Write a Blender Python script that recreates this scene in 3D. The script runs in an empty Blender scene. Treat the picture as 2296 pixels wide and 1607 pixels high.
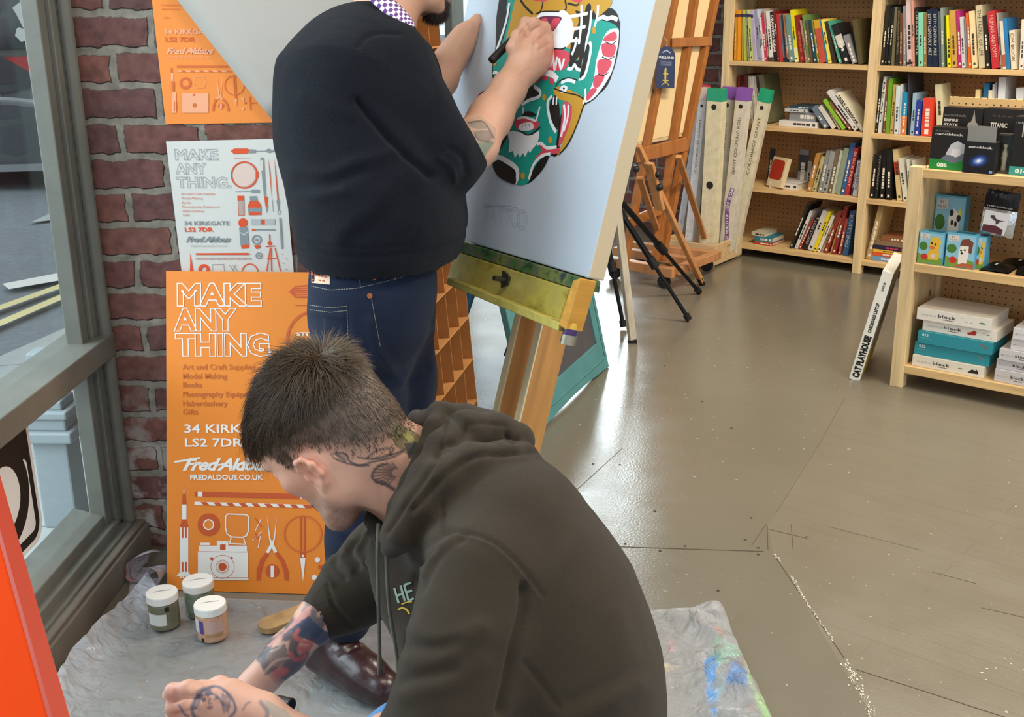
import bpy, bmesh, math, random
import numpy as np
from mathutils import Vector, Matrix

# ------------------------------------------------------------------ camera
S = bpy.context.scene
COL = S.collection
PW, PH, FOC, EYE = 2296.0, 1607.0, 2600.0, 1.52
PITCH, YAW, ROLL = math.radians(18.0), math.radians(3.0), math.radians(-0.8)
_f = np.array([-math.sin(YAW)*math.cos(PITCH), math.cos(YAW)*math.cos(PITCH), -math.sin(PITCH)])
_r = np.array([math.cos(YAW), math.sin(YAW), 0.0])
_u = np.cross(_r, _f)
RT = math.cos(ROLL)*_r + math.sin(ROLL)*_u
UP = math.cos(ROLL)*_u - math.sin(ROLL)*_r
FW = _f
CAM = np.array([0.0, 0.0, EYE])
cam_data = bpy.data.cameras.new('camera')
cam_data.sensor_width = 36.0
cam_data.lens = FOC/PW*36.0
cam_data.clip_start = 0.05
cam_data.clip_end = 200
cam = bpy.data.objects.new('camera', cam_data)
COL.objects.link(cam)
cam.matrix_world = Matrix(((RT[0], UP[0], -FW[0], 0), (RT[1], UP[1], -FW[1], 0), (RT[2], UP[2], -FW[2], EYE), (0, 0, 0, 1)))
S.camera = cam

# ------------------------------------------------------------------ world, lights, exposure
S.view_settings.view_transform = 'Standard'
S.view_settings.look = 'None'
S.view_settings.gamma = 1.0
S.view_settings.use_curve_mapping = False
S.view_settings.exposure = 0.10
world = bpy.data.worlds.new('overcast_sky')
S.world = world
world.use_nodes = True
_wn = world.node_tree.nodes
_wn['Background'].inputs[0].default_value = (0.80, 0.90, 1.0, 1)
_wn['Background'].inputs[1].default_value = 1.35

def area_light(name, loc, target, sx, sy, power, color):
    d = bpy.data.lights.new(name, 'AREA')
    d.shape = 'RECTANGLE'; d.size = sx; d.size_y = sy
    d.energy = power; d.color = color
    o = bpy.data.objects.new(name, d); COL.objects.link(o)
    o.location = loc
    o.rotation_euler = (Vector(target)-Vector(loc)).to_track_quat('-Z', 'Y').to_euler()
    return o
# daylight falling in through the shop window on the left, and the one at the far end
area_light('window_daylight', (-2.6, 1.9, 2.1), (0.2, 2.0, 0.5), 3.0, 2.2, 120, (0.80, 0.91, 1.0))
area_light('far_window_daylight', (-1.0, 9.6, 1.9), (0.2, 4.0, 0.4), 1.2, 1.9, 16, (0.85, 0.93, 1.0))
area_light('far_window_daylight', (0.22, 9.4, 2.0), (0.15, 3.5, 0.2), 0.40, 2.2, 75, (0.85, 0.93, 1.0))
# ceiling lamps of the shop
area_light('ceiling_lamp_light', (1.6, 4.2, 3.05), (1.5, 4.4, 0), 1.2, 0.5, 92, (1.0, 0.89, 0.72))
area_light('ceiling_lamp_light', (2.4, 2.0, 3.05), (2.3, 2.6, 0), 1.2, 0.5, 76, (1.0, 0.90, 0.74))
area_light('ceiling_lamp_light', (0.2, 1.4, 3.05), (0.2, 1.9, 0), 1.2, 0.5, 22, (1.0, 0.91, 0.78))

# ------------------------------------------------------------------ measuring helpers: pixel of the photo + a known plane -> a point in the room
def ray(px, py): return RT*((px-PW/2)/FOC) - UP*((py-PH/2)/FOC) + FW
def on_floor(px, py, z=0.0):
    r = ray(px, py); return CAM + r*((z-EYE)/r[2])
def at_y(px, py, y):
    r = ray(px, py); return CAM + r*(y/r[1])
def at_x(px, py, x):
    r = ray(px, py); return CAM + r*(x/r[0])
def at_d(px, py, d): return CAM + ray(px, py)*d
def on_plane(px, py, p0, n):
    r = ray(px, py); n = np.array(n, float)
    return CAM + r*(((np.array(p0, float)-CAM) @ n)/(r @ n))
def nz(v):
    v = np.array(v, float); return v/np.linalg.norm(v)

# ------------------------------------------------------------------ materials
def lin(h):
    if isinstance(h, str):
        h = h.lstrip('#'); c = [int(h[i:i+2], 16)/255 for i in (0, 2, 4)]
        return tuple(x/12.92 if x <= 0.04045 else ((x+0.055)/1.055)**2.4 for x in c)
    return tuple(h[:3])
_M = {}
def mat(color, rough=0.6, spec=0.4, metal=0.0, bump=0.0, bscale=60, var=0.0, vscale=8, trans=0.0, alpha=1.0, sheen=0.0, coat=0.0, key=None, stretch=None):
    k = (color if isinstance(color, str) else tuple(color), rough, spec, metal, bump, bscale, var, vscale, trans, alpha, sheen, coat, stretch)
    if k in _M: return _M[k]
    m = bpy.data.materials.new('paint'); m.use_nodes = True
    nt = m.node_tree; b = nt.nodes['Principled BSDF']
    c = lin(color)
    b.inputs['Base Color'].default_value = (*c, 1)
    b.inputs['Roughness'].default_value = rough
    b.inputs['Specular IOR Level'].default_value = spec
    b.inputs['Metallic'].default_value = metal
    if trans: b.inputs['Transmission Weight'].default_value = trans
    if alpha < 1: b.inputs['Alpha'].default_value = alpha
    if sheen:
        b.inputs['Sheen Weight'].default_value = sheen; b.inputs['Sheen Roughness'].default_value = 0.5
    if coat: b.inputs['Coat Weight'].default_value = coat; b.inputs['Coat Roughness'].default_value = 0.15
    if var or bump:
        tc = nt.nodes.new('ShaderNodeTexCoord')
        src = tc.outputs['Object']
        if stretch:
            mp = nt.nodes.new('ShaderNodeMapping'); mp.inputs['Scale'].default_value = stretch
            nt.links.new(src, mp.inputs[0]); src = mp.outputs[0]
    if var:
        n = nt.nodes.new('ShaderNodeTexNoise'); n.inputs['Scale'].default_value = vscale; n.inputs['Detail'].default_value = 5
        nt.links.new(src, n.inputs['Vector'])
        r = nt.nodes.new('ShaderNodeValToRGB')
        r.color_ramp.elements[0].position = 0.3; r.color_ramp.elements[1].position = 0.7
        r.color_ramp.elements[0].color = (*[max(0, x*(1-var)) for x in c], 1)
        r.color_ramp.elements[1].color = (*[min(1, x*(1+var)) for x in c], 1)
        nt.links.new(n.outputs['Fac'], r.inputs[0]); nt.links.new(r.outputs[0], b.inputs['Base Color'])
    if bump:
        n = nt.nodes.new('ShaderNodeTexNoise'); n.inputs['Scale'].default_value = bscale; n.inputs['Detail'].default_value = 4
        nt.links.new(src, n.inputs['Vector'])
        bp = nt.nodes.new('ShaderNodeBump'); bp.inputs['Strength'].default_value = bump; bp.inputs['Distance'].default_value = 0.01
        nt.links.new(n.outputs['Fac'], bp.inputs['Height']); nt.links.new(bp.outputs[0], b.inputs['Normal'])
    _M[k] = m
    return m
def attr_mat(name, rough=0.6, spec=0.35, bump=0.0, bscale=300, sss=0.0, sheen=0.0, attr='Col', coat=0.0):
    m = bpy.data.materials.new(name); m.use_nodes = True
    nt = m.node_tree; b = nt.nodes['Principled BSDF']
    a = nt.nodes.new('ShaderNodeAttribute'); a.attribute_name = attr
    nt.links.new(a.outputs['Color'], b.inputs['Base Color'])
    b.inputs['Roughness'].default_value = rough; b.inputs['Specular IOR Level'].default_value = spec
    if coat: b.inputs['Coat Weight'].default_value = coat; b.inputs['Coat Roughness'].default_value = 0.2
    if sss:
        b.inputs['Subsurface Weight'].default_value = sss; b.inputs['Subsurface Radius'].default_value = (1.0, 0.3, 0.15); b.inputs['Subsurface Scale'].default_value = 0.006
    if sheen: b.inputs['Sheen Weight'].default_value = sheen; b.inputs['Sheen Roughness'].default_value = 0.5
    if bump:
        tc = nt.nodes.new('ShaderNodeTexCoord'); n = nt.nodes.new('ShaderNodeTexNoise'); n.inputs['Scale'].default_value = bscale; n.inputs['Detail'].default_value = 4
        nt.links.new(tc.outputs['Object'], n.inputs['Vector'])
        bp = nt.nodes.new('ShaderNodeBump'); bp.inputs['Strength'].default_value = bump; bp.inputs['Distance'].default_value = 0.004
        nt.links.new(n.outputs['Fac'], bp.inputs['Height']); nt.links.new(bp.outputs[0], b.inputs['Normal'])
    return m
def wood(color, var=0.22, rough=0.5, scale=(40, 40, 3), knots=True):
    """pine: grain stretched along the local z axis, a few knots"""
    k = ('wood', color, var, rough, scale, knots)
    if k in _M: return _M[k]
    m = bpy.data.materials.new('wood'); m.use_nodes = True
    nt = m.node_tree; b = nt.nodes['Principled BSDF']; c = lin(color)
    tc = nt.nodes.new('ShaderNodeTexCoord'); mp = nt.nodes.new('ShaderNodeMapping'); mp.inputs['Scale'].default_value = scale
    nt.links.new(tc.outputs['Object'], mp.inputs[0])
    n = nt.nodes.new('ShaderNodeTexNoise'); n.inputs['Scale'].default_value = 1.0; n.inputs['Detail'].default_value = 6; n.inputs['Distortion'].default_value = 0.6
    nt.links.new(mp.outputs[0], n.inputs['Vector'])
    r = nt.nodes.new('ShaderNodeValToRGB')
    r.color_ramp.elements[0].position = 0.3; r.color_ramp.elements[1].position = 0.68
    r.color_ramp.elements[0].color = (*[x*(1-var) for x in c], 1)
    r.color_ramp.elements[1].color = (*[min(1, x*(1+var*0.6)) for x in c], 1)
    nt.links.new(n.outputs['Fac'], r.inputs[0])
    out = r.outputs[0]
    if knots:
        v = nt.nodes.new('ShaderNodeTexVoronoi'); v.inputs['Scale'].default_value = 4.2; v.inputs['Randomness'].default_value = 1.0
        nt.links.new(tc.outputs['Object'], v.inputs['Vector'])
        r2 = nt.nodes.new('ShaderNodeValToRGB'); r2.color_ramp.elements[0].position = 0.045; r2.color_ramp.elements[1].position = 0.075
        r2.color_ramp.elements[0].color = (1, 1, 1, 1); r2.color_ramp.elements[1].color = (0, 0, 0, 1)
        nt.links.new(v.outputs['Distance'], r2.inputs[0])
        mx = nt.nodes.new('ShaderNodeMix'); mx.data_type = 'RGBA'
        nt.links.new(r2.outputs[0], mx.inputs[0]); nt.links.new(out, mx.inputs[6]); mx.inputs[7].default_value = (*[x*0.28 for x in c], 1)
        out = mx.outputs[2]
    nt.links.new(out, b.inputs['Base Color'])
    b.inputs['Roughness'].default_value = rough; b.inputs['Specular IOR Level'].default_value = 0.3
    _M[k] = m
    return m

# ------------------------------------------------------------------ objects
def tag(o, label=None, cat=None, group=None, kind=None):
    if label: o['label'] = label
    if cat: o['category'] = cat
    if group: o['group'] = group
    if kind: o['kind'] = kind
    return o
def empty(name, loc=(0, 0, 0), rot=None, label=None, cat=None, group=None, mw=None):
    o = bpy.data.objects.new(name, None); COL.objects.link(o)
    o.empty_display_size = 0.05
    if mw is not None: o.matrix_world = mw
    else:
        o.location = loc
        if rot: o.rotation_euler = rot
    return tag(o, label, cat, group)
def frame(o, x, y, z):
    """matrix with origin o and the three axes as columns"""
    return Matrix(((x[0], y[0], z[0], o[0]), (x[1], y[1], z[1], o[1]), (x[2], y[2], z[2], o[2]), (0, 0, 0, 1)))
def link_mesh(name, me, m, parent=None, mw=None, smooth=False):
    ob = bpy.data.objects.new(name, me); COL.objects.link(ob)
    if m is not None:
        if isinstance(m, (list, tuple)):
            for x in m: me.materials.append(x)
        else: me.materials.append(m)
    if parent is not None: ob.parent = parent
    if mw is not None: ob.matrix_local = mw
    if smooth:
        me.polygons.foreach_set('use_smooth', [True]*len(me.polygons))
    return ob
class MB:
    """collects shapes into ONE mesh"""
    def __init__(s): s.v = []; s.f = []; s.mi = []
    def add(s, verts, faces, mi=0):
        b = len(s.v); s.v += [tuple(float(c) for c in p) for p in verts]
        s.f += [tuple(i+b for i in f) for f in faces]; s.mi += [mi]*len(faces); return s
    def box(s, lo, hi, mi=0, bev=0.0):
        (x0, y0, z0), (x1, y1, z1) = lo, hi
        return s.hexa([(x0, y0, z0), (x1, y0, z0), (x1, y1, z0), (x0, y1, z0), (x0, y0, z1), (x1, y0, z1), (x1, y1, z1), (x0, y1, z1)], mi)
    def hexa(s, p, mi=0):
        return s.add(p, [(3, 2, 1, 0), (4, 5, 6, 7), (0, 1, 5, 4), (1, 2, 6, 5), (2, 3, 7, 6), (3, 0, 4, 7)], mi)
    def beam(s, a, b, w, h, up=(0, 0, 1), mi=0):
        """bar from a to b; w across, h along 'up'"""
        a, b = np.array(a, float), np.array(b, float); d = nz(b-a); up = np.array(up, float)
        x = np.cross(d, up)
        if np.linalg.norm(x) < 1e-5: x = np.cross(d, (1, 0, 0))
        x = nz(x); y = nz(np.cross(x, d)); x = x*w/2; y = y*h/2
        return s.hexa([a-x-y, a+x-y, a+x+y, a-x+y, b-x-y, b+x-y, b+x+y, b-x+y], mi)
    def tube(s, pts, r, n=10, mi=0, cap=True):
        pts = [np.array(p, float) for p in pts]
        rs = r if hasattr(r, '__len__') else [r]*len(pts)
        rings = []; prev = None
        for i, p in enumerate(pts):
            d = nz(pts[min(i+1, len(pts)-1)]-pts[max(i-1, 0)])
            if prev is None:
                x = np.cross(d, (0, 0, 1))
                if np.linalg.norm(x) < 1e-3: x = np.cross(d, (1, 0, 0))
            else: x = prev - d*(prev@d)
            x = nz(x); prev = x; y = np.cross(d, x)
            rings.append([p+rs[i]*(math.cos(2*math.pi*k/n)*x+math.sin(2*math.pi*k/n)*y) for k in range(n)])
        v = [q for rg in rings for q in rg]; f = []
        for i in range(len(rings)-1):
            for k in range(n):
                f.append((i*n+k, i*n+(k+1) % n, (i+1)*n+(k+1) % n, (i+1)*n+k))
        if cap: f += [tuple(range(n-1, -1, -1)), tuple((len(rings)-1)*n+k for k in range(n))]
        return s.add(v, f, mi)
    def lathe(s, prof, n=32, mi=0, center=(0, 0, 0)):
        v = []; f = []; cx, cy, cz = center
        for r, z in prof:
            v += [(cx+r*math.cos(2*math.pi*k/n), cy+r*math.sin(2*math.pi*k/n), cz+z) for k in range(n)]
        for i in range(len(prof)-1):
            for k in range(n): f.append((i*n+k, i*n+(k+1) % n, (i+1)*n+(k+1) % n, (i+1)*n+k))
        f += [tuple(range(n-1, -1, -1)), tuple((len(prof)-1)*n+k for k in range(n))]
        return s.add(v, f, mi)
    def prism(s, poly, z0, z1, mi=0):
        n = len(poly)
        v = [(x, y, z0) for x, y in poly]+[(x, y, z1) for x, y in poly]
        f = [tuple(range(n-1, -1, -1)), tuple(range(n, 2*n))]+[(k, (k+1) % n, n+(k+1) % n, n+k) for k in range(n)]
        return s.add(v, f, mi)
    def flat(s, poly, z=0.0, mi=0):
        return s.add([(x, y, z) for x, y in poly], [tuple(range(len(poly)))], mi)
    def build(s, name, m, parent=None, mw=None, smooth=False, bevel=0.0, recalc=False):
        me = bpy.data.meshes.new(name); me.from_pydata(s.v, [], s.f); 
        if any(s.mi): me.polygons.foreach_set('material_index', s.mi)
        if recalc:
            bm = bmesh.new(); bm.from_mesh(me); bmesh.ops.recalc_face_normals(bm, faces=bm.faces); bm.to_mesh(me); bm.free()
        me.update()
        ob = link_mesh(name, me, m, parent, mw, smooth)
        if bevel:
            md = ob.modifiers.new('edge', 'BEVEL'); md.width = bevel; md.segments = 2; md.limit_method = 'ANGLE'
        return ob
def structure(o): o['kind'] = 'structure'; return o

def stroke(pts, w, closed=False):
    """mitred flat ribbon of width w along 2D pts -> list of quads that do not overlap"""
    P = [np.array(p, float) for p in pts]
    P = [p for i, p in enumerate(P) if i == 0 or np.linalg.norm(p-P[i-1]) > 1e-9]
    if closed and np.linalg.norm(P[0]-P[-1]) < 1e-9: P = P[:-1]
    n = len(P); L = []; R = []
    for i in range(n):
        a = P[(i-1) % n] if (closed or i > 0) else None; c = P[(i+1) % n] if (closed or i < n-1) else None
        d1 = (P[i]-a)/np.linalg.norm(P[i]-a) if a is not None else None; d2 = (c-P[i])/np.linalg.norm(c-P[i]) if c is not None else None
        if d1 is None: d1 = d2
        if d2 is None: d2 = d1
        n1 = np.array([-d1[1], d1[0]]); n2 = np.array([-d2[1], d2[0]]); m = n1+n2; q = np.linalg.norm(m)
        m = n1 if q < 1e-6 else m/q; k = w/2/max(0.45, m@n1)
        L.append(P[i]+m*k); R.append(P[i]-m*k)
    return [[tuple(R[i]), tuple(R[(i+1) % n]), tuple(L[(i+1) % n]), tuple(L[i])] for i in range(n if closed else n-1)]
def circ(cx, cy, rx, ry=None, n=28, a0=0, a1=2*math.pi):
    ry = ry or rx
    return [(cx+rx*math.cos(a0+(a1-a0)*k/n), cy+ry*math.sin(a0+(a1-a0)*k/n)) for k in range(n if abs(a1-a0-2*math.pi) < 1e-6 else n+1)]
def smooth_poly(pts, k=6):
    """Catmull-Rom closed outline"""
    p = np.array(pts, float); n = len(p); out = []
    for i in range(n):
        a, b, c, d = p[(i-1) % n], p[i], p[(i+1) % n], p[(i+2) % n]
        for j in range(k):
            t = j/k
            out.append(tuple(0.5*((2*b)+(-a+c)*t+(2*a-5*b+4*c-d)*t*t+(-a+3*b-3*c+d)*t**3)))
    return out
def smooth_line(pts, k=8):
    p = [np.array(q, float) for q in pts]; p = [2*p[0]-p[1]]+p+[2*p[-1]-p[-2]]; out = []
    for i in range(1, len(p)-2):
        a, b, c, d = p[i-1], p[i], p[i+1], p[i+2]
        for j in range(k):
            t = j/k
            out.append(0.5*((2*b)+(-a+c)*t+(2*a-5*b+4*c-d)*t*t+(-a+3*b-3*c+d)*t**3))
    out.append(p[-2]); return out

def lettering(name, text, height, m, parent, mw, bold=0.0, outline=0.0, shear=0.0, space=1.0, align='LEFT', xs=1.0, thick=0.0):
    """writing as a flat mesh; height = cap height; lies in the local xy plane of mw"""
    c = bpy.data.curves.new(name, 'FONT'); c.body = text
    c.size = height/0.73; c.space_character = space; c.shear = shear; c.align_x = align
    c.resolution_u = 2
    if outline:
        c.fill_mode = 'NONE'; c.offset = bold; c.bevel_depth = outline; c.bevel_resolution = 0
    else:
        c.offset = bold; c.extrude = thick
    o = bpy.data.objects.new(name, c)
    me = bpy.data.meshes.new_from_object(o)
    bpy.data.objects.remove(o); bpy.data.curves.remove(c)
    me.materials.clear()
    if outline:
        n = len(me.vertices); co = np.empty(n*3, 'f'); me.vertices.foreach_get('co', co); co = co.reshape(-1, 3); co[:, 2] *= 0.02
        me.vertices.foreach_set('co', co.ravel())
    me.polygons.foreach_set('use_smooth', [False]*len(me.polygons))
    if xs != 1.0:
        n = len(me.vertices); co = np.empty(n*3, 'f'); me.vertices.foreach_get('co', co); co = co.reshape(-1, 3); co[:, 0] *= xs
        me.vertices.foreach_set('co', co.ravel())
    me.name = name
    return link_mesh(name, me, m, parent, mw)

# ------------------------------------------------------------------ rounded organic shapes: blended distance fields turned into one skin
def rc(a, b, ra, rb=None, k=0.02, op='u'): return dict(t='rc', a=np.array(a, float), b=np.array(b, float), ra=ra, rb=ra if rb is None else rb, k=k, op=op)
def el(c, r, axes=None, k=0.02, op='u'): return dict(t='el', c=np.array(c, float), r=np.array(r, float), A=np.eye(3) if axes is None else np.array(axes, float), k=k, op=op)
def chain(pts, rs, k=0.02, op='u'):
    rs = rs if hasattr(rs, '__len__') else [rs]*len(pts)
    return [rc(pts[i], pts[i+1], rs[i], rs[i+1], k, op) for i in range(len(pts)-1)]
def skin(prims, res, smooth=1, return_raw=False):
    lo = np.full(3, 1e9); hi = -lo
    for p in prims:
        if p['op'] != 'u': continue
        if p['t'] == 'rc':
            R = max(p['ra'], p['rb']); l = np.minimum(p['a'], p['b'])-R; h = np.maximum(p['a'], p['b'])+R
        else:
            e = np.sqrt(((p['A']*p['r'][:, None])**2).sum(0)); l, h = p['c']-e, p['c']+e
        lo, hi = np.minimum(lo, l), np.maximum(hi, h)
    lo -= 4*res; hi += 4*res
    n = np.ceil((hi-lo)/res).astype(int)+1
    D = np.full(n, 0.2, np.float32)
    gx, gy, gz = [(lo[i]+np.arange(n[i])*res).astype(np.float32) for i in range(3)]
    for p in prims:
        k = max(p['k'], 1e-4); mg = k+3*res
        if p['t'] == 'rc':
            R = max(p['ra'], p['rb']); l = np.minimum(p['a'], p['b'])-R; h = np.maximum(p['a'], p['b'])+R
        else:
            e = np.sqrt(((p['A']*p['r'][:, None])**2).sum(0)); l, h = p['c']-e, p['c']+e
        i0 = np.maximum(np.floor((l-mg-lo)/res).astype(int), 0); i1 = np.minimum(np.ceil((h+mg-lo)/res).astype(int)+1, n)
        if (i1 <= i0).any(): continue
        sl = tuple(slice(a, b) for a, b in zip(i0, i1))
        X = gx[sl[0]][:, None, None]; Y = gy[sl[1]][None, :, None]; Z = gz[sl[2]][None, None, :]
        if p['t'] == 'rc':
            a, b = p['a'], p['b']; ba = b-a; L = max(ba@ba, 1e-12)
            t = np.clip(((X-a[0])*ba[0]+(Y-a[1])*ba[1]+(Z-a[2])*ba[2])/L, 0, 1)
            d = np.sqrt((X-a[0]-t*ba[0])**2+(Y-a[1]-t*ba[1])**2+(Z-a[2]-t*ba[2])**2)-(p['ra']+(p['rb']-p['ra'])*t)
        else:
            c, A, r = p['c'], p['A'], p['r']
            q = [((X-c[0])*A[i, 0]+(Y-c[1])*A[i, 1]+(Z-c[2])*A[i, 2]) for i in range(3)]
            k0 = np.sqrt((q[0]/r[0])**2+(q[1]/r[1])**2+(q[2]/r[2])**2)
            k1 = np.sqrt((q[0]/r[0]**2)**2+(q[1]/r[1]**2)**2+(q[2]/r[2]**2)**2)
            d = k0*(k0-1)/np.maximum(k1, 1e-6)
        o = D[sl]
        if p['op'] == 'u':
            h_ = np.maximum(k-np.abs(o-d), 0)/k; D[sl] = np.minimum(o, d)-h_*h_*k*0.25
        else:
            h_ = np.maximum(k-np.abs(o+d), 0)/k; D[sl] = np.maximum(o, -d)+h_*h_*k*0.25
    neg = D < 0
    cnt = np.zeros(n-1, np.int8); pos = np.zeros((*(n-1), 3), np.float32); ne = np.zeros(n-1, np.int8)
    def cell(a, off):
        return a[off[0]:off[0]+n[0]-1, off[1]:off[1]+n[1]-1, off[2]:off[2]+n[2]-1]
    corners = [(i, j, kk) for i in (0, 1) for j in (0, 1) for kk in (0, 1)]
    for ax in range(3):
        o1, o2 = [a for a in range(3) if a != ax]
        for s1 in (0, 1):
            for s2 in (0, 1):
                A0 = [0, 0, 0]; A0[o1] = s1; A0[o2] = s2; A1 = list(A0); A1[ax] = 1
                d0, d1 = cell(D, A0), cell(D, A1); cr = (d0 < 0) != (d1 < 0)
                t = np.where(cr, d0/np.where(d0-d1 == 0, 1, d0-d1), 0)
                pos[..., ax] += np.where(cr, t, 0)
                pos[..., o1] += np.where(cr, s1, 0); pos[..., o2] += np.where(cr, s2, 0)
                ne += cr
    act = ne > 0
    idx = np.full(n-1, -1, np.int64); idx[act] = np.arange(act.sum())
    ijk = np.argwhere(act)
    V = (ijk+pos[act]/ne[act][:, None])*res+lo
    quads = []
    for ax in range(3):
        o1, o2 = [(1, 2), (2, 0), (0, 1)][ax]
        sl0 = [slice(1, m-1) for m in n]; sl0[ax] = slice(0, n[ax]-1); sl1 = list(sl0); sl1[ax] = slice(1, n[ax])
        a, b = neg[tuple(sl0)], neg[tuple(sl1)]
        e = np.argwhere(a != b)
        if not len(e): continue
        sign = a[tuple(e.T)]
        base = e.copy(); 
        for o_ in (o1, o2): base[:, o_] += 1
        def gi(d1, d2):
            c = base.copy(); c[:, o1] -= d1; c[:, o2] -= d2
            return idx[tuple(c.T)]
        q = np.stack([gi(1, 1), gi(0, 1), gi(0, 0), gi(1, 0)], 1)
        q[~sign] = q[~sign][:, ::-1]
        quads.append(q)
    Q = np.concatenate(quads); Q = Q[(Q >= 0).all(1)]
    if smooth:
        E = np.concatenate([Q[:, [0, 1]], Q[:, [1, 2]], Q[:, [2, 3]], Q[:, [3, 0]]])
        for _ in range(smooth):
            acc = np.zeros_like(V); w = np.zeros(len(V))
            for c_ in range(3):
                acc[:, c_] = np.bincount(E[:, 0], V[E[:, 1], c_], len(V))+np.bincount(E[:, 1], V[E[:, 0], c_], len(V))
            w = np.bincount(E[:, 0], minlength=len(V))+np.bincount(E[:, 1], minlength=len(V))
            V = 0.5*V+0.5*acc/np.maximum(w, 1)[:, None]
    return V, Q
def mesh_from(name, V, Q, cols=None, attr='Col'):
    me = bpy.data.meshes.new(name)
    me.vertices.add(len(V)); me.vertices.foreach_set('co', np.asarray(V, np.float32).ravel())
    me.loops.add(Q.size); me.loops.foreach_set('vertex_index', Q.ravel().astype(np.int32))
    me.polygons.add(len(Q)); me.polygons.foreach_set('loop_start', np.arange(0, Q.size, Q.shape[1], dtype=np.int32))
    me.polygons.foreach_set('use_smooth', np.ones(len(Q), bool))
    me.update(calc_edges=True); me.validate()
    if cols is not None:
        a = me.color_attributes.new(attr, 'FLOAT_COLOR', 'POINT')
        c4 = np.ones((len(V), 4), np.float32); c4[:, :3] = cols
        a.data.foreach_set('color', c4.ravel())
    return me
def skin_obj(name, prims, res, m, parent=None, smooth=1, colour=None, disp=None):
    V, Q = skin(prims, res, smooth)
    cols = colour(V) if colour else None
    if disp is not None: V = disp(V, Q)
    return link_mesh(name, mesh_from(name, V, Q, cols), m, parent)
def vnormals(V, Q):
    n = np.cross(V[Q[:, 2]]-V[Q[:, 0]], V[Q[:, 3]]-V[Q[:, 1]]); N = np.zeros_like(V)
    for c in range(4):
        for a in range(3): N[:, a] += np.bincount(Q[:, c], n[:, a], len(V))
    return N/np.maximum(np.linalg.norm(N, axis=1), 1e-9)[:, None]
def snoise(V, seed, freq, octs=3):
    """cheap smooth pseudo-noise: sums of rotated sines"""
    rs = np.random.RandomState(seed); out = np.zeros(len(V)); amp = 1.0
    for _ in range(octs):
        for _k in range(4):
            d = rs.normal(size=3); d /= np.linalg.norm(d)
            out += amp*np.sin(V@d*freq*2*math.pi*rs.uniform(.7, 1.3)+rs.uniform(0, 6.28)+0.8*np.sin(V@np.roll(d, 1)*freq*4))/4
        freq *= 2; amp *= 0.5
    return out
rng = random.Random(7)
# ================================================================== THE SETTING
UX, WX = np.array([math.cos(math.radians(36)), -math.sin(math.radians(36)), 0]), np.array([math.sin(math.radians(36)), math.cos(math.radians(36)), 0])
YB = 2.93            # brick pier the posters hang on
XW = -1.23           # inner face of the window wall

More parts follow.
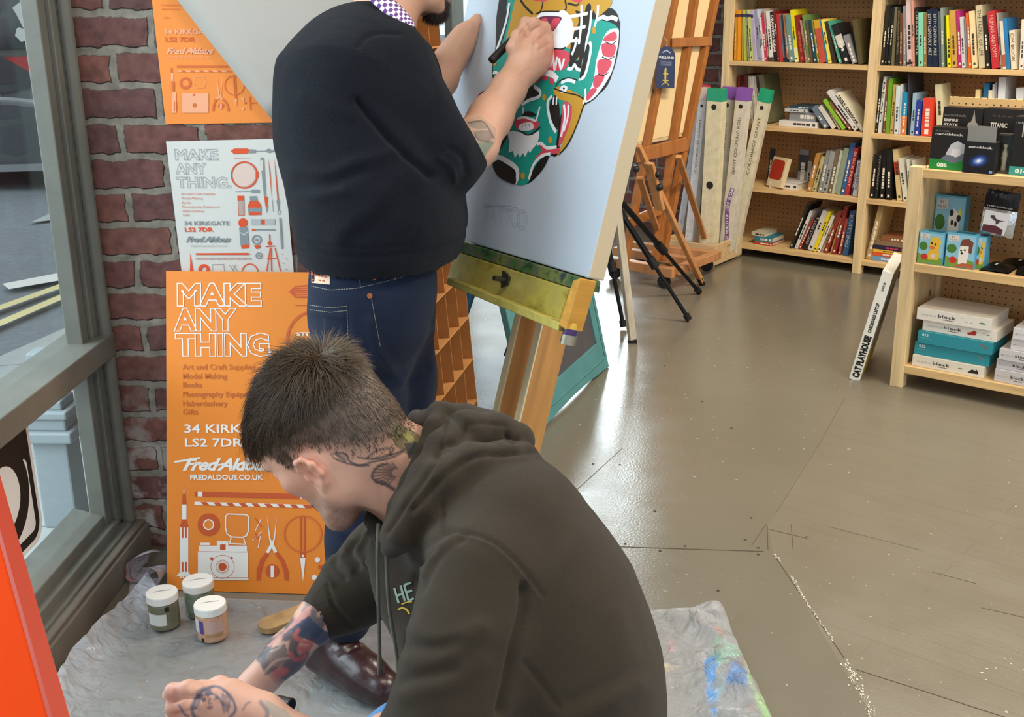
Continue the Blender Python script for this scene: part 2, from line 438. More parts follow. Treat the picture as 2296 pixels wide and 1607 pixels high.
# ---------------- floor: painted boards, plywood sheets on one side, narrow planks on the other
def floor_mat(planks):
    m = bpy.data.materials.new('painted_floor'); m.use_nodes = True
    nt = m.node_tree; N = nt.nodes; L = nt.links; b = N['Principled BSDF']
    tc = N.new('ShaderNodeTexCoord')
    n1 = N.new('ShaderNodeTexNoise'); n1.inputs['Scale'].default_value = 1.3; n1.inputs['Detail'].default_value = 6
    L.new(tc.outputs['Object'], n1.inputs[0])
    r = N.new('ShaderNodeValToRGB'); r.color_ramp.elements[0].position = 0.3; r.color_ramp.elements[1].position = 0.7
    r.color_ramp.elements[0].color = (*lin('a8a393'), 1); r.color_ramp.elements[1].color = (*lin('b7b2a2'), 1)
    L.new(n1.outputs['Fac'], r.inputs[0]); col = r.outputs[0]
    def over(fac, c):
        nonlocal col
        mx = N.new('ShaderNodeMix'); mx.data_type = 'RGBA'; L.new(fac, mx.inputs[0]); L.new(col, mx.inputs[6]); mx.inputs[7].default_value = (*lin(c), 1); col = mx.outputs[2]
    def ramp(sock, p0, p1, v0=0, v1=1):
        q = N.new('ShaderNodeValToRGB'); q.color_ramp.elements[0].position = p0; q.color_ramp.elements[1].position = p1
        q.color_ramp.elements[0].color = (v0, v0, v0, 1); q.color_ramp.elements[1].color = (v1, v1, v1, 1); L.new(sock, q.inputs[0]); return q.outputs[0]
    def mul(a, c):
        q = N.new('ShaderNodeMath'); q.operation = 'MULTIPLY'; L.new(a, q.inputs[0])
        if hasattr(c, 'links'): L.new(c, q.inputs[1])
        else: q.inputs[1].default_value = c
        return q.outputs[0]
    mp = N.new('ShaderNodeMapping'); mp.inputs['Rotation'].default_value = (0, 0, math.radians(38)); L.new(tc.outputs['Object'], mp.inputs[0])
    height = None
    if planks:
        br = N.new('ShaderNodeTexBrick'); br.inputs['Scale'].default_value = 1.0; br.inputs['Mortar Size'].default_value = 0.0013; br.inputs['Mortar Smooth'].default_value = 0.1
        br.inputs['Brick Width'].default_value = 1.9; br.inputs['Row Height'].default_value = 0.083; br.inputs['Color1'].default_value = (0, 0, 0, 1); br.inputs['Color2'].default_value = (0.5, 0.5, 0.5, 1); br.inputs['Mortar'].default_value = (1, 1, 1, 1)
        L.new(mp.outputs[0], br.inputs[0])
        n4 = N.new('ShaderNodeTexNoise'); n4.inputs['Scale'].default_value = 2.2; n4.inputs['Detail'].default_value = 3; L.new(tc.outputs['Object'], n4.inputs[0])
        worn = mul(br.outputs['Fac'], ramp(n4.outputs['Fac'], 0.40, 0.58))
        over(mul(worn, 0.75), '4b4336')
        mp2 = N.new('ShaderNodeMapping'); mp2.inputs['Scale'].default_value = (1.6, 42, 1); L.new(mp.outputs[0], mp2.inputs[0])
        n5 = N.new('ShaderNodeTexNoise'); n5.inputs['Scale'].default_value = 1.2; n5.inputs['Detail'].default_value = 5; L.new(mp2.outputs[0], n5.inputs[0])
        over(mul(ramp(n5.outputs['Fac'], 0.50, 0.72), 0.35), '80745f')
        over(mul(ramp(n5.outputs['Fac'], 0.30, 0.24), 0.5), 'b3a893')
        height = br.outputs['Fac']
    # scuffs and small flecks of bare paint
    n3 = N.new('ShaderNodeTexNoise'); n3.inputs['Scale'].default_value = 46; n3.inputs['Detail'].default_value = 2; L.new(tc.outputs['Object'], n3.inputs[0])
    over(mul(ramp(n3.outputs['Fac'], 0.745, 0.76), 0.6), 'cfc7b4')
    over(mul(ramp(n3.outputs['Fac'], 0.262, 0.252), 0.7), '4c4436')
    L.new(col, b.inputs['Base Color'])
    n6 = N.new('ShaderNodeTexNoise'); n6.inputs['Scale'].default_value = 5; n6.inputs['Detail'].default_value = 6; L.new(tc.outputs['Object'], n6.inputs[0])
    L.new(ramp(n6.outputs['Fac'], 0.3, 0.75, 0.16 if not planks else 0.28, 0.27 if not planks else 0.48), b.inputs['Roughness'])
    b.inputs['Specular IOR Level'].default_value = 0.55
    n7 = N.new('ShaderNodeTexNoise'); n7.inputs['Scale'].default_value = 130; n7.inputs['Detail'].default_value = 3; L.new(tc.outputs['Object'], n7.inputs[0])
    bp = N.new('ShaderNodeBump'); bp.inputs['Strength'].default_value = 0.10; bp.inputs['Distance'].default_value = 0.004; L.new(n7.outputs['Fac'], bp.inputs['Height'])
    L.new(bp.outputs[0], b.inputs['Normal'])
    return m
A_, B_, C_, D_ = [on_floor(*p)[:2] for p in ((1905, 870), (1722, 1178), (1733, 1237), (1990, 1660))]
far = A_+(A_-B_)/np.linalg.norm(A_-B_)*4.0
mb = MB()
left_poly = [(-1.30, -1.5), tuple(D_+(D_-C_)*2), tuple(D_), tuple(C_), tuple(B_), tuple(A_), tuple(far), (3.2, 12.5), (-1.30, 12.5)]
right_poly = [tuple(D_+(D_-C_)*2), (7.0, -1.5), (7.0, 12.5), (3.2, 12.5), tuple(far), tuple(A_), tuple(B_), tuple(C_), tuple(D_)]
mb.flat(left_poly, 0, 0); mb.flat(right_poly, 0, 1)
mb.box((-1.30, -1.5, -0.12), (7.0, 12.5, -0.004))
floor = structure(mb.build('floor', [floor_mat(False), floor_mat(True)]))
# worn seams: thin dark gaps and chipped white paint
seam = MB()
def floor_line(mbx, pts, w, z=0.0006):
    P = [on_floor(*p)[:2] for p in pts]
    for q in stroke(P, w): mbx.flat(q, z)
floor_line(seam, [(1340, 1224), (1520, 1230), (1712, 1236)], 0.0042)
floor_line(seam, [(1720, 1178), (1722, 1232)], 0.002)
floor_line(seam, [(1726, 1187), (1810, 1207)], 0.0018)
floor_line(seam, [(1686, 1222), (1718, 1175)], 0.0016)
floor_line(seam, [(1774, 1176), (1778, 1230)], 0.0016)
floor_line(seam, [(1733, 1240), (1810, 1355), (1893, 1475)], 0.0022)
floor_line(seam, [(1895, 890), (1840, 990), (1740, 1150)], 0.0010)
floor_line(seam, [(1920, 1501), (2080, 1552), (2260, 1610)], 0.0026)
floor_line(seam, [(2090, 1282), (2188, 1308)], 0.0016)
floor_line(seam, [(1287, 1104), (1395, 1005)], 0.0018)
floor_line(seam, [(2200, 1362), (2296, 1384)], 0.0016)
floor_line(seam, [(1860, 1181), (2060, 1232)], 0.0011)
structure(seam.build('seam', mat('4a4335', rough=0.8), floor))
chips = MB(); rr = random.Random(3)
def chip_run(pts, n, spread, smin, smax):
    P = [on_floor(*p)[:2] for p in pts]
    for _ in range(n):
        i = rr.randrange(len(P)-1); t = rr.random(); c = P[i]*(1-t)+P[i+1]*t+np.array([rr.gauss(0, spread), rr.gauss(0, spread)])
        s = rr.uniform(smin, smax); k = rr.randint(4, 6); d = nz(np.append(P[i+1]-P[i], 0))[:2]; e = np.array([-d[1], d[0]])
        a0 = rr.random()*6
        chips.flat([tuple(c+d*s*rr.uniform(.6, 1.7)*math.cos(a0+6.283*j/k)+e*s*rr.uniform(.3, .8)*math.sin(a0+6.283*j/k)) for j in range(k)], 0.0009)
chip_run([(1737, 1243), (1750, 1258)], 14, 0.002, 0.002, 0.004)
chip_run([(1772, 1288), (1805, 1345), (1870, 1440)], 150, 0.0022, 0.0010, 0.0035)
chip_run([(1893, 1478), (1925, 1545), (1960, 1612)], 130, 0.007, 0.001, 0.004)
chip_run([(1500, 1296), (1660, 1285)], 6, 0.02, 0.001, 0.0028)
chip_run([(2260, 1480), (2290, 1500), (2200, 1515)], 14, 0.02, 0.001, 0.004)
chip_run([(1840, 1190), (1830, 1260), (1900, 1310)], 6, 0.03, 0.001, 0.0025)
structure(chips.build('paint_chips', mat('d9d4c4', rough=0.8), floor))
dots = MB()
for p in [(1402, 1219), (1480, 1235), (1536, 1224), (1671, 1210), (1700, 1228), (1700, 1243), (1468, 1146), (1684, 1161), (1610, 1324), (1330, 1040), (1390, 1042), (1303, 1130), (1810, 1204), (1575, 900), (1640, 960), (1150, 700), (1490, 820)]:
    c = on_floor(*p)[:2]; dots.flat(circ(c[0], c[1], 0.0045, 0.0045, 10), 0.0008)
structure(dots.build('nail_heads', mat('38322a', rough=0.7), floor))

# ---------------- brick
def brick_mat(worn=True):
    m = bpy.data.materials.new('old_brick'); m.use_nodes = True
    nt = m.node_tree; N = nt.nodes; L = nt.links; b = N['Principled BSDF']
    uv = N.new('ShaderNodeUVMap')
    nd = N.new('ShaderNodeTexNoise'); nd.inputs['Scale'].default_value = 22; nd.inputs['Detail'].default_value = 5; L.new(uv.outputs[0], nd.inputs[0])
    sub = N.new('ShaderNodeVectorMath'); sub.operation = 'SUBTRACT'; L.new(nd.outputs['Color'], sub.inputs[0]); sub.inputs[1].default_value = (0.5, 0.5, 0.5)
    sc = N.new('ShaderNodeVectorMath'); sc.operation = 'SCALE'; sc.inputs['Scale'].default_value = 0.030; L.new(sub.outputs[0], sc.inputs[0])
    ad = N.new('ShaderNodeVectorMath'); L.new(uv.outputs[0], ad.inputs[0]); L.new(sc.outputs[0], ad.inputs[1])
    br = N.new('ShaderNodeTexBrick'); br.inputs['Scale'].default_value = 1.0; br.inputs['Brick Width'].default_value = 0.21; br.inputs['Row Height'].default_value = 0.088
    br.inputs['Mortar Size'].default_value = 0.0115; br.inputs['Mortar Smooth'].default_value = 0.35; br.inputs['Bias'].default_value = -0.1
    br.inputs['Color1'].default_value = (*lin('7d544c'), 1); br.inputs['Color2'].default_value = (*lin('64494a'), 1); br.inputs['Mortar'].default_value = (*lin('888379'), 1)
    L.new(ad.outputs[0], br.inputs[0])
    n2 = N.new('ShaderNodeTexNoise'); n2.inputs['Scale'].default_value = 30; n2.inputs['Detail'].default_value = 8; L.new(uv.outputs[0], n2.inputs[0])
    r2 = N.new('ShaderNodeValToRGB'); r2.color_ramp.elements[0].position = 0.3; r2.color_ramp.elements[1].position = 0.75
    r2.color_ramp.elements[0].color = (0.62, 0.62, 0.62, 1); r2.color_ramp.elements[1].color = (1.25, 1.22, 1.2, 1); L.new(n2.outputs['Fac'], r2.inputs[0])
    mx = N.new('ShaderNodeMix'); mx.data_type = 'RGBA'; mx.blend_type = 'MULTIPLY'; mx.inputs[0].default_value = 1; L.new(br.outputs['Color'], mx.inputs[6]); L.new(r2.outputs[0], mx.inputs[7])
    col = mx.outputs[2]
    # whitewash remains low on the wall
    sp = N.new('ShaderNodeSeparateXYZ'); L.new(uv.outputs[0], sp.inputs[0])
    mr = N.new('ShaderNodeMapRange'); mr.inputs[1].default_value = 0.58; mr.inputs[2].default_value = 0.26; L.new(sp.outputs[1], mr.inputs[0])
    n3 = N.new('ShaderNodeTexNoise'); n3.inputs['Scale'].default_value = 14; n3.inputs['Detail'].default_value = 7; L.new(uv.outputs[0], n3.inputs[0])
    r3 = N.new('ShaderNodeValToRGB'); r3.color_ramp.elements[0].position = 0.47; r3.color_ramp.elements[1].position = 0.58; L.new(n3.outputs['Fac'], r3.inputs[0])
    mu = N.new('ShaderNodeMath'); mu.operation = 'MULTIPLY'; L.new(mr.outputs[0], mu.inputs[0]); L.new(r3.outputs[0], mu.inputs[1])
    mx2 = N.new('ShaderNodeMix'); mx2.data_type = 'RGBA'; L.new(mu.outputs[0], mx2.inputs[0]); L.new(col, mx2.inputs[6]); mx2.inputs[7].default_value = (*lin('a9a49e'), 1)
    L.new(mx2.outputs[2] if worn else col, b.inputs['Base Color']); b.inputs['Roughness'].default_value = 0.85; b.inputs['Specular IOR Level'].default_value = 0.2
    inv = N.new('ShaderNodeMath'); inv.operation = 'SUBTRACT'; inv.inputs[0].default_value = 1; L.new(br.outputs['Fac'], inv.inputs[1])
    hh = N.new('ShaderNodeMath'); hh.operation = 'MULTIPLY_ADD'; L.new(n2.outputs['Fac'], hh.inputs[0]); hh.inputs[1].default_value = 0.5; L.new(inv.outputs[0], hh.inputs[2])
    bp = N.new('ShaderNodeBump'); bp.inputs['Strength'].default_value = 0.9; bp.inputs['Distance'].default_value = 0.012; L.new(hh.outputs[0], bp.inputs['Height']); L.new(bp.outputs[0], b.inputs['Normal'])
    return m
BRICK = brick_mat(); BRICK_PLAIN = brick_mat(False)
def wall(name, a, b, z0, z1, thick, holes=()):
    """brick wall standing on the line a-b (2D), front face on its right-hand side seen from a to b; built as solid pieces around holes (s0, s1, z0, z1)"""
    a, b = np.array(a, float), np.array(b, float); Ln = np.linalg.norm(b-a); d = (b-a)/Ln; nn = np.array([-d[1], d[0]])*thick
    xs = sorted({0, Ln, *[h[0] for h in holes], *[h[1] for h in holes]}); zs = sorted({z0, z1, *[h[2] for h in holes], *[h[3] for h in holes]})
    mbx = MB(); uvs = []
    for i in range(len(xs)-1):
        for j in range(len(zs)-1):
            xm, zm = (xs[i]+xs[i+1])/2, (zs[j]+zs[j+1])/2
            if any(h[0] < xm < h[1] and h[2] < zm < h[3] for h in holes): continue
            p, q = a+d*xs[i], a+d*xs[i+1]
            pts = [(*p, zs[j]), (*q, zs[j]), (*(q+nn), zs[j]), (*(p+nn), zs[j]), (*p, zs[j+1]), (*q, zs[j+1]), (*(q+nn), zs[j+1]), (*(p+nn), zs[j+1])]
            mbx.hexa(pts)
    o = mbx.build(name, BRICK if name == 'wall_front' else BRICK_PLAIN)
    me = o.data; uvl = me.uv_layers.new(name='UVMap')
    for poly in me.polygons:
        side = abs(poly.normal.dot(Vector((d[0], d[1], 0)))) > 0.7
        for li in poly.loop_indices:
            v = me.vertices[me.loops[li].vertex_index].co
            s = (np.array([v.x, v.y])-a) @ d; t = (np.array([v.x, v.y])-a) @ (nn/thick)
            uvl.data[li].uv = ((t if side else s)+0.02, v.z+0.037)
    return structure(o)
wall('wall_front', (XW-0.10, YB), (-0.60, YB), -0.02, 3.1, 0.30)
# the wall the shelves stand against; it carries on past them to a second shop window
Q0 = np.array([1.519, 6.175])
RW = Q0+WX[:2]*0.36
ra, rb_ = RW-UX[:2]*4.6, RW+UX[:2]*3.6
wall('wall_back', ra, rb_, -0.02, 3.1, 0.25, holes=[(0.25, 2.95, 0.32, 2.55), ])
wall('wall_left', (-0.74, YB+0.30), (ra[0]-0.3, ra[1]+0.05), -0.02, 3.1, 0.22, holes=[(1.6, 4.0, 0.3, 2.5)])
ceil = MB(); ceil.box((-1.4, -0.6, 3.1), (7.0, 12.5, 3.2)); structure(ceil.build('ceiling', mat('d9d5cb', rough=0.9)))

# ---------------- glass
def glass_mat():
    m = bpy.data.materials.new('window_glass'); m.use_nodes = True
    nt = m.node_tree; N = nt.nodes; L = nt.links; N.remove(N['Principled BSDF'])
    t = N.new('ShaderNodeBsdfTransparent'); t.inputs[0].default_value = (0.94, 0.97, 0.96, 1); g = N.new('ShaderNodeBsdfGlossy'); g.inputs['Roughness'].default_value = 0.02
    lw = N.new('ShaderNodeLayerWeight'); lw.inputs[0].default_value = 0.5; pw = N.new('ShaderNodeMath'); pw.operation = 'POWER'; pw.inputs[1].default_value = 4.0
    L.new(lw.outputs['Facing'], pw.inputs[0]); fr = N.new('ShaderNodeMath'); fr.operation = 'MULTIPLY_ADD'; L.new(pw.outputs[0], fr.inputs[0]); fr.inputs[1].default_value = 0.5; fr.inputs[2].default_value = 0.03
    mx = N.new('ShaderNodeMixShader')
    L.new(fr.outputs[0], mx.inputs[0]); L.new(t.outputs[0], mx.inputs[1]); L.new(g.outputs[0], mx.inputs[2]); L.new(mx.outputs[0], N['Material Output'].inputs[0])
    return m
GLASS = glass_mat()
FRAME = mat('6e6e66', rough=0.42, spec=0.45, var=0.10, vscale=9, bump=0.08, bscale=40)

# ---------------- the big shop window on the left
w1 = MB()
def win_v(y0, y1, x0, x1, z0=0.0, z1=3.1): w1.box((x0, y0, z0), (x1, y1, z1))
win_v(2.815, 2.854, -1.305, -1.262, 0.10)
win_v(2.854, 2.860, -1.305, -1.276, 0.10)
win_v(2.860, 2.893, -1.305, -1.252, 0.10)
win_v(2.893, 2.899, -1.305, -1.268, 0.10)
win_v(2.899, 2.929, -1.305, -1.240, 0.10)
w1.tube([(-1.240, 2.912, 0.09), (-1.240, 2.912, 3.1)], 0.018, 12)
win_v(-1.5, -1.3, -1.36, -1.24)
# middle rail, bottom rail and stepped sill
w1.box((-1.352, -1.3, 0.578), (-1.222, 2.93, 0.640))
w1.box((-1.352, -1.3, 2.60), (-1.222, 2.93, 3.1))
w1.hexa([(-1.352, -1.3, 0.04), (-1.262, -1.3, 0.04), (-1.262, 2.82, 0.04), (-1.352, 2.82, 0.04), (-1.352, -1.3, 0.172), (-1.268, -1.3, 0.150), (-1.268, 2.82, 0.150), (-1.352, 2.82, 0.172)])
w1.box((-1.30, -1.3, 0.02), (-1.243, 2.85, 0.122))
w1.box((-1.30, -1.3, 0.02), (-1.222, 2.89, 0.096))
win1 = structure(w1.build('window_1', FRAME, bevel=0.004))
g = MB(); g.box((-1.304, -1.3, 0.15), (-1.300, 2.82, 0.59)); structure(g.build('lower_pane', GLASS, win1))
g = MB(); g.box((-1.304, -1.3, 0.63), (-1.300, 2.82, 2.62)); structure(g.build('upper_pane', GLASS, win1))
k = MB(); k.box((-1.30, -1.4, 0.0), (-1.190, YB, 0.078)); k.box((-1.31, -1.4, 0.078), (-1.20, YB, 0.088))
structure(k.build('baseboard_left', mat('6e665c', rough=0.45, var=0.15, vscale=6, bump=0.1, bscale=25), bevel=0.004))
# sticker on the lower pane
st = MB(); XS = -1.2985
def on_glass(px, py): p = at_x(px, py, XS); return (p[1], p[2])
cy, cz, hs = 2.352, 0.418, 0.172
def rrect(c0, c1, h0, h1, r, n=6):
    out = []
    for sx, sy, a0 in ((1, 1, 0), (-1, 1, 90), (-1, -1, 180), (1, -1, 270)):
        out += [(c0+sx*(h0-r)+r*math.cos(math.radians(a0+90*i/n)), c1+sy*(h1-r)+r*math.sin(math.radians(a0+90*i/n))) for i in range(n+1)]
    return out
def gl(poly, dx, mi): st.add([(XS+dx, y, z) for y, z in poly], [tuple(range(len(poly)))], mi)
gl(rrect(cy, cz, hs+0.014, hs+0.014, 0.05), 0.0000, 1)
gl(rrect(cy, cz, hs, hs, 0.045), 0.0006, 0)
gl(rrect(cy, cz-0.055, hs-0.022, hs-0.078, 0.02), 0.0012, 1)
gl(circ(cy+0.02, cz-0.015, 0.125), 0.0018, 0)
gl(circ(cy+0.02, cz-0.015, 0.078), 0.0024, 1)
gl(rrect(cy-0.115, cz+0.118, 0.028, 0.022, 0.012), 0.0014, 1)
so = st.build('window_sticker', [mat('17120f', rough=0.5), mat('e9e7e2', rough=0.6)])
tag(so, 'black and white camera emblem sticker on the lower window pane', 'sticker')

# ---------------- second shop window at the far end (seen past the canvas)
d2 = UX[:2]; n2 = np.array([WX[0], WX[1]])
def rw(s, off, z): p = ra+d2*s+n2*off; return (p[0], p[1], z)
w2 = MB()
def bar2(s0, s1, z0, z1, o0=0.03, o1=0.16): w2.hexa([rw(s0, o0, z0), rw(s1, o0, z0), rw(s1, o1, z0), rw(s0, o1, z0), rw(s0, o0, z1), rw(s1, o0, z1), rw(s1, o1, z1), rw(s0, o1, z1)])
for s in (0.25, 0.80, 1.35, 2.10, 2.88): bar2(s, s+0.07, 0.32, 2.55)
bar2(0.25, 2.95, 0.32, 0.39); bar2(0.25, 2.95, 2.48, 2.55)
win2 = structure(w2.build('window_2', FRAME, bevel=0.004))
g = MB(); g.hexa([rw(0.26, 0.09, 0.35), rw(2.93, 0.09, 0.35), rw(2.93, 0.095, 0.35), rw(0.26, 0.095, 0.35), rw(0.26, 0.09, 2.5), rw(2.93, 0.09, 2.5), rw(2.93, 0.095, 2.5), rw(0.26, 0.095, 2.5)])
structure(g.build('far_pane', GLASS, win2))

# ---------------- the street outside
ZS = -0.12
pv = MB(); pv.flat([(-1.36, -3), (-1.36, 14), (-1.2, 30), (-0.9, 30), (-2.3, 6.6), (-3.6, 1.2), (-3.6, -3)][::-1], ZS)
def paving_mat():
    m = bpy.data.materials.new('paving'); m.use_nodes = True; nt = m.node_tree; N = nt.nodes; L = nt.links; b = N['Principled BSDF']
    tc = N.new('ShaderNodeTexCoord'); mp = N.new('ShaderNodeMapping'); mp.inputs['Rotation'].default_value = (0, 0, math.radians(-14)); L.new(tc.outputs['Object'], mp.inputs[0])
    br = N.new('ShaderNodeTexBrick'); br.inputs['Scale'].default_value = 1; br.inputs['Brick Width'].default_value = 0.75; br.inputs['Row Height'].default_value = 0.6; br.inputs['Mortar Size'].default_value = 0.006
    br.inputs['Color1'].default_value = (*lin('b9bcba'), 1); br.inputs['Color2'].default_value = (*lin('aeb1ae'), 1); br.inputs['Mortar'].default_value = (*lin('86898a'), 1); L.new(mp.outputs[0], br.inputs[0])
    L.new(br.outputs[0], b.inputs[0]); b.inputs['Roughness'].default_value = 0.9
    return m
PAVE = paving_mat()
structure(pv.build('pavement', PAVE))
rd = MB(); rd.flat([(-30, -10), (-0.5, -10), (8, 40), (-30, 40)], ZS-0.03); structure(rd.build('road', mat('7f858a', rough=0.9, var=0.12, vscale=30)))
fp = MB(); fp.flat([(-4, 8.3), (-0.6, 10.7), (2.5, 8.0), (9, 9), (9, 26), (-4, 26)], ZS-0.01); structure(fp.build('pavement_far_side', PAVE))
yl = MB()
def road_quad(mbx, pts, z): mbx.flat([tuple(on_floor(*p, z=z)[:2]) for p in pts], z)
E0, E1 = on_floor(0, 690, ZS)[:2], on_floor(140, 640, ZS)[:2]; F0, F1 = on_floor(0, 725, ZS)[:2], on_floor(140, 665, ZS)[:2]
for a, b in ((E0, E1), (F0, F1)):
    d = nz(np.append(b-a, 0))[:2]
    for q in stroke([a-d*1.5, b+d*4], 0.075): yl.flat(q, ZS+0.002)
structure(yl.build('road_marking_yellow', mat('e8d9a0', rough=0.8)))
wl = MB(); road_quad(wl, [(5, 636), (20, 648), (160, 624), (160, 606)], ZS+0.003); structure(wl.build('road_marking_white', mat('ece9e2', rough=0.8)))

# a post of the shop front outside the lower pane
po = empty('bollard', (-1.62, 3.33, ZS), label='grey square moulded post outside the lower window pane', cat='post')
GR = mat('9aa3a6', rough=0.6)
x = MB(); x.box((-0.055, -0.05, 0), (0.055, 0.05, 0.30)); x.build('shaft', GR, po, bevel=0.006)
x = MB(); x.box((-0.085, -0.08, 0.30), (0.085, 0.08, 0.335)); x.box((-0.065, -0.06, 0.335), (0.065, 0.06, 0.375)); x.box((-0.075, -0.07, 0.375), (0.075, 0.07, 0.40)); x.box((-0.055, -0.05, 0.40), (0.055, 0.05, 0.43))
x.build('collar', GR, po, bevel=0.006)
x = MB(); x.box((-0.04, -0.038, 0.43), (0.04, 0.038, 0.58)); x.build('upper_shaft', GR, po, bevel=0.006)

# parked dark car across the road
def car(name, mw, body_c, label, low=0.16):
    c = empty(name, label=label, cat='car', mw=mw)
    BODY = mat(body_c, rough=0.16, spec=0.7, coat=0.6)
    prof = [(-2.05, 0.28), (-2.1, 0.62), (-1.95, 0.74), (-1.1, 0.84), (-0.55, 0.92), (0.9, 0.95), (1.8, 0.93), (2.05, 0.80), (2.08, 0.35), (1.9, 0.22), (-1.9, 0.22)]
    b = MB(); n = len(prof)
    secs = [(-0.86, 0.94), (-0.78, 1.0), (0.78, 1.0), (0.86, 0.94)]
    v = []; f = []
    for y, s in secs: v += [(px*s if abs(px) > 1.9 else px, y, 0.22+(pz-0.22)*(0.95 if s < 1 else 1)) for px, pz in prof]
    for i in range(3):
        for k_ in range(n): f.append((i*n+k_, i*n+(k_+1) % n, (i+1)*n+(k_+1) % n, (i+1)*n+k_))
    f += [tuple(range(n)), tuple(range(3*n, 4*n))[::-1]]
    b.add(v, f).build('body', BODY, c, smooth=False, bevel=0.03, recalc=True)
    b = MB(); rp = [(-0.50, 0.90), (0.15, 1.42), (1.1, 1.42), (1.75, 0.92)]
    v = []; 
    for y, s in ((-0.74, 1), (-0.55, 0), (0.55, 0), (0.74, 1)): v += [(px, y if pz < 1 else y*0.86, pz) for px, pz in rp]
    f = []
    for i in range(3):
        for k_ in range(4): f.append((i*4+k_, i*4+(k_+1) % 4, (i+1)*4+(k_+1) % 4, (i+1)*4+k_))
    f += [(0, 1, 2, 3), (15, 14, 13, 12)]
    b.add(v, f).build('cabin', mat('20262b', rough=0.08, spec=0.8), c, bevel=0.04, recalc=True)
    for sx in (-1.5, 1.5):
        for sy in (-0.80, 0.80):
            w = MB(); w.tube([(sx, sy-0.1, 0.30), (sx, sy+0.1, 0.30)], 0.30, 24); t = w.build('wheel', mat('141414', rough=0.8), c)
            w = MB(); w.tube([(sx, sy-0.105, 0.30), (sx, sy+0.105, 0.30)], 0.19, 20); w.build('hub_cap', mat('a8acb0', rough=0.3, metal=0.8), t)
    for sy in (-0.6, 0.6):
        h = MB(); h.box((-2.09, sy-0.16, 0.60), (-1.98, sy+0.16, 0.72)); h.build('headlamp', mat('e5b45a', rough=0.2), c, bevel=0.02)
    for y0_ in (-0.885, 0.82):
        s = MB(); s.box((-1.0, y0_, 0.20), (1.0, y0_+0.065, 0.27)); s.build('sill_highlight', mat('8f9496', rough=0.4), c)  # light grey bar paints the highlight along the lower sill
    for sy in (-0.93, 0.93):
        s = MB(); s.box((-0.45, sy-0.09, 0.92), (-0.28, sy+0.09, 1.05)); s.build('wing_mirror', mat('151718', rough=0.3), c, bevel=0.03)
    return c
cp = on_floor(60, 428, ZS)
car('car', Matrix.Translation((cp[0]-0.82, cp[1]+0.95, ZS-0.03)) @ Matrix.Rotation(math.radians(188), 4, 'Z') @ Matrix.Diagonal((1, 1, 0.86, 1)), '43484b', 'dark grey car parked across the road, seen through the upper window pane')
# shop front over the road
sf = empty('shop_front', label='shop front over the road with a red fascia and white script', cat='shop front', mw=frame((-8.6, 17.6, ZS), (0.95, 0.3, 0), (-0.3, 0.95, 0), (0, 0, 1)))
x = MB(); x.box((-6, 0, 0), (6, 0.3, 6)); x.build('wall', mat('5c5f5e', rough=0.8), sf)
x = MB(); x.box((-6, -0.10, 0.22), (6, 0.0, 0.66)); x.build('fascia', mat('b3282f', rough=0.5), sf)
x = MB()
pts = [(-1.0+0.24*i, 0.44+0.15*math.sin(i*1.9)*(1 if i % 3 else .4)) for i in range(14)]
for q in stroke(smooth_line(pts, 5), 0.035): x.add([(a, -0.105, b) for a, b in q], [(0, 1, 2, 3)])
x.build('script', mat('e9d9d2', rough=0.6), sf)
x = MB(); x.box((-5.5, -0.05, 0.78), (5.5, 0.0, 4.2)); x.build('window', mat('33393c', rough=0.12, spec=0.8), sf)
x = MB(); rr = random.Random(5)
for i in range(60):
    a, b = rr.uniform(-3, 3), 0.85+rr.random()**1.3*1.2; s = rr.uniform(.05, .16); k_ = 7
    poly = [(a+s*rr.uniform(.5, 1.4)*math.cos(6.28*j/k_), b+s*rr.uniform(.5, 1.8)*math.sin(6.28*j/k_)) for j in range(k_)]
    x.add([(p, -0.06-0.0005*i, q) for p, q in poly], [tuple(range(k_))])
x.build('window_display_pattern', mat('d7d6d0', rough=0.7), sf)
x = MB(); x.box((-6, -0.15, 0), (6, 0.0, 0.2)); x.build('plinth', mat('7f807c', rough=0.8), sf)

# white car beyond the far window
fc = at_d(1040, 60, 12.0)
car('car', Matrix.Translation((fc[0]+0.6, fc[1]+1.2, ZS-0.03)) @ Matrix.Rotation(math.radians(20), 4, 'Z'), 'e6e4df', 'white car outside the far window, beside the hand on the canvas edge')
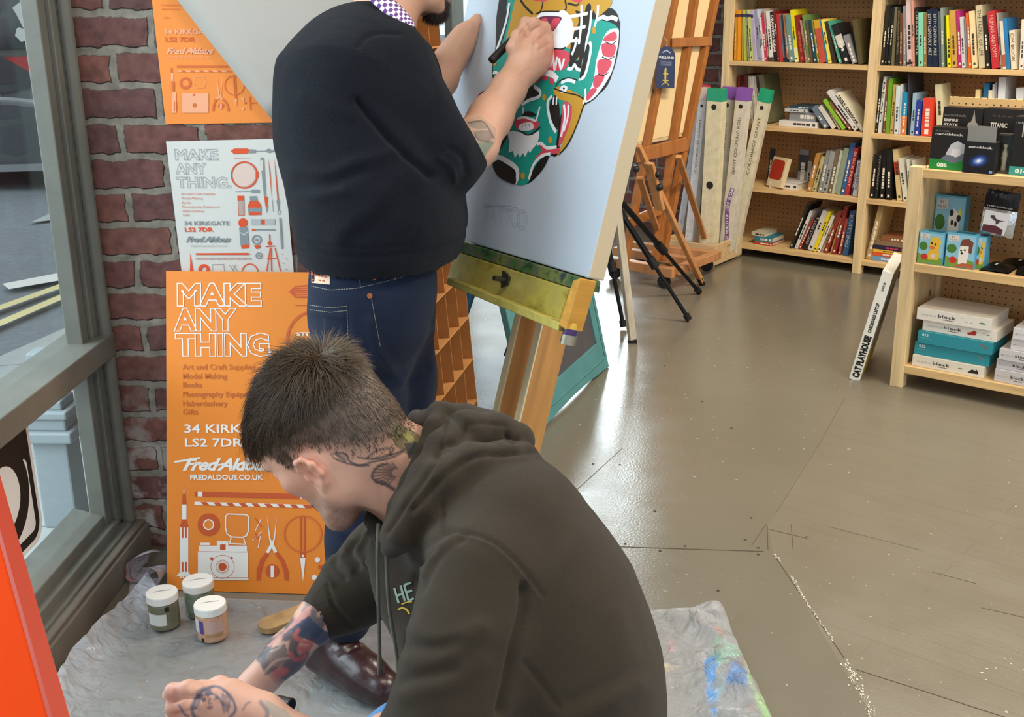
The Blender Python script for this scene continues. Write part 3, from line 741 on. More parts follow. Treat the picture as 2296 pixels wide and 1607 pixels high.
# ================================================================== POSTERS
class Sheet:
    """a flat printed thing: origin o, axes ex (to the right), ey (up), n towards the viewer; px() turns a photo pixel into its own x, y"""
    def __init__(s, o, ex, ey):
        s.o = np.array(o, float); s.ex = nz(ex); ey = np.array(ey, float); s.ey = nz(ey-s.ex*(ey@s.ex)); s.n = np.cross(s.ex, s.ey)
        s.mw = frame(s.o, s.ex, s.ey, s.n); s.layer = 0
    def px(s, x, y):
        p = on_plane(x, y, s.o, s.n)-s.o; return (p@s.ex, p@s.ey)
class Print:
    """collects flat printed shapes of several colours, each a hair above the last"""
    def __init__(s, sheet, conv, z0=0.0008): s.sh = sheet; s.cv = conv; s.mb = MB(); s.z = z0; s.cols = []
    def mi(s, c):
        if c not in s.cols: s.cols.append(c)
        return s.cols.index(c)
    def P(s, pts): return [s.sh.px(*s.cv(*p)) for p in pts]
    def poly(s, pts, c, sm=0):
        q = s.P(pts)
        if sm: q = smooth_poly(q, sm)
        s.mb.flat(q, s.z, s.mi(c)); s.z += 0.000012; return s
    def line(s, pts, w, c, closed=False, sm=0):
        q = s.P(pts); 
        if sm: q = [tuple(a) for a in smooth_line(q+([q[0]] if closed else []), sm)]; closed = False
        x0 = s.P([pts[0]])[0]; x1 = s.P([(pts[0][0]+w, pts[0][1])])[0]; wm = math.hypot(x1[0]-x0[0], x1[1]-x0[1])
        for k in stroke(q, wm, closed): s.mb.flat(k, s.z, s.mi(c))
        s.z += 0.000012; return s
    def disc(s, cx, cy, r, c, ry=None): return s.poly(circ(cx, cy, r, ry), c)
    def ring(s, cx, cy, r, w, c, ry=None): return s.line(circ(cx, cy, r, ry, 40), w, c, closed=True)
    def rect(s, x0, y0, x1, y1, c): return s.poly([(x0, y0), (x1, y0), (x1, y1), (x0, y1)], c)
    def done(s, name, parent, rough=0.5): return s.mb.build(name, [mat(c, rough=rough) for c in s.cols], parent)
def write_at(sh, cv, text, x, ybase, x1, cap, c, parent, name='lettering', z=0.0012, **kw):
    """text whose baseline starts at (x, ybase) and ends near x1 (given in crop pixels), cap height in crop pixels"""
    p = np.array(sh.px(*cv(x, ybase))); q = np.array(sh.px(*cv(x1, ybase))); t = np.array(sh.px(*cv(x, ybase-cap)))
    hgt = abs(t[1]-p[1]); wid = np.linalg.norm(q-p); ang = math.atan2(q[1]-p[1], q[0]-p[0])
    o = lettering(name, text, hgt, mat(c, rough=0.5), None, None, **kw)
    w0 = max(v.co.x for v in o.data.vertices)-min(0, min(v.co.x for v in o.data.vertices))
    o.parent = parent
    o.matrix_local = Matrix.Translation((p[0], p[1], z)) @ Matrix.Rotation(ang, 4, 'Z') @ Matrix.Diagonal((wid/w0, 1, 1, 1))
    return o

WHITE, RUST, PALE = 'f3efe9', 'd0582a', 'e9a284'
def zoomer(x0, y0, s): return lambda a, b: (x0+a/s, y0+b/s)

# ---------------- the big orange board standing on the floor, leaning on the wall
bl = on_floor(375, 1323); br = on_floor(700, 1334)
BD = Sheet((bl[0], bl[1], 0.002), br-bl, (0.0, 0.222, 0.811))
board = empty('poster_board', label='big orange shop poster board standing on the floor, leaning against the brick wall', cat='poster board', mw=BD.mw)
x = MB(); x.box((0, 0, -0.012), (0.594, 0.841, 0)); x.build('panel', mat('f08a2c', rough=0.42, spec=0.4), board)
cv = zoomer(340, 600, 2.1714)
for t, xx, yb, x1 in (('MAKE', 122, 180, 537), ('ANY', 120, 302, 432), ('THING.', 122, 424, 618)):
    write_at(BD, cv, t, xx, yb, x1, 104, WHITE, board, 'headline', outline=0.0013, bold=0.0034)
for t, yb, x1 in (('Art and Craft Supplies', 495, 505), ('Model Making', 540, 368), ('Books', 582, 245), ('Photography Equipment', 628, 528), ('Haberdashery', 672, 370), ('Gifts', 714, 226)):
    write_at(BD, cv, t, 151, yb, x1, 27, 'c9682a', board, bold=0.0003)
write_at(BD, cv, '34 KIRKGATE', 157, 803, 640, 42, WHITE, board, bold=0.0006)
write_at(BD, cv, 'LS2 7DR', 159, 870, 445, 42, WHITE, board, bold=0.0006)
write_at(BD, cv, 'Fred Aldous', 150, 984, 590, 58, WHITE, board, 'script', bold=0.0016, shear=0.42, space=0.86)
write_at(BD, cv, 'FREDALDOUS.CO.UK', 187, 1032, 544, 26, WHITE, board, bold=0.0006)
p = Print(BD, cv)
p.line([(112, 945), (160, 938), (235, 925)], 9, WHITE).line([(318, 962), (350, 955), (375, 950)], 8, WHITE)
# rocket
p.poly([(158, 1060), (165, 1100), (152, 1100)], PALE).poly([(152, 1100), (165, 1100), (169, 1150), (148, 1150)], RUST).rect(148, 1152, 170, 1224, WHITE).poly([(148, 1226), (170, 1226), (178, 1262), (137, 1262)], RUST)
p.rect(139, 1264, 179, 1485, WHITE)
for a in (147, 163): p.rect(a, 1264, a+9, 1315, RUST).rect(a, 1432, a+9, 1486, RUST)
p.poly([(139, 1480), (179, 1480), (196, 1500), (122, 1500)], WHITE)
for a in (140, 151, 162, 173): p.rect(a, 1486, a+7, 1510, WHITE)
# pencil and striped stick
p.poly([(210, 1088), (725, 1101), (725, 1126), (210, 1113)], RUST).poly([(225, 1088), (248, 1089), (248, 1114), (225, 1113)], WHITE).poly([(725, 1101), (752, 1113), (725, 1126)], WHITE)
p.poly([(209, 1138), (767, 1153), (767, 1169), (209, 1154)], WHITE)
for i in range(9): a = 238+i*62; p.poly([(a, 1139+(a-209)*.027), (a+30, 1139+(a-209)*.027), (a+46, 1155+(a-209)*.027), (a+16, 1155+(a-209)*.027)], RUST)
# tape reel, flash, camera
p.disc(278, 1250, 54, RUST, 55).disc(278, 1250, 27, WHITE).disc(278, 1250, 21, 'ef8b2f')
p.line([(372, 1198), (462, 1202), (473, 1212), (472, 1280), (462, 1305), (440, 1312), (390, 1310), (368, 1296), (360, 1262), (361, 1210)], 6, WHITE, closed=True)
p.line([(388, 1312), (380, 1342), (458, 1346), (448, 1314)], 6, WHITE)
p.rect(237, 1338, 285, 1350, WHITE).rect(230, 1352, 465, 1380, WHITE).rect(226, 1380, 470, 1508, WHITE).rect(222, 1510, 472, 1521, WHITE).rect(318, 1330, 374, 1386, WHITE).rect(334, 1346, 361, 1373, RUST)
p.ring(346, 1455, 57, 2.5, RUST).ring(346, 1455, 32, 2, RUST).ring(346, 1455, 27, 2, RUST).disc(346, 1455, 20, RUST).disc(293, 1416, 8, RUST).disc(390, 1413, 7, RUST).line([(228, 1381), (470, 1384)], 2.5, RUST).line([(228, 1508), (470, 1508)], 2, RUST)
# pins, pliers, scissors, dots
for a, b, c in (((505, 1280), (534, 1222), WHITE), ((503, 1216), (536, 1262), RUST), ((492, 1326), (536, 1284), WHITE), ((502, 1288), (530, 1332), RUST), ((519, 1364), (530, 1306), WHITE), ((498, 1318), (520, 1296), RUST)): p.line([a, b], 4, c)
p.poly([(562, 1206), (580, 1320), (597, 1348), (612, 1380), (598, 1388), (580, 1350), (573, 1320)], WHITE).poly([(610, 1206), (595, 1320), (577, 1348), (556, 1384), (570, 1390), (594, 1350), (601, 1320)], WHITE)
p.poly([(556, 1386), (572, 1394), (548, 1430), (534, 1480), (530, 1520), (512, 1522), (512, 1470), (530, 1420)], RUST).poly([(616, 1384), (600, 1392), (628, 1430), (644, 1480), (648, 1522), (666, 1522), (664, 1470), (644, 1420)], RUST)
p.disc(588, 1475, 33, RUST).rect(580, 1450, 597, 1506, WHITE)
p.ring(737, 1295, 90, 7, 'dd7030', 87).rect(724, 1212, 731, 1392, RUST).rect(742, 1212, 749, 1392, RUST).poly([(723, 1412), (750, 1412), (738, 1526)], WHITE).rect(725, 1390, 749, 1412, RUST).disc(737, 1402, 6, WHITE)
p.disc(808, 1421, 13, WHITE).disc(823, 1456, 11, RUST).disc(793, 1507, 13, WHITE).ring(835, 1160, 17, 6, WHITE)
# brush, needle and hoop at the top
p.poly([(668, 117), (700, 88), (780, 82), (810, 100), (810, 132), (780, 148), (700, 146)], RUST)
for i in range(5): p.line([(690+i*4, 98+i*10), (800, 92+i*11)], 2.5, 'ef8b2f')
p.line([(698, 183), (800, 184)], 3, RUST).ring(800, 350, 140, 13, 'dd7030').ring(800, 350, 140, 5, RUST)
p.done('picture_print', board)
write_at(BD, cv, 'STITCH', 705, 332, 850, 18, WHITE, board, bold=0.0004)

# ---------------- white paper poster
WP = Sheet(at_y(372, 317, YB-0.006), at_y(632, 311, YB-0.006)-at_y(372, 317, YB-0.006), (0.028, 0, 1))
wp = empty('poster', label='white paper poster on the brick wall, above the big orange board', cat='poster', mw=WP.mw)
def paper(w, h, n=10, amp=0.004, ph=0.0):
    m_ = MB(); v = []; f = []
    for j in range(n+1):
        for i in range(n+1):
            v.append((w*i/n, -h*j/n, amp*math.sin(3*i/n+2*j/n+ph)*0.4-0.0003))
    for j in range(n):
        for i in range(n): a = j*(n+1)+i; f.append((a, a+n+1, a+n+2, a+1))
    return m_.add(v, f)
paper(0.298, 0.42, amp=0.0).build('sheet', mat('d9d8d2', rough=0.7), wp, smooth=True)
cz = zoomer(0, 0, 2.5914); GREY, OR = '8b9397', 'e0562c'
for t, xx, yb, x1 in (('MAKE', 1016, 926, 1270), ('ANY', 1026, 1008, 1208), ('THING.', 1030, 1088, 1348)):
    write_at(WP, cz, t, xx, yb, x1, 62, GREY, wp, 'headline', outline=0.0005, bold=0.0010)
for t, yb, x1 in (('Art and Craft Supplies', 1131, 1250), ('Model Making', 1157, 1178), ('Books', 1182, 1110), ('Photography Equipment', 1206, 1278), ('Haberdashery', 1231, 1186), ('Gifts', 1255, 1104)):
    write_at(WP, cz, t, 1052+(yb-1131)*.09, yb, x1, 13, 'd98266', wp)
write_at(WP, cz, '34 KIRKGATE', 1071, 1308, 1335, 25, GREY, wp, bold=0.0004)
write_at(WP, cz, 'LS2 7DR', 1073, 1345, 1240, 25, OR, wp, bold=0.0004)
write_at(WP, cz, 'Fred Aldous', 1080, 1406, 1345, 34, GREY, wp, 'script', bold=0.0009, shear=0.42, space=0.86)
write_at(WP, cz, 'FREDALDOUS.CO.UK', 1106, 1434, 1322, 12, 'b9bdbd', wp)
p = Print(WP, cz)
p.poly([(1340, 878), (1360, 862), (1440, 862), (1448, 876), (1440, 892), (1360, 894)], OR).poly([(1448, 866), (1486, 868), (1486, 888), (1448, 890)], GREY).line([(1486, 878), (1545, 877)], 4, GREY).poly([(1538, 876), (1560, 862), (1602, 878), (1562, 888)], GREY)
p.line([(1360, 918), (1460, 916)], 2.5, OR).ring(1420, 1016, 75, 9, OR).disc(1420, 1016, 66, 'e3c9bd').poly([(1486, 1000), (1502, 996), (1503, 1030), (1488, 1032)], OR)
p.poly([(1512, 920), (1522, 912), (1534, 920), (1546, 1140), (1558, 1200), (1552, 1240), (1546, 1216), (1534, 1140)], GREY).rect(1517, 930, 1528, 990, 'd9d8d2').poly([(1536, 1142), (1557, 1144), (1554, 1200), (1543, 1200)], OR)
p.poly([(1558, 912), (1566, 1010), (1582, 1180), (1572, 1010)], OR).line([(1582, 1160), (1588, 1230)], 3, GREY).poly([(1594, 912), (1606, 1020), (1620, 1160), (1612, 1164), (1600, 1020)], OR).poly([(1606, 1162), (1626, 1160), (1622, 1220), (1618, 1230)], GREY).ring(1622, 1232, 8, 3, GREY, 14)
p.line([(1368, 1112), (1465, 1110)], 4, GREY).rect(1462, 1100, 1508, 1120, GREY)
p.rect(1380, 1138, 1416, 1164, OR).rect(1382, 1166, 1416, 1250, 'b9a39c').line([(1381, 1138), (1416, 1138), (1420, 1250), (1388, 1250)], 3, OR, closed=True)
p.poly([(1450, 1140), (1492, 1138), (1496, 1164), (1454, 1166)], GREY).poly([(1450, 1168), (1500, 1166), (1518, 1196), (1518, 1248), (1446, 1250), (1440, 1196)], OR).rect(1442, 1206, 1518, 1232, GREY)
p.disc(1412, 1294, 27, OR).poly([(1390, 1320), (1438, 1318), (1448, 1420), (1398, 1424)], GREY).line([(1396, 1350), (1420, 1364), (1440, 1346)], 4, 'd9d8d2').poly([(1400, 1424), (1448, 1420), (1446, 1440), (1404, 1444)], OR)
p.rect(1458, 1272, 1598, 1306, 'b4babb').rect(1516, 1274, 1540, 1304, OR).rect(1464, 1330, 1600, 1338, GREY).rect(1464, 1329, 1484, 1340, OR)
p.ring(1492, 1392, 24, 9, GREY).disc(1492, 1392, 9, GREY).poly([(1474, 1424), (1514, 1422), (1510, 1440), (1490, 1446)], OR)
p.poly([(1622, 1264), (1634, 1264), (1646, 1442), (1634, 1446)], GREY).line([(1566, 1360), (1568, 1420)], 6, OR).disc(1567, 1412, 12, OR).line([(1544, 1432), (1600, 1428)], 6, OR).line([(1570, 1440), (1550, 1575)], 6, OR).line([(1575, 1440), (1578, 1575)], 6, OR).line([(1598, 1440), (1630, 1575)], 6, OR).line([(1552, 1500), (1614, 1500)], 5, OR)
p.poly([(1138, 1470), (1440, 1468), (1456, 1474), (1440, 1480), (1138, 1480)], OR).rect(1138, 1500, 1462, 1506, GREY)
for i in range(8): p.rect(1150+i*38, 1500, 1168+i*38, 1506, OR)
p.poly([(1104, 1466), (1118, 1540), (1122, 1575), (1104, 1575), (1106, 1520)], OR).ring(1186, 1566, 24, 18, OR).line([(1232, 1590), (1234, 1536), (1300, 1534), (1306, 1590)], 3, GREY).ring(1452, 1590, 48, 6, OR, 58).ring(1505, 1484, 17, 6, GREY).disc(1505, 1484, 7, GREY)
for a, b in ((1330, 1372), (1352, 1392), (1372, 1340)): p.line([(a, 1536), (b, 1590)], 2.5, GREY)
for a, b in ((1632, 1472), (1660, 1500), (1640, 1525), (1655, 1560)): p.line([(a, b), (a+12, b+6)], 3, GREY)
p.done('picture_print', wp, 0.6)

# ---------------- small orange paper poster higher up
OP = Sheet(at_y(343, 0, YB-0.005)+np.array([-0.004, 0, 0.122]), (1, 0, 0.008), (-0.012, 0, 1))
op = empty('poster', label='orange paper poster on the brick wall, half covered by the hanging grey sheet', cat='poster', mw=OP.mw)
paper(0.300, 0.422, amp=0.0).build('sheet', mat('f5903f', rough=0.65), op, smooth=True)
p = Print(OP, cz); RU2 = 'd96a33'; PK = 'f3ab84'
write_at(OP, cz, 'Haberdashery', 940, 58, 1045, 12, RU2, op); write_at(OP, cz, 'Photography Equipment', 936, 34, 1120, 12, RU2, op); write_at(OP, cz, 'Gifts', 950, 108, 990, 12, RU2, op)
write_at(OP, cz, '34 KIRKGATE', 955, 197, 1240, 28, PK, op, bold=0.0004); write_at(OP, cz, 'LS2 7DR', 961, 242, 1135, 28, RU2, op, bold=0.0004)
write_at(OP, cz, 'Fred Aldous', 965, 312, 1245, 36, PK, op, 'script', bold=0.0009, shear=0.42, space=0.86); write_at(OP, cz, 'FREDALDOUS.CO.UK', 985, 340, 1225, 12, PK, op)
p.rect(1028, 380, 1340, 392, RU2).rect(1032, 408, 1345, 418, PK)
for i in range(6): p.poly([(1050+i*52, 408), (1074+i*52, 408), (1084+i*52, 418), (1060+i*52, 418)], RU2)
p.disc(1078, 483, 35, RU2).disc(1080, 483, 18, 'f5903f').line([(1130, 446), (1182, 444), (1194, 470), (1186, 510), (1142, 512), (1126, 480)], 3, PK, closed=True)
p.rect(1058, 540, 1212, 655, PK).disc(1132, 612, 13, RU2).rect(1120, 545, 1136, 558, RU2).rect(998, 535, 1024, 655, PK).rect(992, 395, 1002, 420, RU2).rect(994, 425, 1008, 470, PK).rect(998, 474, 1014, 530, RU2).rect(1012, 590, 1018, 645, RU2).rect(1022, 590, 1027, 645, RU2)
p.poly([(1262, 440), (1276, 550), (1296, 575), (1286, 580), (1268, 552)], PK).poly([(1294, 444), (1280, 550), (1252, 575), (1262, 582), (1286, 552)], PK).line([(1256, 574), (1242, 610), (1238, 645)], 11, RU2).line([(1296, 574), (1320, 606), (1328, 645)], 11, RU2).disc(1284, 615, 17, RU2).rect(1279, 600, 1289, 635, PK)
p.ring(1362, 495, 56, 5, RU2).line([(1356, 440), (1368, 575)], 5, RU2).line([(1366, 440), (1374, 575)], 5, RU2).poly([(1362, 575), (1378, 573), (1374, 625)], PK).disc(1412, 575, 8, PK).disc(1424, 597, 7, RU2).disc(1412, 632, 8, PK).line([(1452, 560), (1456, 640)], 6, RU2).line([(1456, 600), (1490, 596)], 5, RU2)
p.done('picture_print', op, 0.6)

# ---------------- large grey sheet of paper hung corner down in front of the upper poster
cpt = at_y(610, 271, YB-0.035); e1 = at_y(397, 0, YB-0.035)-cpt; e1 = nz(e1); e2 = np.array([-e1[2], 0, e1[0]]); e2 = e2 if e2[2] > 0 else -e2
v = []; f = []; N1, N2 = 14, 20
for i in range(N1+1):
    for j in range(N2+1):
        a, b = 0.62*i/N1, 0.84*j/N2
        p_ = cpt+e1*a+e2*b; bow = 0.014*math.sin(2.2*(a+b)+1)+0.010*math.sin(5*a-3*b)+0.05*(a*b)
        v.append((p_[0], p_[1]+0.012-bow*0.5, p_[2]))
for i in range(N1):
    for j in range(N2):
        a = i*(N2+1)+j; f.append((a, a+1, a+N2+2, a+N2+1))
x = MB(); x.add(v, f); gs = x.build('paper_sheet', mat('b4aea6', rough=0.75, var=0.05, vscale=3), smooth=True)
md = gs.modifiers.new('thickness', 'SOLIDIFY'); md.thickness = 0.0008
tag(gs, 'large plain grey sheet of paper hanging corner down over the upper poster', 'paper')

# ---------------- orange panel at the near left, close to the camera
pa, pb = at_d(4, 1108, 1.30), at_d(152, 1625, 1.12)
mb = MB(); dn = nz(pb-pa); out = np.array([-0.93, 0.32, 0.0])*0.5; th = np.array([0.32, 0.93, 0])*0.02
t0 = pa-dn*0.10-th; t1 = pb+dn*0.55-th
mb.hexa([t1, t1+out, t1+out+th, t1+th, t0, t0+out, t0+out+th, t0+th])
fo = empty('display_board', label='bright orange board close to the camera beside the window', cat='board')
mb.build('panel', mat('cf3c06', rough=0.8, spec=0.08), fo, bevel=0.003, recalc=True)
mb = MB(); e = dn*0.0; w_ = -out/0.5*0.006
q0, q1 = t0+w_, t1+w_
mb.hexa([q1, q1-w_, q1-w_+th, q1+th, q0, q0-w_, q0-w_+th, q0+th]); mb.build('edge_strip', mat('a82c08', rough=0.5), fo, recalc=True)
# ================================================================== BOOKCASE AGAINST THE BACK WALL, AND THE LOW DISPLAY SHELF
# local frame of the bookcase: x along the shelves, y away from the room (depth), z up
BCM = frame((Q0[0], Q0[1], 0), UX, WX, (0, 0, 1))
NB = -WX
def bc(px, py, off=0.0):
    """photo pixel -> bookcase local x, z on the plane y=off"""
    p = on_plane(px, py, (Q0[0], Q0[1], 0)+WX*off, NB)-np.array([Q0[0], Q0[1], 0]); return p@UX, p[2]
PINE, PINE2, PEG = wood('e3c797'), wood('dcb881', scale=(3, 40, 40)), None
def peg_mat(c='b98d5c'):
    m = bpy.data.materials.new('pegboard'); m.use_nodes = True; nt = m.node_tree; N = nt.nodes; L = nt.links; b = N['Principled BSDF']
    tc = N.new('ShaderNodeTexCoord'); sp = N.new('ShaderNodeSeparateXYZ'); L.new(tc.outputs['Object'], sp.inputs[0])
    def cell(s):
        a = N.new('ShaderNodeMath'); a.operation = 'MULTIPLY'; L.new(s, a.inputs[0]); a.inputs[1].default_value = 1/0.026
        f = N.new('ShaderNodeMath'); f.operation = 'FRACT'; L.new(a.outputs[0], f.inputs[0])
        d = N.new('ShaderNodeMath'); d.operation = 'SUBTRACT'; L.new(f.outputs[0], d.inputs[0]); d.inputs[1].default_value = 0.5
        q = N.new('ShaderNodeMath'); q.operation = 'MULTIPLY'; L.new(d.outputs[0], q.inputs[0]); L.new(d.outputs[0], q.inputs[1]); return q.outputs[0]
    ad = N.new('ShaderNodeMath'); ad.operation = 'ADD'; L.new(cell(sp.outputs[0]), ad.inputs[0]); L.new(cell(sp.outputs[2]), ad.inputs[1])
    lt = N.new('ShaderNodeMath'); lt.operation = 'LESS_THAN'; L.new(ad.outputs[0], lt.inputs[0]); lt.inputs[1].default_value = 0.013
    mx = N.new('ShaderNodeMix'); mx.data_type = 'RGBA'; L.new(lt.outputs[0], mx.inputs[0]); mx.inputs[6].default_value = (*lin(c), 1); mx.inputs[7].default_value = (*lin('2a1d12'), 1)
    L.new(mx.outputs[2], b.inputs[0]); b.inputs['Roughness'].default_value = 0.6
    return m
PEG = peg_mat()
bookcase = empty('bookcase', label='tall pine bookcase of two bays with pegboard backs against the back wall', cat='bookcase', mw=BCM)
DEP = 0.30
HT = 1.95
ups = [(-0.842, -0.797), (-0.001, 0.046), (0.845, 0.89)]
for a, b in ups:
    x = MB(); x.box((a, 0, 0), (b, 0.045, HT)); x.build('upright', PINE, bookcase, bevel=0.002)
    x = MB(); x.box((a, DEP-0.045, 0), (b, DEP, HT)); x.build('upright', PINE, bookcase, bevel=0.002)
    x = MB(); x.box((a+0.012, 0.045, 0.05), (b-0.012, DEP-0.045, HT)); x.build('side_panel', PINE, bookcase)
SH = [0.073, 0.405, 0.747, 1.088, 1.475, 1.80]
for (a, b) in ((-0.797, -0.001), (0.046, 0.845)):
    for z in SH:
        x = MB(); x.box((a, 0.004, z-0.024), (b, DEP-0.01, z)); x.build('shelf', PINE2, bookcase, bevel=0.0015)
    x = MB(); x.box((a, DEP-0.012, 0.06), (b, DEP-0.004, HT)); x.build('back_panel', PEG, bookcase)

# ---------------- books
PAGES = mat('d8cfb8', rough=0.8, var=0.08, vscale=200, stretch=(1, 1, 0.02))
def name_col(h):
    import colorsys
    r, g, b = [int(h[i:i+2], 16)/255 for i in (0, 2, 4)]; hh, s, v = colorsys.rgb_to_hsv(r, g, b); hh *= 360
    if v < 0.24: return 'black'
    if s < 0.13: return 'white' if v > 0.78 else ('light grey' if v > 0.6 else ('grey' if v > 0.4 else 'dark grey'))
    pre = 'dark ' if v < 0.5 else ('pale ' if s < 0.33 and v > 0.6 else '')
    for lim, n in ((14, 'red'), (24, 'rust'), (40, 'orange' if s > 0.6 and v > 0.7 else ('tan' if v > 0.55 else 'brown')), (52, 'gold' if v > .6 else 'olive'), (66, 'yellow' if v > 0.75 else 'olive'), (100, 'lime'), (160, 'green'), (195, 'teal'), (215, 'sky blue' if v > .6 else 'blue'), (255, 'blue'), (300, 'purple'), (345, 'magenta'), (361, 'red')):
        if hh < lim: return pre+n if pre+n not in ('dark brown ',) else 'brown'
ORD = ['first', 'second', 'third', 'fourth', 'fifth', 'sixth', 'seventh', 'eighth', 'ninth', 'tenth', 'eleventh', 'twelfth', 'thirteenth', 'fourteenth', 'fifteenth', 'sixteenth', 'seventeenth', 'eighteenth', 'nineteenth', 'twentieth'] 
ORD += ['twenty-'+o for o in ORD[:9]]+['thirtieth']+['thirty-'+o for o in ORD[:9]]
def spine_marks(h, t, seed, c):
    """unreadable little title blocks on a spine: bars along its height"""
    r = random.Random(seed); m_ = MB(); z = h*r.uniform(0.55, 0.8); w = t*r.uniform(0.28, 0.45)
    x0 = (t-w)/2
    for _ in range(r.randint(3, 8)):
        L_ = r.uniform(0.008, 0.024)
        if z-L_ < h*0.18: break
        m_.add([(x0, -0.0006, z-L_), (x0+w, -0.0006, z-L_), (x0+w, -0.0006, z), (x0, -0.0006, z)], [(0, 1, 2, 3)]); z -= L_+0.004
    m_.add([(t*0.3, -0.0006, h*0.05), (t*0.7, -0.0006, h*0.05), (t*0.7, -0.0006, h*0.05+t*0.5), (t*0.3, -0.0006, h*0.05+t*0.5)], [(0, 1, 2, 3)])
    return m_
def book(t, h, d, col, mw, label, group, title=None, tcol=None, band=None, seed=0, tb=0.0):
    """spine towards -y, standing on z=0, thickness along x"""
    o = empty('book', label=label, cat='book', group=group, mw=mw)
    cv_ = mat(col, rough=0.42, spec=0.4, var=0.10, vscale=14)
    c = 0.0022 if t > 0.012 else 0.0012
    x = MB(); x.box((0, 0, 0), (c, d, h)); x.box((t-c, 0, 0), (t, d, h)); x.box((c, 0, 0), (t-c, c, h)); x.build('cover', cv_, o)
    x = MB(); x.box((c, c, 0.003), (t-c, d-0.003, h-0.004)); x.build('pages', PAGES, o)
    if band:
        bcl, b0, b1 = band; x = MB(); x.box((-0.0003, -0.0003, h*b0), (t+0.0003, 0.004, h*b1)); x.build('spine_band', mat(bcl, rough=0.45), o)
    if tcol is None:
        l = sum(lin(col)); tcol = 'ebe4d4' if l < 0.9 else '3b342c'
    if title:
        tt = lettering('spine_lettering', title, min(t*0.62, 0.02), mat(tcol, rough=0.5), None, None, bold=tb)
        w0 = max(v.co.x for v in tt.data.vertices); hh = max(v.co.y for v in tt.data.vertices); L_ = h*0.74
        tt.parent = o
        tt.matrix_local = frame((t/2-hh/2, -0.0008, h*0.93), (0, 0, -1), (1, 0, 0), (0, -1, 0)) @ Matrix.Diagonal((L_/w0, 1, 1, 1))
    elif t > 0.008 and random.Random(seed).random() < 0.8:
        spine_marks(h, t, seed, tcol).build('spine_lettering', mat(tcol, rough=0.5), o)
    return o
def stand_row(items, conv, shelf_z, parentmat, where, group, y0=0.03, depth=0.17, sidefn=None, lean_sign=None):
    """items: (x0, x1, top, shift, colour, extra) in crop pixels; x at the shelf, 'top' pixel of the spine top, 'shift' sideways pixels of the top"""
    n = len(items); rows = []
    for i, it in enumerate(items):
        x0, x1, top, sh, c = it[:5]; ex = it[5] if len(it) > 5 else {}
        a = sidefn(*conv(x0, conv.base)); b = sidefn(*conv(x1, conv.base)); tp = sidefn(*conv(x0+sh, top))
        dz = max(0.06, tp[1]-shelf_z); dx = tp[0]-a[0]; th = math.atan2(dx, dz)
        rows.append([a[0], max(0.006, (b[0]-a[0])*0.97)*math.cos(th), math.hypot(dx, dz), th, c, ex])
    bays = [(-0.797, -0.001), (0.046, 0.845)]; mid = sum(r[0] for r in rows)/n; lo, hi = bays[0] if mid < 0 else bays[1]
    foot = lambda r: r[1]/math.cos(r[3]) if r[3] < 0 else r[1]*math.cos(r[3])
    right_face = lambda r, z: r[0]+foot(r)+z*math.tan(r[3])            # x of the right face at height z
    left_face = lambda r, z: r[0]+(z-(r[1]*math.sin(r[3]) if r[3] > 0 else 0))*math.tan(r[3])
    for i in range(n):                                                    # nothing may pass through its neighbour or the uprights
        r = rows[i]
        if i == 0:
            zt = r[2]*math.cos(r[3])
            if left_face(r, zt) < lo+0.002: r[3] = max(r[3], math.atan2(lo+0.002-r[0], zt))
            if r[0] < lo+0.002: r[0] = lo+0.002; r[3] = max(0, r[3])
            continue
        q = rows[i-1]; zz = min(r[2]*math.cos(r[3]), q[2]*math.cos(q[3]))
        if r[3] < 0 or q[3] < 0:
            lim = (right_face(q, zz)+0.0004-r[0])/zz
            if math.tan(r[3]) < lim:
                q[1] = max(q[1]*0.72, q[1]-(lim-math.tan(r[3]))*zz); r[3] = math.atan(max(math.tan(r[3]), (right_face(q, zz)+0.0004-r[0])/zz))
        if r[0] < right_face(q, 0)+0.0004: r[0] = right_face(q, 0)+0.0004
    for i in range(n-1, -1, -1):
        r = rows[i]; zt = r[2]*math.cos(r[3])
        if i == n-1 or rows[i+1][3] <= 0:
            edge = hi-0.002 if i == n-1 else 1e9
            if r[3] > 0:
                if i == n-1 and right_face(r, zt) > edge: r[3] = max(0, math.atan((edge-r[0]-r[1])/zt))
            if right_face(r, 0) > edge: r[0] -= right_face(r, 0)-edge
        if i < n-1 and r[3] > 0:
            q = rows[i+1]; zz = min(zt, q[2]*math.cos(q[3]))
            lim = (left_face(q, zz)-0.0004-r[0]-foot(r))/zz
            if math.tan(r[3]) > lim:
                r[1] = max(r[1]*0.72, r[1]-(math.tan(r[3])-lim)*zz); lim = (left_face(q, zz)-0.0004-r[0]-foot(r))/zz; r[3] = math.atan(min(math.tan(r[3]), lim))
    out = []
    for i, (x0, t, h, th, c, ex) in enumerate(rows):
        lift = t*math.sin(th) if th > 0 else 0.0
        yy = y0+0.012*((i*37) % 5)/5
        mw = parentmat @ Matrix.Translation((x0, yy, shelf_z+0.0006+lift)) @ Matrix.Rotation(th, 4, 'Y')
        lab = ex.get('label') or f"{name_col(c)}{' thick' if t > .028 else (' thin' if t < .013 else '')} book, {ORD[i]} from the left {where}"
        out.append(book(t, h, min(ex.get('d', min(depth, max(0.11, h*0.72))), DEP-0.014-yy), c, mw, lab, group, ex.get('title'), ex.get('tcol'), ex.get('band'), seed=i*31+len(group), tb=ex.get('tb', 0.0)))
    return out
class Z:
    def __init__(s, x0, y0, k, base=0): s.x0, s.y0, s.k, s.base = x0, y0, k, base
    def __call__(s, a, b): return (s.x0+a/s.k, s.y0+b/s.k)
def side(off): return lambda px, py: bc(px, py, off)

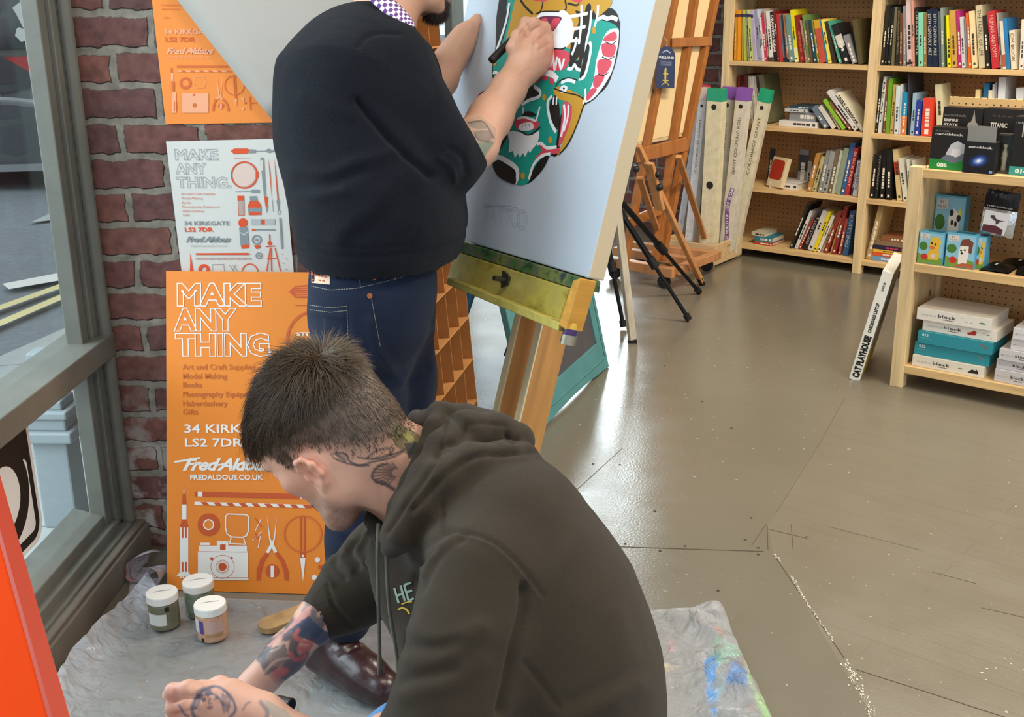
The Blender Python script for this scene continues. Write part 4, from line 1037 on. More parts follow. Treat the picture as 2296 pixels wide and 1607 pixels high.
# top row, first bay
R1 = [(228, 262, 115, -2, 'c98f2a', dict(band=('4a3340', .86, .92))), (262, 308, 115, -16, 'ee9a10', dict(band=('5a3340', .86, .92))), (308, 340, 115, -22, 'b0a23a', dict(band=('3a3a50', .86, .92))), (340, 378, 115, -28, 'b5b545', dict(band=('3a3060', .86, .92))), (378, 412, 115, -32, 'a6ab8c', dict(band=('3a3060', .86, .92))), (412, 447, 115, -35, 'c2c878', dict(band=('30285c', .86, .92))), (447, 470, 117, -36, 'b7a6c8', dict(band=('2e2450', .85, .91))),
      (470, 500, 113, -38, 'd4cfe0'), (500, 525, 108, -40, '9a98b0'), (525, 550, 106, -42, 'd0d0dc'), (550, 574, 195, -40, 'e8e0e4'), (574, 602, 160, -45, 'c0304f'), (602, 632, 105, -50, 'b9a598', dict(band=('5a3a28', 0, .09))), (632, 672, 130, -48, 'e6e0da', dict(band=('4f3a2a', 0, .08))), (672, 722, 135, -46, '1f1a1a', dict(title='DRAWING IDEAS', tcol='e9e4da', tb=0.0008)), (722, 745, 120, -50, '7a2320'), (745, 780, 160, -45, 'c03a35'), (780, 805, 165, -48, '7d95a8', dict(band=('29323c', 0, .09))), (805, 822, 165, -48, '24303f'), (822, 855, 160, -50, 'c07d50', dict(band=('2b231f', 0, .09))), (855, 912, 168, -50, '6d948e'),
      (915, 965, 115, -58, 'eadb1e', dict(band=('efe6b0', 0, .28))), (965, 1035, 178, -66, '8a2818', dict(tcol='c8553c')), (1035, 1052, 230, -68, 'b98a80'), (1052, 1096, 172, -64, '6f8f4a'), (1096, 1126, 232, -60, '6a5236'), (1126, 1165, 230, -70, '1d4a58'), (1165, 1200, 230, -72, 'a79a20'), (1200, 1268, 232, -76, 'c5523a', dict(band=('d5a030', .8, 1))), (1268, 1296, 225, -80, '2fa5d0'), (1296, 1338, 225, -96, 'f0e060'), (1345, 1395, 250, -110, '3a2c22'), (1408, 1460, 252, -150, '4f9f86'), (1470, 1550, 290, -150, '202022', dict(band=('d8d2c4', .42, .72), title=None)), (1560, 1625, 410, -110, '8a8a90'), (1635, 1690, 230, -76, '5a5030', dict(d=0.2))]
stand_row(R1, Z(1600, 0, 5.022, 688), 1.088, BCM, 'on the top row, first bay', 'books on the top row, first bay', sidefn=side(0.04), y0=0.04)
# top row, second bay
R2 = [(160, 215, 60, 45, '2a2520'), (215, 245, 90, 10, '1e2220'), (245, 290, 80, 5, '22241f'), (290, 330, 80, -3, '6e684e'), (335, 385, 80, 0, '2a2622', dict(title='DECORATIVE INTERIORS', tcol='9a8a6a')), (387, 425, 150, -4, '6a4228'), (427, 465, 70, -20, '7d8794'), (467, 532, -2, -18, 'd9bcb8', dict(band=('2a2422', .02, .06))), (534, 557, 0, -18, 'd49a84'), (560, 600, 85, -8, '202020', dict(title='URBAN STYLE', tcol='b8b0a0')), (602, 655, 145, -4, '84d0b0'), (657, 692, 150, -4, '8a7048'), (695, 760, 110, -10, '1e2a44', dict(title='20TH CENTURY ART', tcol='c8c4b4')), (762, 830, 110, -6, '1c2640', dict(title='20TH CENTURY ART', tcol='c8c4b4')), (832, 862, 130, -18, '56666a'), (864, 895, 90, -18, '8a9488'), (897, 920, 180, -12, '2f4a1c'), (922, 972, 175, -24, 'f2e010'), (974, 1042, 120, -30, 'c89a48'), (1046, 1092, 125, -30, 'b02a78'), (1095, 1135, 195, -32, 'c8c6c6'), (1137, 1160, 210, -28, '7c7c84'), (1162, 1205, 150, -40, 'e0661e'), (1207, 1268, 130, -42, 'e6d0a0'), (1282, 1355, 65, -46, 'c5b998', dict(title='THE FABRIC OF LIFE', tcol='6a5c3c')), (1365, 1428, 180, -45, '2a2420'), (1432, 1525, 135, -68, 'b83038', dict(title='HUMAN ANATOMY', tcol='e6b0a0')), (1528, 1552, 150, -60, '9c9890'), (1555, 1592, 240, -46, 'd6ccc0', dict(band=('a8583c', .05, .3))), (1597, 1642, 210, -52, '2a78b0'), (1652, 1715, 345, -32, 'ddd0b8', dict(title='OM BOOK', tcol='6a5040')), (1738, 1788, 220, 20, 'd8d4c8')]
stand_row(R2, Z(1940, 0, 5.0225, 718), 1.088, BCM, 'on the top row, second bay', 'books on the top row, second bay', sidefn=side(0.04), y0=0.04)
# second row, first bay: standing books half hidden by the tall boxes, a flat pile, a leaning run
R3 = [(232, 262, 850, -30, '8a2420'), (262, 300, 850, -40, '3a2024'), (300, 335, 850, -40, '7a2a2a'), (338, 372, 850, -20, '5a1e20'), (378, 408, 860, -60, 'd6d2c8'), (412, 444, 870, -60, 'd9d4c8'), (448, 482, 868, -60, 'e0dacc'), (486, 520, 868, -65, 'ddd4c4'), (524, 548, 860, -68, '3a342e'), (552, 575, 862, -70, '6a4a3a'), (580, 640, 850, -80, '6a6a4c', dict(d=0.2))]
stand_row(R3, Z(1600, 0, 5.022, 1400), 0.747, BCM, 'behind the tall boxes', 'books behind the tall boxes', sidefn=side(0.10), y0=0.10, depth=0.16)
R4 = [(1250, 1318, 1222, -150, '6d7a88'), (1335, 1392, 1215, -165, 'd8d2c8'), (1405, 1438, 1258, -120, 'c0a698'), (1452, 1520, 1140, -230, '8cc030', dict(tcol='4a6a18')), (1528, 1572, 1160, -240, '8a5a48'), (1590, 1652, 1040, -320, 'd6d4d2'), (1660, 1712, 1062, -290, 'e6dfc6', dict(title='UGLY ORIGAMI', tcol='3a3228', tb=0.0008))]
stand_row(R4, Z(1600, 0, 5.022, 1438), 0.747, BCM, 'in the second row leaning run', 'leaning books on the second row', sidefn=side(0.05), y0=0.05, depth=0.15)
def flat_book(conv, x0, x1, y0_, y1_, zb, col, label, group, off=0.05, d=0.17, title=None, fn=None, pm=None, yaw=0.0, tcol=None, cls=None):
    """book lying flat; spine towards the room"""
    fn = fn or side(off); a = fn(*conv(x0, y1_)); b = fn(*conv(x1, y1_)); tpp = fn(*conv(x0, y0_)); w = b[0]-a[0]; t = max(0.01, tpp[1]-a[1])
    mw = (pm or BCM) @ Matrix.Translation((b[0], off, zb+0.0006)) @ Matrix.Rotation(yaw, 4, 'Z') @ Matrix.Rotation(-math.pi/2, 4, 'Y')
    book(t, w, d, col, mw, label, group, title=title, seed=int(x0+y0_), tcol=tcol)
    return zb+t+0.0006
z1_ = Z(1600, 0, 5.022); z = 0.747
z = flat_book(z1_, 735, 1165, 1355, 1420, z, 'dcd9d6', 'white book at the bottom of the flat pile on the second row', 'flat pile on the second row', d=0.2)
z = flat_book(z1_, 850, 1152, 1255, 1352, z, '8d8f92', 'grey thick book in the middle of the flat pile on the second row', 'flat pile on the second row', off=0.07, d=0.18)
z = flat_book(z1_, 800, 1045, 1215, 1250, z, 'c9ccd0', 'pale thin book second from the top of the flat pile on the second row', 'flat pile on the second row', off=0.06, d=0.1)
z = flat_book(z1_, 850, 1150, 1190, 1215, z, '2f5064', 'dark blue book topmost of the flat pile on the second row', 'flat pile on the second row', off=0.08, d=0.17)
# second row, second bay
R5 = [(98, 135, 930, 60, '23211e'), (138, 186, 865, 35, 'd5d8d4', dict(title='BEAD', tcol='3a3a3a')), (190, 222, 905, 40, '7d4a2c'), (224, 268, 880, 40, '6fa028'), (272, 322, 955, 40, 'c0a060'), (326, 372, 965, 25, 'd0dcde'), (376, 388, 950, 24, 'c9d2d8'), (390, 480, 1040, 26, '1f8fc0', dict(band=('d97c3c', 0, .44))), (484, 500, 840, -30, '3a3a44', dict(d=.2)), (502, 548, 1050, 30, '9ab8c8'), (552, 612, 1128, 30, '2a3fa0'), (628, 745, 1105, 24, 'e04430')]
stand_row(R5, Z(1940, 0, 5.0225, 1482), 0.747, BCM, 'on the second row, second bay', 'books on the second row, second bay', sidefn=side(0.04), y0=0.04)
R5b = [(815, 900, 955, -30, 'd5cda6', dict(d=.12)), (1220, 1270, 1010, 20, 'e8cf96'), (1300, 1360, 940, 30, '2a6a94', dict(d=.12)), (1372, 1415, 1020, 15, 'eae0c2'), (1420, 1450, 950, 10, 'd6d4ce'), (1455, 1475, 930, 8, '8c8c90'), (1476, 1560, 872, 24, 'dfe1e6'), (1690, 1780, 992, 4, 'dcdcdc')]
stand_row(R5b, Z(1940, 0, 5.0225, 1482), 0.747, BCM, 'behind the low display shelf', 'books behind the display shelf', sidefn=side(0.06), y0=0.06)
# third row, first bay
z3 = lambda b: Z(1600, 280, 4.726, b)
R6 = [(990, 1036, 310, 95, 'b8823f'), (1038, 1090, 345, 100, 'b8ae7c'), (1098, 1146, 282, 92, '8c8e90'), (1148, 1206, 285, 90, '989a94'), (1208, 1250, 262, 88, '7a6850'), (1252, 1278, 275, 92, 'b9c0a8'), (1280, 1335, 252, 98, '8f9a86'), (1337, 1388, 195, 110, '3a5f94'), (1392, 1448, 248, 110, 'b02e2e', dict(title='BLOCK PRINT', tcol='e6d8cc')), (1450, 1474, 330, 80, '30303a'), (1476, 1526, 380, 50, 'd0d0d8', dict(title='ILLUSTRATION', tcol='40404a'))]
stand_row(R6, z3(702), 0.405, BCM, 'in the third row leaning run', 'leaning books on the third row', sidefn=side(0.05), y0=0.05, depth=0.16)
flat_book(z3(0), 590, 890, 605, 665, 0.405, 'd8d5cf', 'white book lying flat on the third row, under an opened cover', 'flat books on the third row', d=0.2)
R7 = [(545, 600, 262, 40, '2a3440', dict(label='dark blue book standing at the back of the third row', d=.02)), (600, 690, 400, 10, '9a7a58', dict(label='brown book standing beside the red fronted box on the third row', d=.02)), (860, 960, 265, 30, '8a8c92', dict(label='grey illustrated book standing behind the flat white book on the third row', d=.02, band=('3a4250', .4, .85))), (965, 1010, 390, 18, 'b9b6b4', dict(label='pale book with an arch emblem standing on the third row', d=.02))]
stand_row(R7, z3(600), 0.405, BCM, '', 'books at the back of the third row', sidefn=side(0.17), y0=0.19)
# red fronted boxed book
a = bc(1600+520/4.726, 280+640/4.726, 0.03); rb = empty('boxed_book', label='cream boxed book with a red front panel on the third row', cat='book', mw=BCM @ Matrix.Translation((a[0]+0.005, 0.06, 0.4145)) @ Matrix.Rotation(math.radians(-22), 4, 'Z') @ Matrix.Rotation(math.radians(-16), 4, 'X'))
x = MB(); x.box((0, 0, 0), (0.118, 0.03, 0.165)); x.build('case', mat('d9c49c', rough=0.6), rb, bevel=0.002)
x = MB(); x.add([(p, -0.0006, q) for p, q in rrect(0.055, 0.095, 0.05, 0.055, 0.02)], [tuple(range(28))]); x.build('front_print', mat('a8301c', rough=0.6), rb)
# third row, second bay
z4 = lambda b: Z(1900, 300, 5.0225, b)
R8 = [(236, 300, 230, 40, '1c1a18'), (302, 352, 200, 22, '211f1d', dict(title='TYPOGRAPHY', tcol='8a847a')), (356, 430, 190, 10, '1a1917'), (434, 520, 180, -20, '1d1b19'), (560, 634, 185, -92, 'd9c08a', dict(band=('b8422c', .5, .76))), (640, 690, 280, -70, 'd8d6c4'), (700, 730, 290, -40, 'd6d2c6'), (735, 770, 300, -20, 'c9c2b0')]
stand_row(R8, z4(688), 0.405, BCM, 'on the third row, second bay', 'books on the third row, second bay', sidefn=side(0.04), y0=0.04, depth=0.18)
# bottom row, first bay
z = 0.073
for x0, x1, y0_, y1_, c, lb in ((430, 620, 1268, 1300, 'b8402c', 'red book at the bottom of the small pile on the lowest shelf'), (432, 618, 1212, 1266, '2a7a90', 'teal book in the middle of the small pile on the lowest shelf'), (400, 540, 1172, 1210, 'c8bfa4', 'cream book topmost of the small pile on the lowest shelf')):
    z = flat_book(z3(0), x0, x1, y0_, y1_, z, c, lb, 'small pile on the lowest shelf', d=0.16)
R9 = [(800, 832, 840, 190, '2f2a26'), (852, 886, 920, 165, 'dcd8d2'), (888, 926, 1005, 150, 'a8382c'), (938, 986, 1000, 130, '24211f', dict(title='LOVE STORIES', tcol='b8b0a6')), (988, 1046, 920, 165, 'd9d2cc'), (1048, 1086, 928, 165, 'ead41c'), (1088, 1128, 968, 160, 'e2dccb'), (1130, 1158, 1060, 120, 'b09a80'), (1162, 1226, 930, 175, '8f3a28'), (1228, 1250, 1010, 150, 'c08a58'), (1252, 1312, 872, 160, '8a3028'), (1314, 1356, 1000, 90, 'a04a3c'), (1360, 1418, 920, 78, '34608c', dict(title='KNITTING', tcol='c8c0b0'))]
stand_row(R9, z3(1345), 0.073, BCM, 'in the lowest leaning run', 'leaning books on the lowest shelf', sidefn=side(0.06), y0=0.06, depth=0.17)
# bottom row, second bay
a = bc(1600+1590/4.726, 280+1400/4.726, 0.05)
book(0.03, 0.30, 0.17, 'b39866', BCM @ Matrix.Translation((a[0]+0.012, 0.05, 0.0745+0.03*math.sin(math.radians(9)))) @ Matrix.Rotation(math.radians(9), 4, 'Y'), 'large tan book leaning on the middle upright of the lowest shelf', 'books on the lowest shelf, second bay', seed=5)
z = 0.073
for x0, x1, y0_, y1_, c, lb, ti, tc_ in ((268, 640, 1395, 1452, '6f96bc', 'light blue book at the bottom of the pile beside the display shelf', None, 'eef0f2'), (270, 640, 1352, 1392, 'd85828', 'orange red book second in the pile beside the display shelf', None, None), (268, 640, 1318, 1350, 'e8b83c', 'yellow book in the middle of the pile beside the display shelf', None, None), (275, 640, 1268, 1316, '2b2744', 'navy book in the pile beside the display shelf, above the yellow one', None, 'c23a5a'), (300, 620, 1215, 1266, '8a6f54', 'brown book in the pile beside the display shelf, above the navy one', None, None), (380, 640, 1160, 1212, '8d5c3a', 'rust brown book topmost of the pile beside the display shelf', None, None)):
    z = flat_book(z4(0), x0, x1, y0_, y1_, z, c, lb, 'pile beside the display shelf', title=ti, tcol=tc_)

# ================================================================== LOW DISPLAY SHELF
G0 = on_floor(1994, 864)[:2]
DSM = frame((G0[0], G0[1], 0), UX, WX, (0, 0, 1))
def ds(px, py, off=0.0):
    p = on_plane(px, py, (G0[0], G0[1], 0)+WX*off, NB)-np.array([G0[0], G0[1], 0]); return p@UX, p[2]
def dside(off): return lambda px, py: ds(px, py, off)
disp = empty('display_shelf', label='low pine display shelf unit standing in front of the bookcase', cat='shelf unit', mw=DSM)
DD = 0.36
for a, b in ((0.0, 0.05), (0.93, 0.98)):
    x = MB(); x.box((a, 0, 0), (b, 0.045, 0.855)); x.build('upright', PINE, disp, bevel=0.002)
    x = MB(); x.box((a, DD-0.045, 0), (b, DD, 0.855)); x.build('upright', PINE, disp, bevel=0.002)
    x = MB(); x.box((a+0.013, 0.045, 0.04), (b-0.013, DD-0.045, 0.84)); x.build('side_panel', PINE, disp)
for z in (0.092, 0.495, 0.848):
    x = MB(); x.box((0.05, 0.003, z-0.032), (0.93, DD-0.01, z)); x.build('shelf', PINE2, disp, bevel=0.002)
x = MB(); x.box((0.05, DD-0.012, 0.06), (0.93, DD-0.004, 0.84)); x.build('back_panel', PEG, disp)
c0 = ds(2130, 216, DD); 
x = MB(); x.box((c0[0], DD-0.003, 0.80), (0.95, DD+0.009, c0[1])); x.build('header_board', peg_mat('d8b47c'), disp, bevel=0.001)

# ---------------- boxes
def carton(name, w, d, h, col, mw, label, cat, group=None, rough=0.35):
    o = empty(name, label=label, cat=cat, group=group, mw=mw)
    x = MB(); x.box((0, 0, 0), (w, d, h)); x.build('box', mat(col, rough=rough, spec=0.5), o, bevel=0.0012); return o
def front_text(o, text, x, z, cap, c, width=None, bold=0.0, name='lettering', space=1.0):
    t = lettering(name, text, cap, mat(c, rough=0.5), o, None, bold=bold, space=space)
    w0 = max(v.co.x for v in t.data.vertices); s = (width/w0) if width else 1.0
    t.matrix_local = frame((x, -0.0009, z), (1, 0, 0), (0, 0, 1), (0, -1, 0)) @ Matrix.Diagonal((s, 1, 1, 1)); return t
def front_shape(mb_, poly, i, z=0.0007): mb_.add([(a, -z-0.00005*len(mb_.f), b) for a, b in poly], [tuple(range(len(poly)))], i)
def placed(px0, px1, ytop, ybot, off, zb, fn=None):
    a = ds(px0, ybot, off); b = ds(px1, ybot, off); t = ds((px0+px1)/2, ytop, off); return a[0], b[0]-a[0], t[1]-zb
def on_top(px0, px1, ytop, ybot, off, col, name, label, d=0.06, zb=0.849, group='black model kit boxes on the display shelf top', tilt=0.0):
    x0, w, h = placed(px0, px1, ytop, ybot, off, zb)
    return carton(name, w, d, h, col, DSM @ Matrix.Translation((x0, off, zb)) @ Matrix.Rotation(tilt, 4, 'Z'), label, 'box', group), w, h
BLK = '1b1918'
o, w, h = on_top(2104, 2192, 241, 360, 0.20, BLK, 'model_box', 'black model kit box picturing a grey tower, at the back of the display shelf top')
front_text(o, 'nanoblock', 0.006, h*0.84, 0.010, '8a8580', w*0.55); front_text(o, 'EMPIRE', 0.006, h*0.75, 0.009, 'd8d4ce', w*0.36, 0.0004); front_text(o, 'STATE', 0.006, h*0.67, 0.009, 'd8d4ce', w*0.36, 0.0004)
x = MB(); 
for pl in ([(.62, .50), (.92, .50), (.90, .74), (.85, .75), (.83, .82), (.79, .97), (.76, .82), (.72, .75), (.66, .74)],): front_shape(x, [(a*w, b*h) for a, b in pl], 0)
x.build('picture_print', mat('a09c96', rough=0.6), o)
o, w, h = on_top(2194, 2300, 244, 370, 0.20, '1e1b1a', 'model_box', 'black model kit box lettered in white, standing at the back beside the tower box')
front_text(o, 'nano', w*0.18, h*0.86, 0.010, '6a6560', w*0.42, space=1.4); front_text(o, 'TITANIC', w*0.16, h*0.68, 0.017, 'e2ded8', w*0.36, 0.0006)
o, w, h = on_top(2082, 2166, 286, 374, 0.03, BLK, 'model_box', 'black model kit box with a green base band and a pictured building')
x = MB(); front_shape(x, [(0, 0), (w, 0), (w, h*0.24), (0, h*0.24)], 0); front_shape(x, [(w*.3, h*.26), (w*.62, h*.16), (w, h*.28), (w, h*.36), (w*.66, h*.5)], 1); front_shape(x, [(w*.42, h*.36), (w*.55, h*.62), (w*.72, h*.70), (w*.97, h*.6), (w*.92, h*.42), (w*.7, h*.34)], 2); front_shape(x, [(w*.55, h*.36), (w*.6, h*.5), (w*.8, h*.52), (w*.82, h*.36), (w*.7, h*.31)], 3)
x.build('picture_print', [mat(c, rough=0.5) for c in ('1f8a3c', '6f7684', 'c9ccd2', 'e8e4e6')], o)
front_text(o, 'nanoblock', w*0.10, h*0.82, 0.009, 'd6d2cc', w*0.75, 0.0003); front_text(o, 'REAL HOBBY', w*0.10, h*0.90, 0.005, '9a968f', w*0.4); front_text(o, '086', w*0.22, h*0.06, 0.015, 'e8f2e6', w*0.27, 0.0008)
o, w, h = on_top(2157, 2228, 318, 382, 0.005, '141318', 'model_box', 'black box picturing a blue galaxy, with a grey hanging tab on top')
x = MB()
for i, (r, c) in enumerate(((1.0, 0), (.72, 1), (.46, 2), (.22, 3))): front_shape(x, [(w*.5+a*math.cos(.35)-b*math.sin(.35), h*.40+a*math.sin(.35)+b*math.cos(.35)) for a, b in circ(0, 0, w*.32*r, h*.20*r)], c, 0.0007+i*0.0001)
front_shape(x, [(w*.86, h*.03), (w*.96, h*.03), (w*.96, h*.11), (w*.86, h*.11)], 4)
x.build('picture_print', [mat(c, rough=0.5) for c in ('1e2a52', '34509a', '7a9cd8', 'eef3ff', '7fb0e0')], o)
front_text(o, 'nanoblock', w*0.14, h*0.80, 0.008, 'd6d2cc', w*0.75, 0.0003)
x = MB(); x.box((w*0.05, 0.004, h), (w*0.95, 0.006, h+0.055)); x.build('hanging_tab', mat('8b8b89', rough=0.4), o)
x0, w, h = placed(2232, 2262, 300, 376, 0.05, 0.849)
o = empty('figure_box', label='clear fronted box holding a small pale figure, beside the galaxy box', cat='box', mw=DSM @ Matrix.Translation((x0, 0.05, 0.849)))
x = MB(); x.box((0, 0.03, 0), (w, 0.036, h)); x.box((0, 0, 0), (w, 0.036, 0.008)); x.box((0, 0, h-0.006), (w, 0.036, h)); x.build('box', mat('3c3733', rough=0.5), o)
x = MB(); x.tube([(w*.5, .016, .008), (w*.5, .016, .03), (w*.5, .016, .07), (w*.5, .016, .085), (w*.5, .016, .10)], [.012, .008, .011, .005, .009], 10); x.tube([(w*.3, .014, .05), (w*.5, .016, .075), (w*.72, .012, .06)], .004, 8); x.build('figure', mat('b9a890', rough=0.6), o, smooth=True)
x = MB(); x.box((0, -0.0005, 0.008), (w, 0.0, h-0.006)); x.build('clear_window', GLASS, o)
o, w, h = on_top(2262, 2330, 262, 384, 0.04, BLK, 'model_box', 'black model kit box with a teal base band beside the clear figure box')
x = MB(); front_shape(x, [(0, 0), (w, 0), (w, h*0.15), (0, h*0.15)], 0); front_shape(x, [(w*.30, h*.66), (w*.34, h*.66), (w*.34, h*.92), (w*.31, h*.95)], 1); front_shape(x, [(w*.5, h*.66), (w*.75, h*.66), (w*.7, h*.95), (w*.55, h*.9)], 2)
x.build('picture_print', [mat(c, rough=0.5) for c in ('3a9a94', 'cfcac2', '9a8478')], o)
front_text(o, '014', w*0.20, h*0.04, 0.015, 'e6f2ee', w*0.42, 0.0008); front_text(o, 'nanoblock', w*0.06, h*0.74+0.03, 0.008, 'b8b4ae', w*0.8)

# animal kit boxes on the middle shelf
def animal_box(px0, px1, yt, yb, off, zb, kind, label, d=0.055, tilt=0.0):
    x0, w, h = placed(px0, px1, yt, yb, off, zb)
    o = carton('animal_box', w, d, h, '5aa9c8', DSM @ Matrix.Translation((x0, off, zb)) @ Matrix.Rotation(tilt, 4, 'Z'), label, 'box', 'animal kit boxes on the display shelf')
    x = MB(); cols = ['8fc4da', '6f9a3c', 'd9d2cc', '4a7a34', 'c8322c', 'e8b93c', 'e07828', '2a2422', 'ece6dc', '7a4232', 'b0603c', 'e6d94a']
    def S_(pts, c): front_shape(x, [(a*w, b*h) for a, b in pts], c)
    S_([(.03, .02), (.97, .02), (.97, .97), (.03, .97)], 0); S_([(.03, .02), (.97, .02), (.97, .22), (.6, .3), (.3, .24), (.03, .32)], 1)
    S_(circ(.2, .55, .17, .14, 9), 3); S_([(.08, .76), (.42, .78), (.42, .94), (.06, .93)], 2); S_([(.76, .74), (.82, .80), (.88, .74), (.86, .66), (.78, .66)], 11); S_(circ(.27, .22, .13, .10, 12), 4)
    if kind == 'duck':
        S_([(.42, .14), (.84, .16), (.84, .40), (.80, .48), (.84, .56), (.84, .80), (.72, .88), (.50, .84), (.44, .66), (.48, .46), (.40, .38)], 5); S_([(.42, .56), (.62, .58), (.66, .50), (.50, .46)], 6); S_(circ(.52, .66, .04, .035, 10), 7); S_(circ(.66, .64, .04, .035, 10), 7); S_([(.52, .22), (.68, .22), (.68, .34), (.52, .34)], 2)
    elif kind == 'dog':
        S_([(.45, .12), (.72, .12), (.76, .32), (.80, .62), (.72, .74), (.5, .70), (.44, .48)], 8); S_([(.46, .66), (.52, .84), (.74, .88), (.90, .78), (.86, .44), (.76, .48), (.76, .66)], 9); S_(circ(.52, .52, .035, .03, 10), 7); S_(circ(.64, .54, .035, .03, 10), 7); S_(circ(.55, .44, .045, .035, 10), 7); S_([(.3, .03), (.97, .03), (.97, .14), (.6, .16)], 10)
    else:
        S_([(.50, .18), (.80, .16), (.84, .36), (.80, .70), (.62, .80), (.48, .66), (.46, .44)], 8); S_([(.50, .18), (.80, .16), (.82, .30), (.50, .32)], 7); S_(circ(.56, .72, .07, .06, 10), 7); S_(circ(.80, .64, .07, .06, 10), 7); S_(circ(.60, .56, .045, .05, 10), 7); S_(circ(.72, .54, .045, .05, 10), 7)
    x.build('picture_print', [mat(c, rough=0.5) for c in cols], o)
    front_text(o, 'BY', w*0.16, h*0.86, h*0.06, '3a3a3a', w*0.12); front_text(o, 'PETS', w*0.10, h*0.79, h*0.05, '4a4a4a', w*0.26)
    x = MB(); x.add([(w*.25, d*.2, h+.0006), (w*.9, d*.2, h+.0006), (w*.9, d*.8, h+.0006), (w*.25, d*.8, h+.0006)], [(0, 1, 2, 3)]); x.build('top_print', mat('2f6f88', rough=0.5), o)
    return o
zs = 0.4956
animal_box(2056, 2114, 520, 582, 0.02, zs, 'duck', 'light blue kit box picturing a yellow block duck on the display shelf')
animal_box(2117, 2184, 524, 591, 0.02, zs, 'dog', 'light blue kit box picturing a white and brown block dog on the display shelf', tilt=0.05)
o = animal_box(2093, 2162, 438, 502, 0.20, zs, 'panda', 'light blue kit box picturing a block panda, standing behind the duck box')
animal_box(2186, 2206, 530, 592, 0.05, zs, 'duck', 'narrow blue and green kit box seen edge on beside the dog box')

# hanging foil bags on pegs in the middle compartment
def foil_bag(px0, px1, yt, ym, yb, off, label):
    a = ds(px0, yb, off); b = ds(px1, yb, off); t = ds(px0, yt, off); m_ = ds(px0, ym, off); w = b[0]-a[0]
    o = empty('foil_bag', label=label, cat='bag', group='foil kit bags hanging on the display shelf', mw=DSM @ Matrix.Translation((a[0], off, a[1])) @ Matrix.Rotation(math.radians(4), 4, 'Y'))
    h1, h2 = m_[1]-a[1], t[1]-a[1]
    def pillow(z0, z1, dep, nx=8, nz_=10, amp=0.002, sd=1):
        v = []; f = []
        for s in (-1, 1):
            for j in range(nz_+1):
                for i in range(nx+1):
                    u_, v_ = i/nx, j/nz_; bl_ = (math.sin(math.pi*u_)*math.sin(math.pi*min(1, max(0, v_))))**0.5
                    v.append((w*u_, s*dep*bl_+s*0.0004+amp*math.sin(9*u_+5*v_+sd)*bl_, z0+(z1-z0)*v_))
        n_ = (nx+1)*(nz_+1)
        for s in (0, 1):
            for j in range(nz_):
                for i in range(nx):
                    q = s*n_+j*(nx+1)+i; fc_ = (q, q+1, q+nx+2, q+nx+1); f.append(fc_ if s == 0 else fc_[::-1])
        return MB().add(v, f)
    pillow(0, h1, 0.016).build('pouch', mat('c9ccd2', rough=0.18, metal=0.75, bump=0.5, bscale=35), o, smooth=True)
    pillow(h1, h2, 0.008, sd=3).build('header', mat('17181c', rough=0.25, bump=0.4, bscale=40), o, smooth=True)
    x = MB(); front_shape(x, [(w*.08, h1*.16), (w*.78, h1*.10), (w*.86, h1*.92), (w*.12, h1*.95)], 0, 0.0185)
    front_shape(x, [(w*.10, h1*.16), (w*.70, h1*.11), (w*.72, h1*.30), (w*.5, h1*.42), (w*.12, h1*.40)], 1, 0.019)
    front_shape(x, [(w*a_, h1*b_) for a_, b_ in ((.30, .78), (.40, .80), (.46, .68), (.60, .64), (.74, .64), (.60, .60), (.52, .48), (.47, .48), (.48, .58), (.38, .64), (.30, .70))], 2, 0.0195)
    x.build('picture_print', [mat(c, rough=0.5) for c in ('dcdbe0', '5a2a34', '4a3a3c')], o)
    front_text(o, 'nanoblock', w*0.12, h1+(h2-h1)*0.12, 0.007, 'c8c8cc', w*0.76).location.y = -0.012
    x = MB(); x.tube([(w*.5, -0.02, h2*0.95), (w*.5, DD-off-0.014, h2*0.97)], 0.0025, 8); x.build('peg_hook', mat('8c8c8c', metal=0.9, rough=0.3), o)
    return o
foil_bag(2195, 2272, 420, 462, 522, 0.07, 'silver foil kit bag with a dinosaur picture hanging in the display shelf')
foil_bag(2294, 2360, 420, 462, 528, 0.07, 'second silver foil kit bag hanging beyond the dinosaur one')
for i, (p0, p1, yt, yb, off, lb) in enumerate(((2195, 2262, 586, 604, 0.03, 'black plastic packet lying on the display shelf beside the dog box'), (2240, 2330, 566, 588, 0.14, 'black plastic packet lying behind the other one on the display shelf'), (2276, 2350, 590, 614, 0.03, 'black plastic packet lying furthest from the dog box on the display shelf'))):
    a = ds(p0, yb, off); b = ds(p1, yb, off); w = b[0]-a[0]; v = []; f = []; nx, ny = 9, 9
    for s in (0, 1):
        for j in range(ny+1):
            for k_ in range(nx+1):
                u_, v_ = k_/nx, j/ny; bl_ = (math.sin(math.pi*u_)*math.sin(math.pi*v_))**0.6
                v.append((w*u_, 0.12*v_, (0.0 if s == 0 else 0.004+bl_*(0.018+0.005*math.sin(7*u_+9*v_+i)))))
    n_ = (nx+1)*(ny+1)
    for s in (0, 1):
        for j in range(ny):
            for k_ in range(nx): q = s*n_+j*(nx+1)+k_; fc_ = (q, q+1, q+nx+2, q+nx+1); f.append(fc_ if s else fc_[::-1])
    o = empty('packet', label=lb, cat='packet', group='black packets on the display shelf', mw=DSM @ Matrix.Translation((a[0], off, zs)) @ Matrix.Rotation(0.1*i, 4, 'Z'))
    MB().add(v, f).build('wrapper', mat('141413', rough=0.22, bump=0.4, bscale=50), o, smooth=True)
    x = MB(); x.box((w*.45, .02, .0235), (w*.52, .05, .0245)); x.build('sticker', mat('d8d4cc', rough=0.5), o)

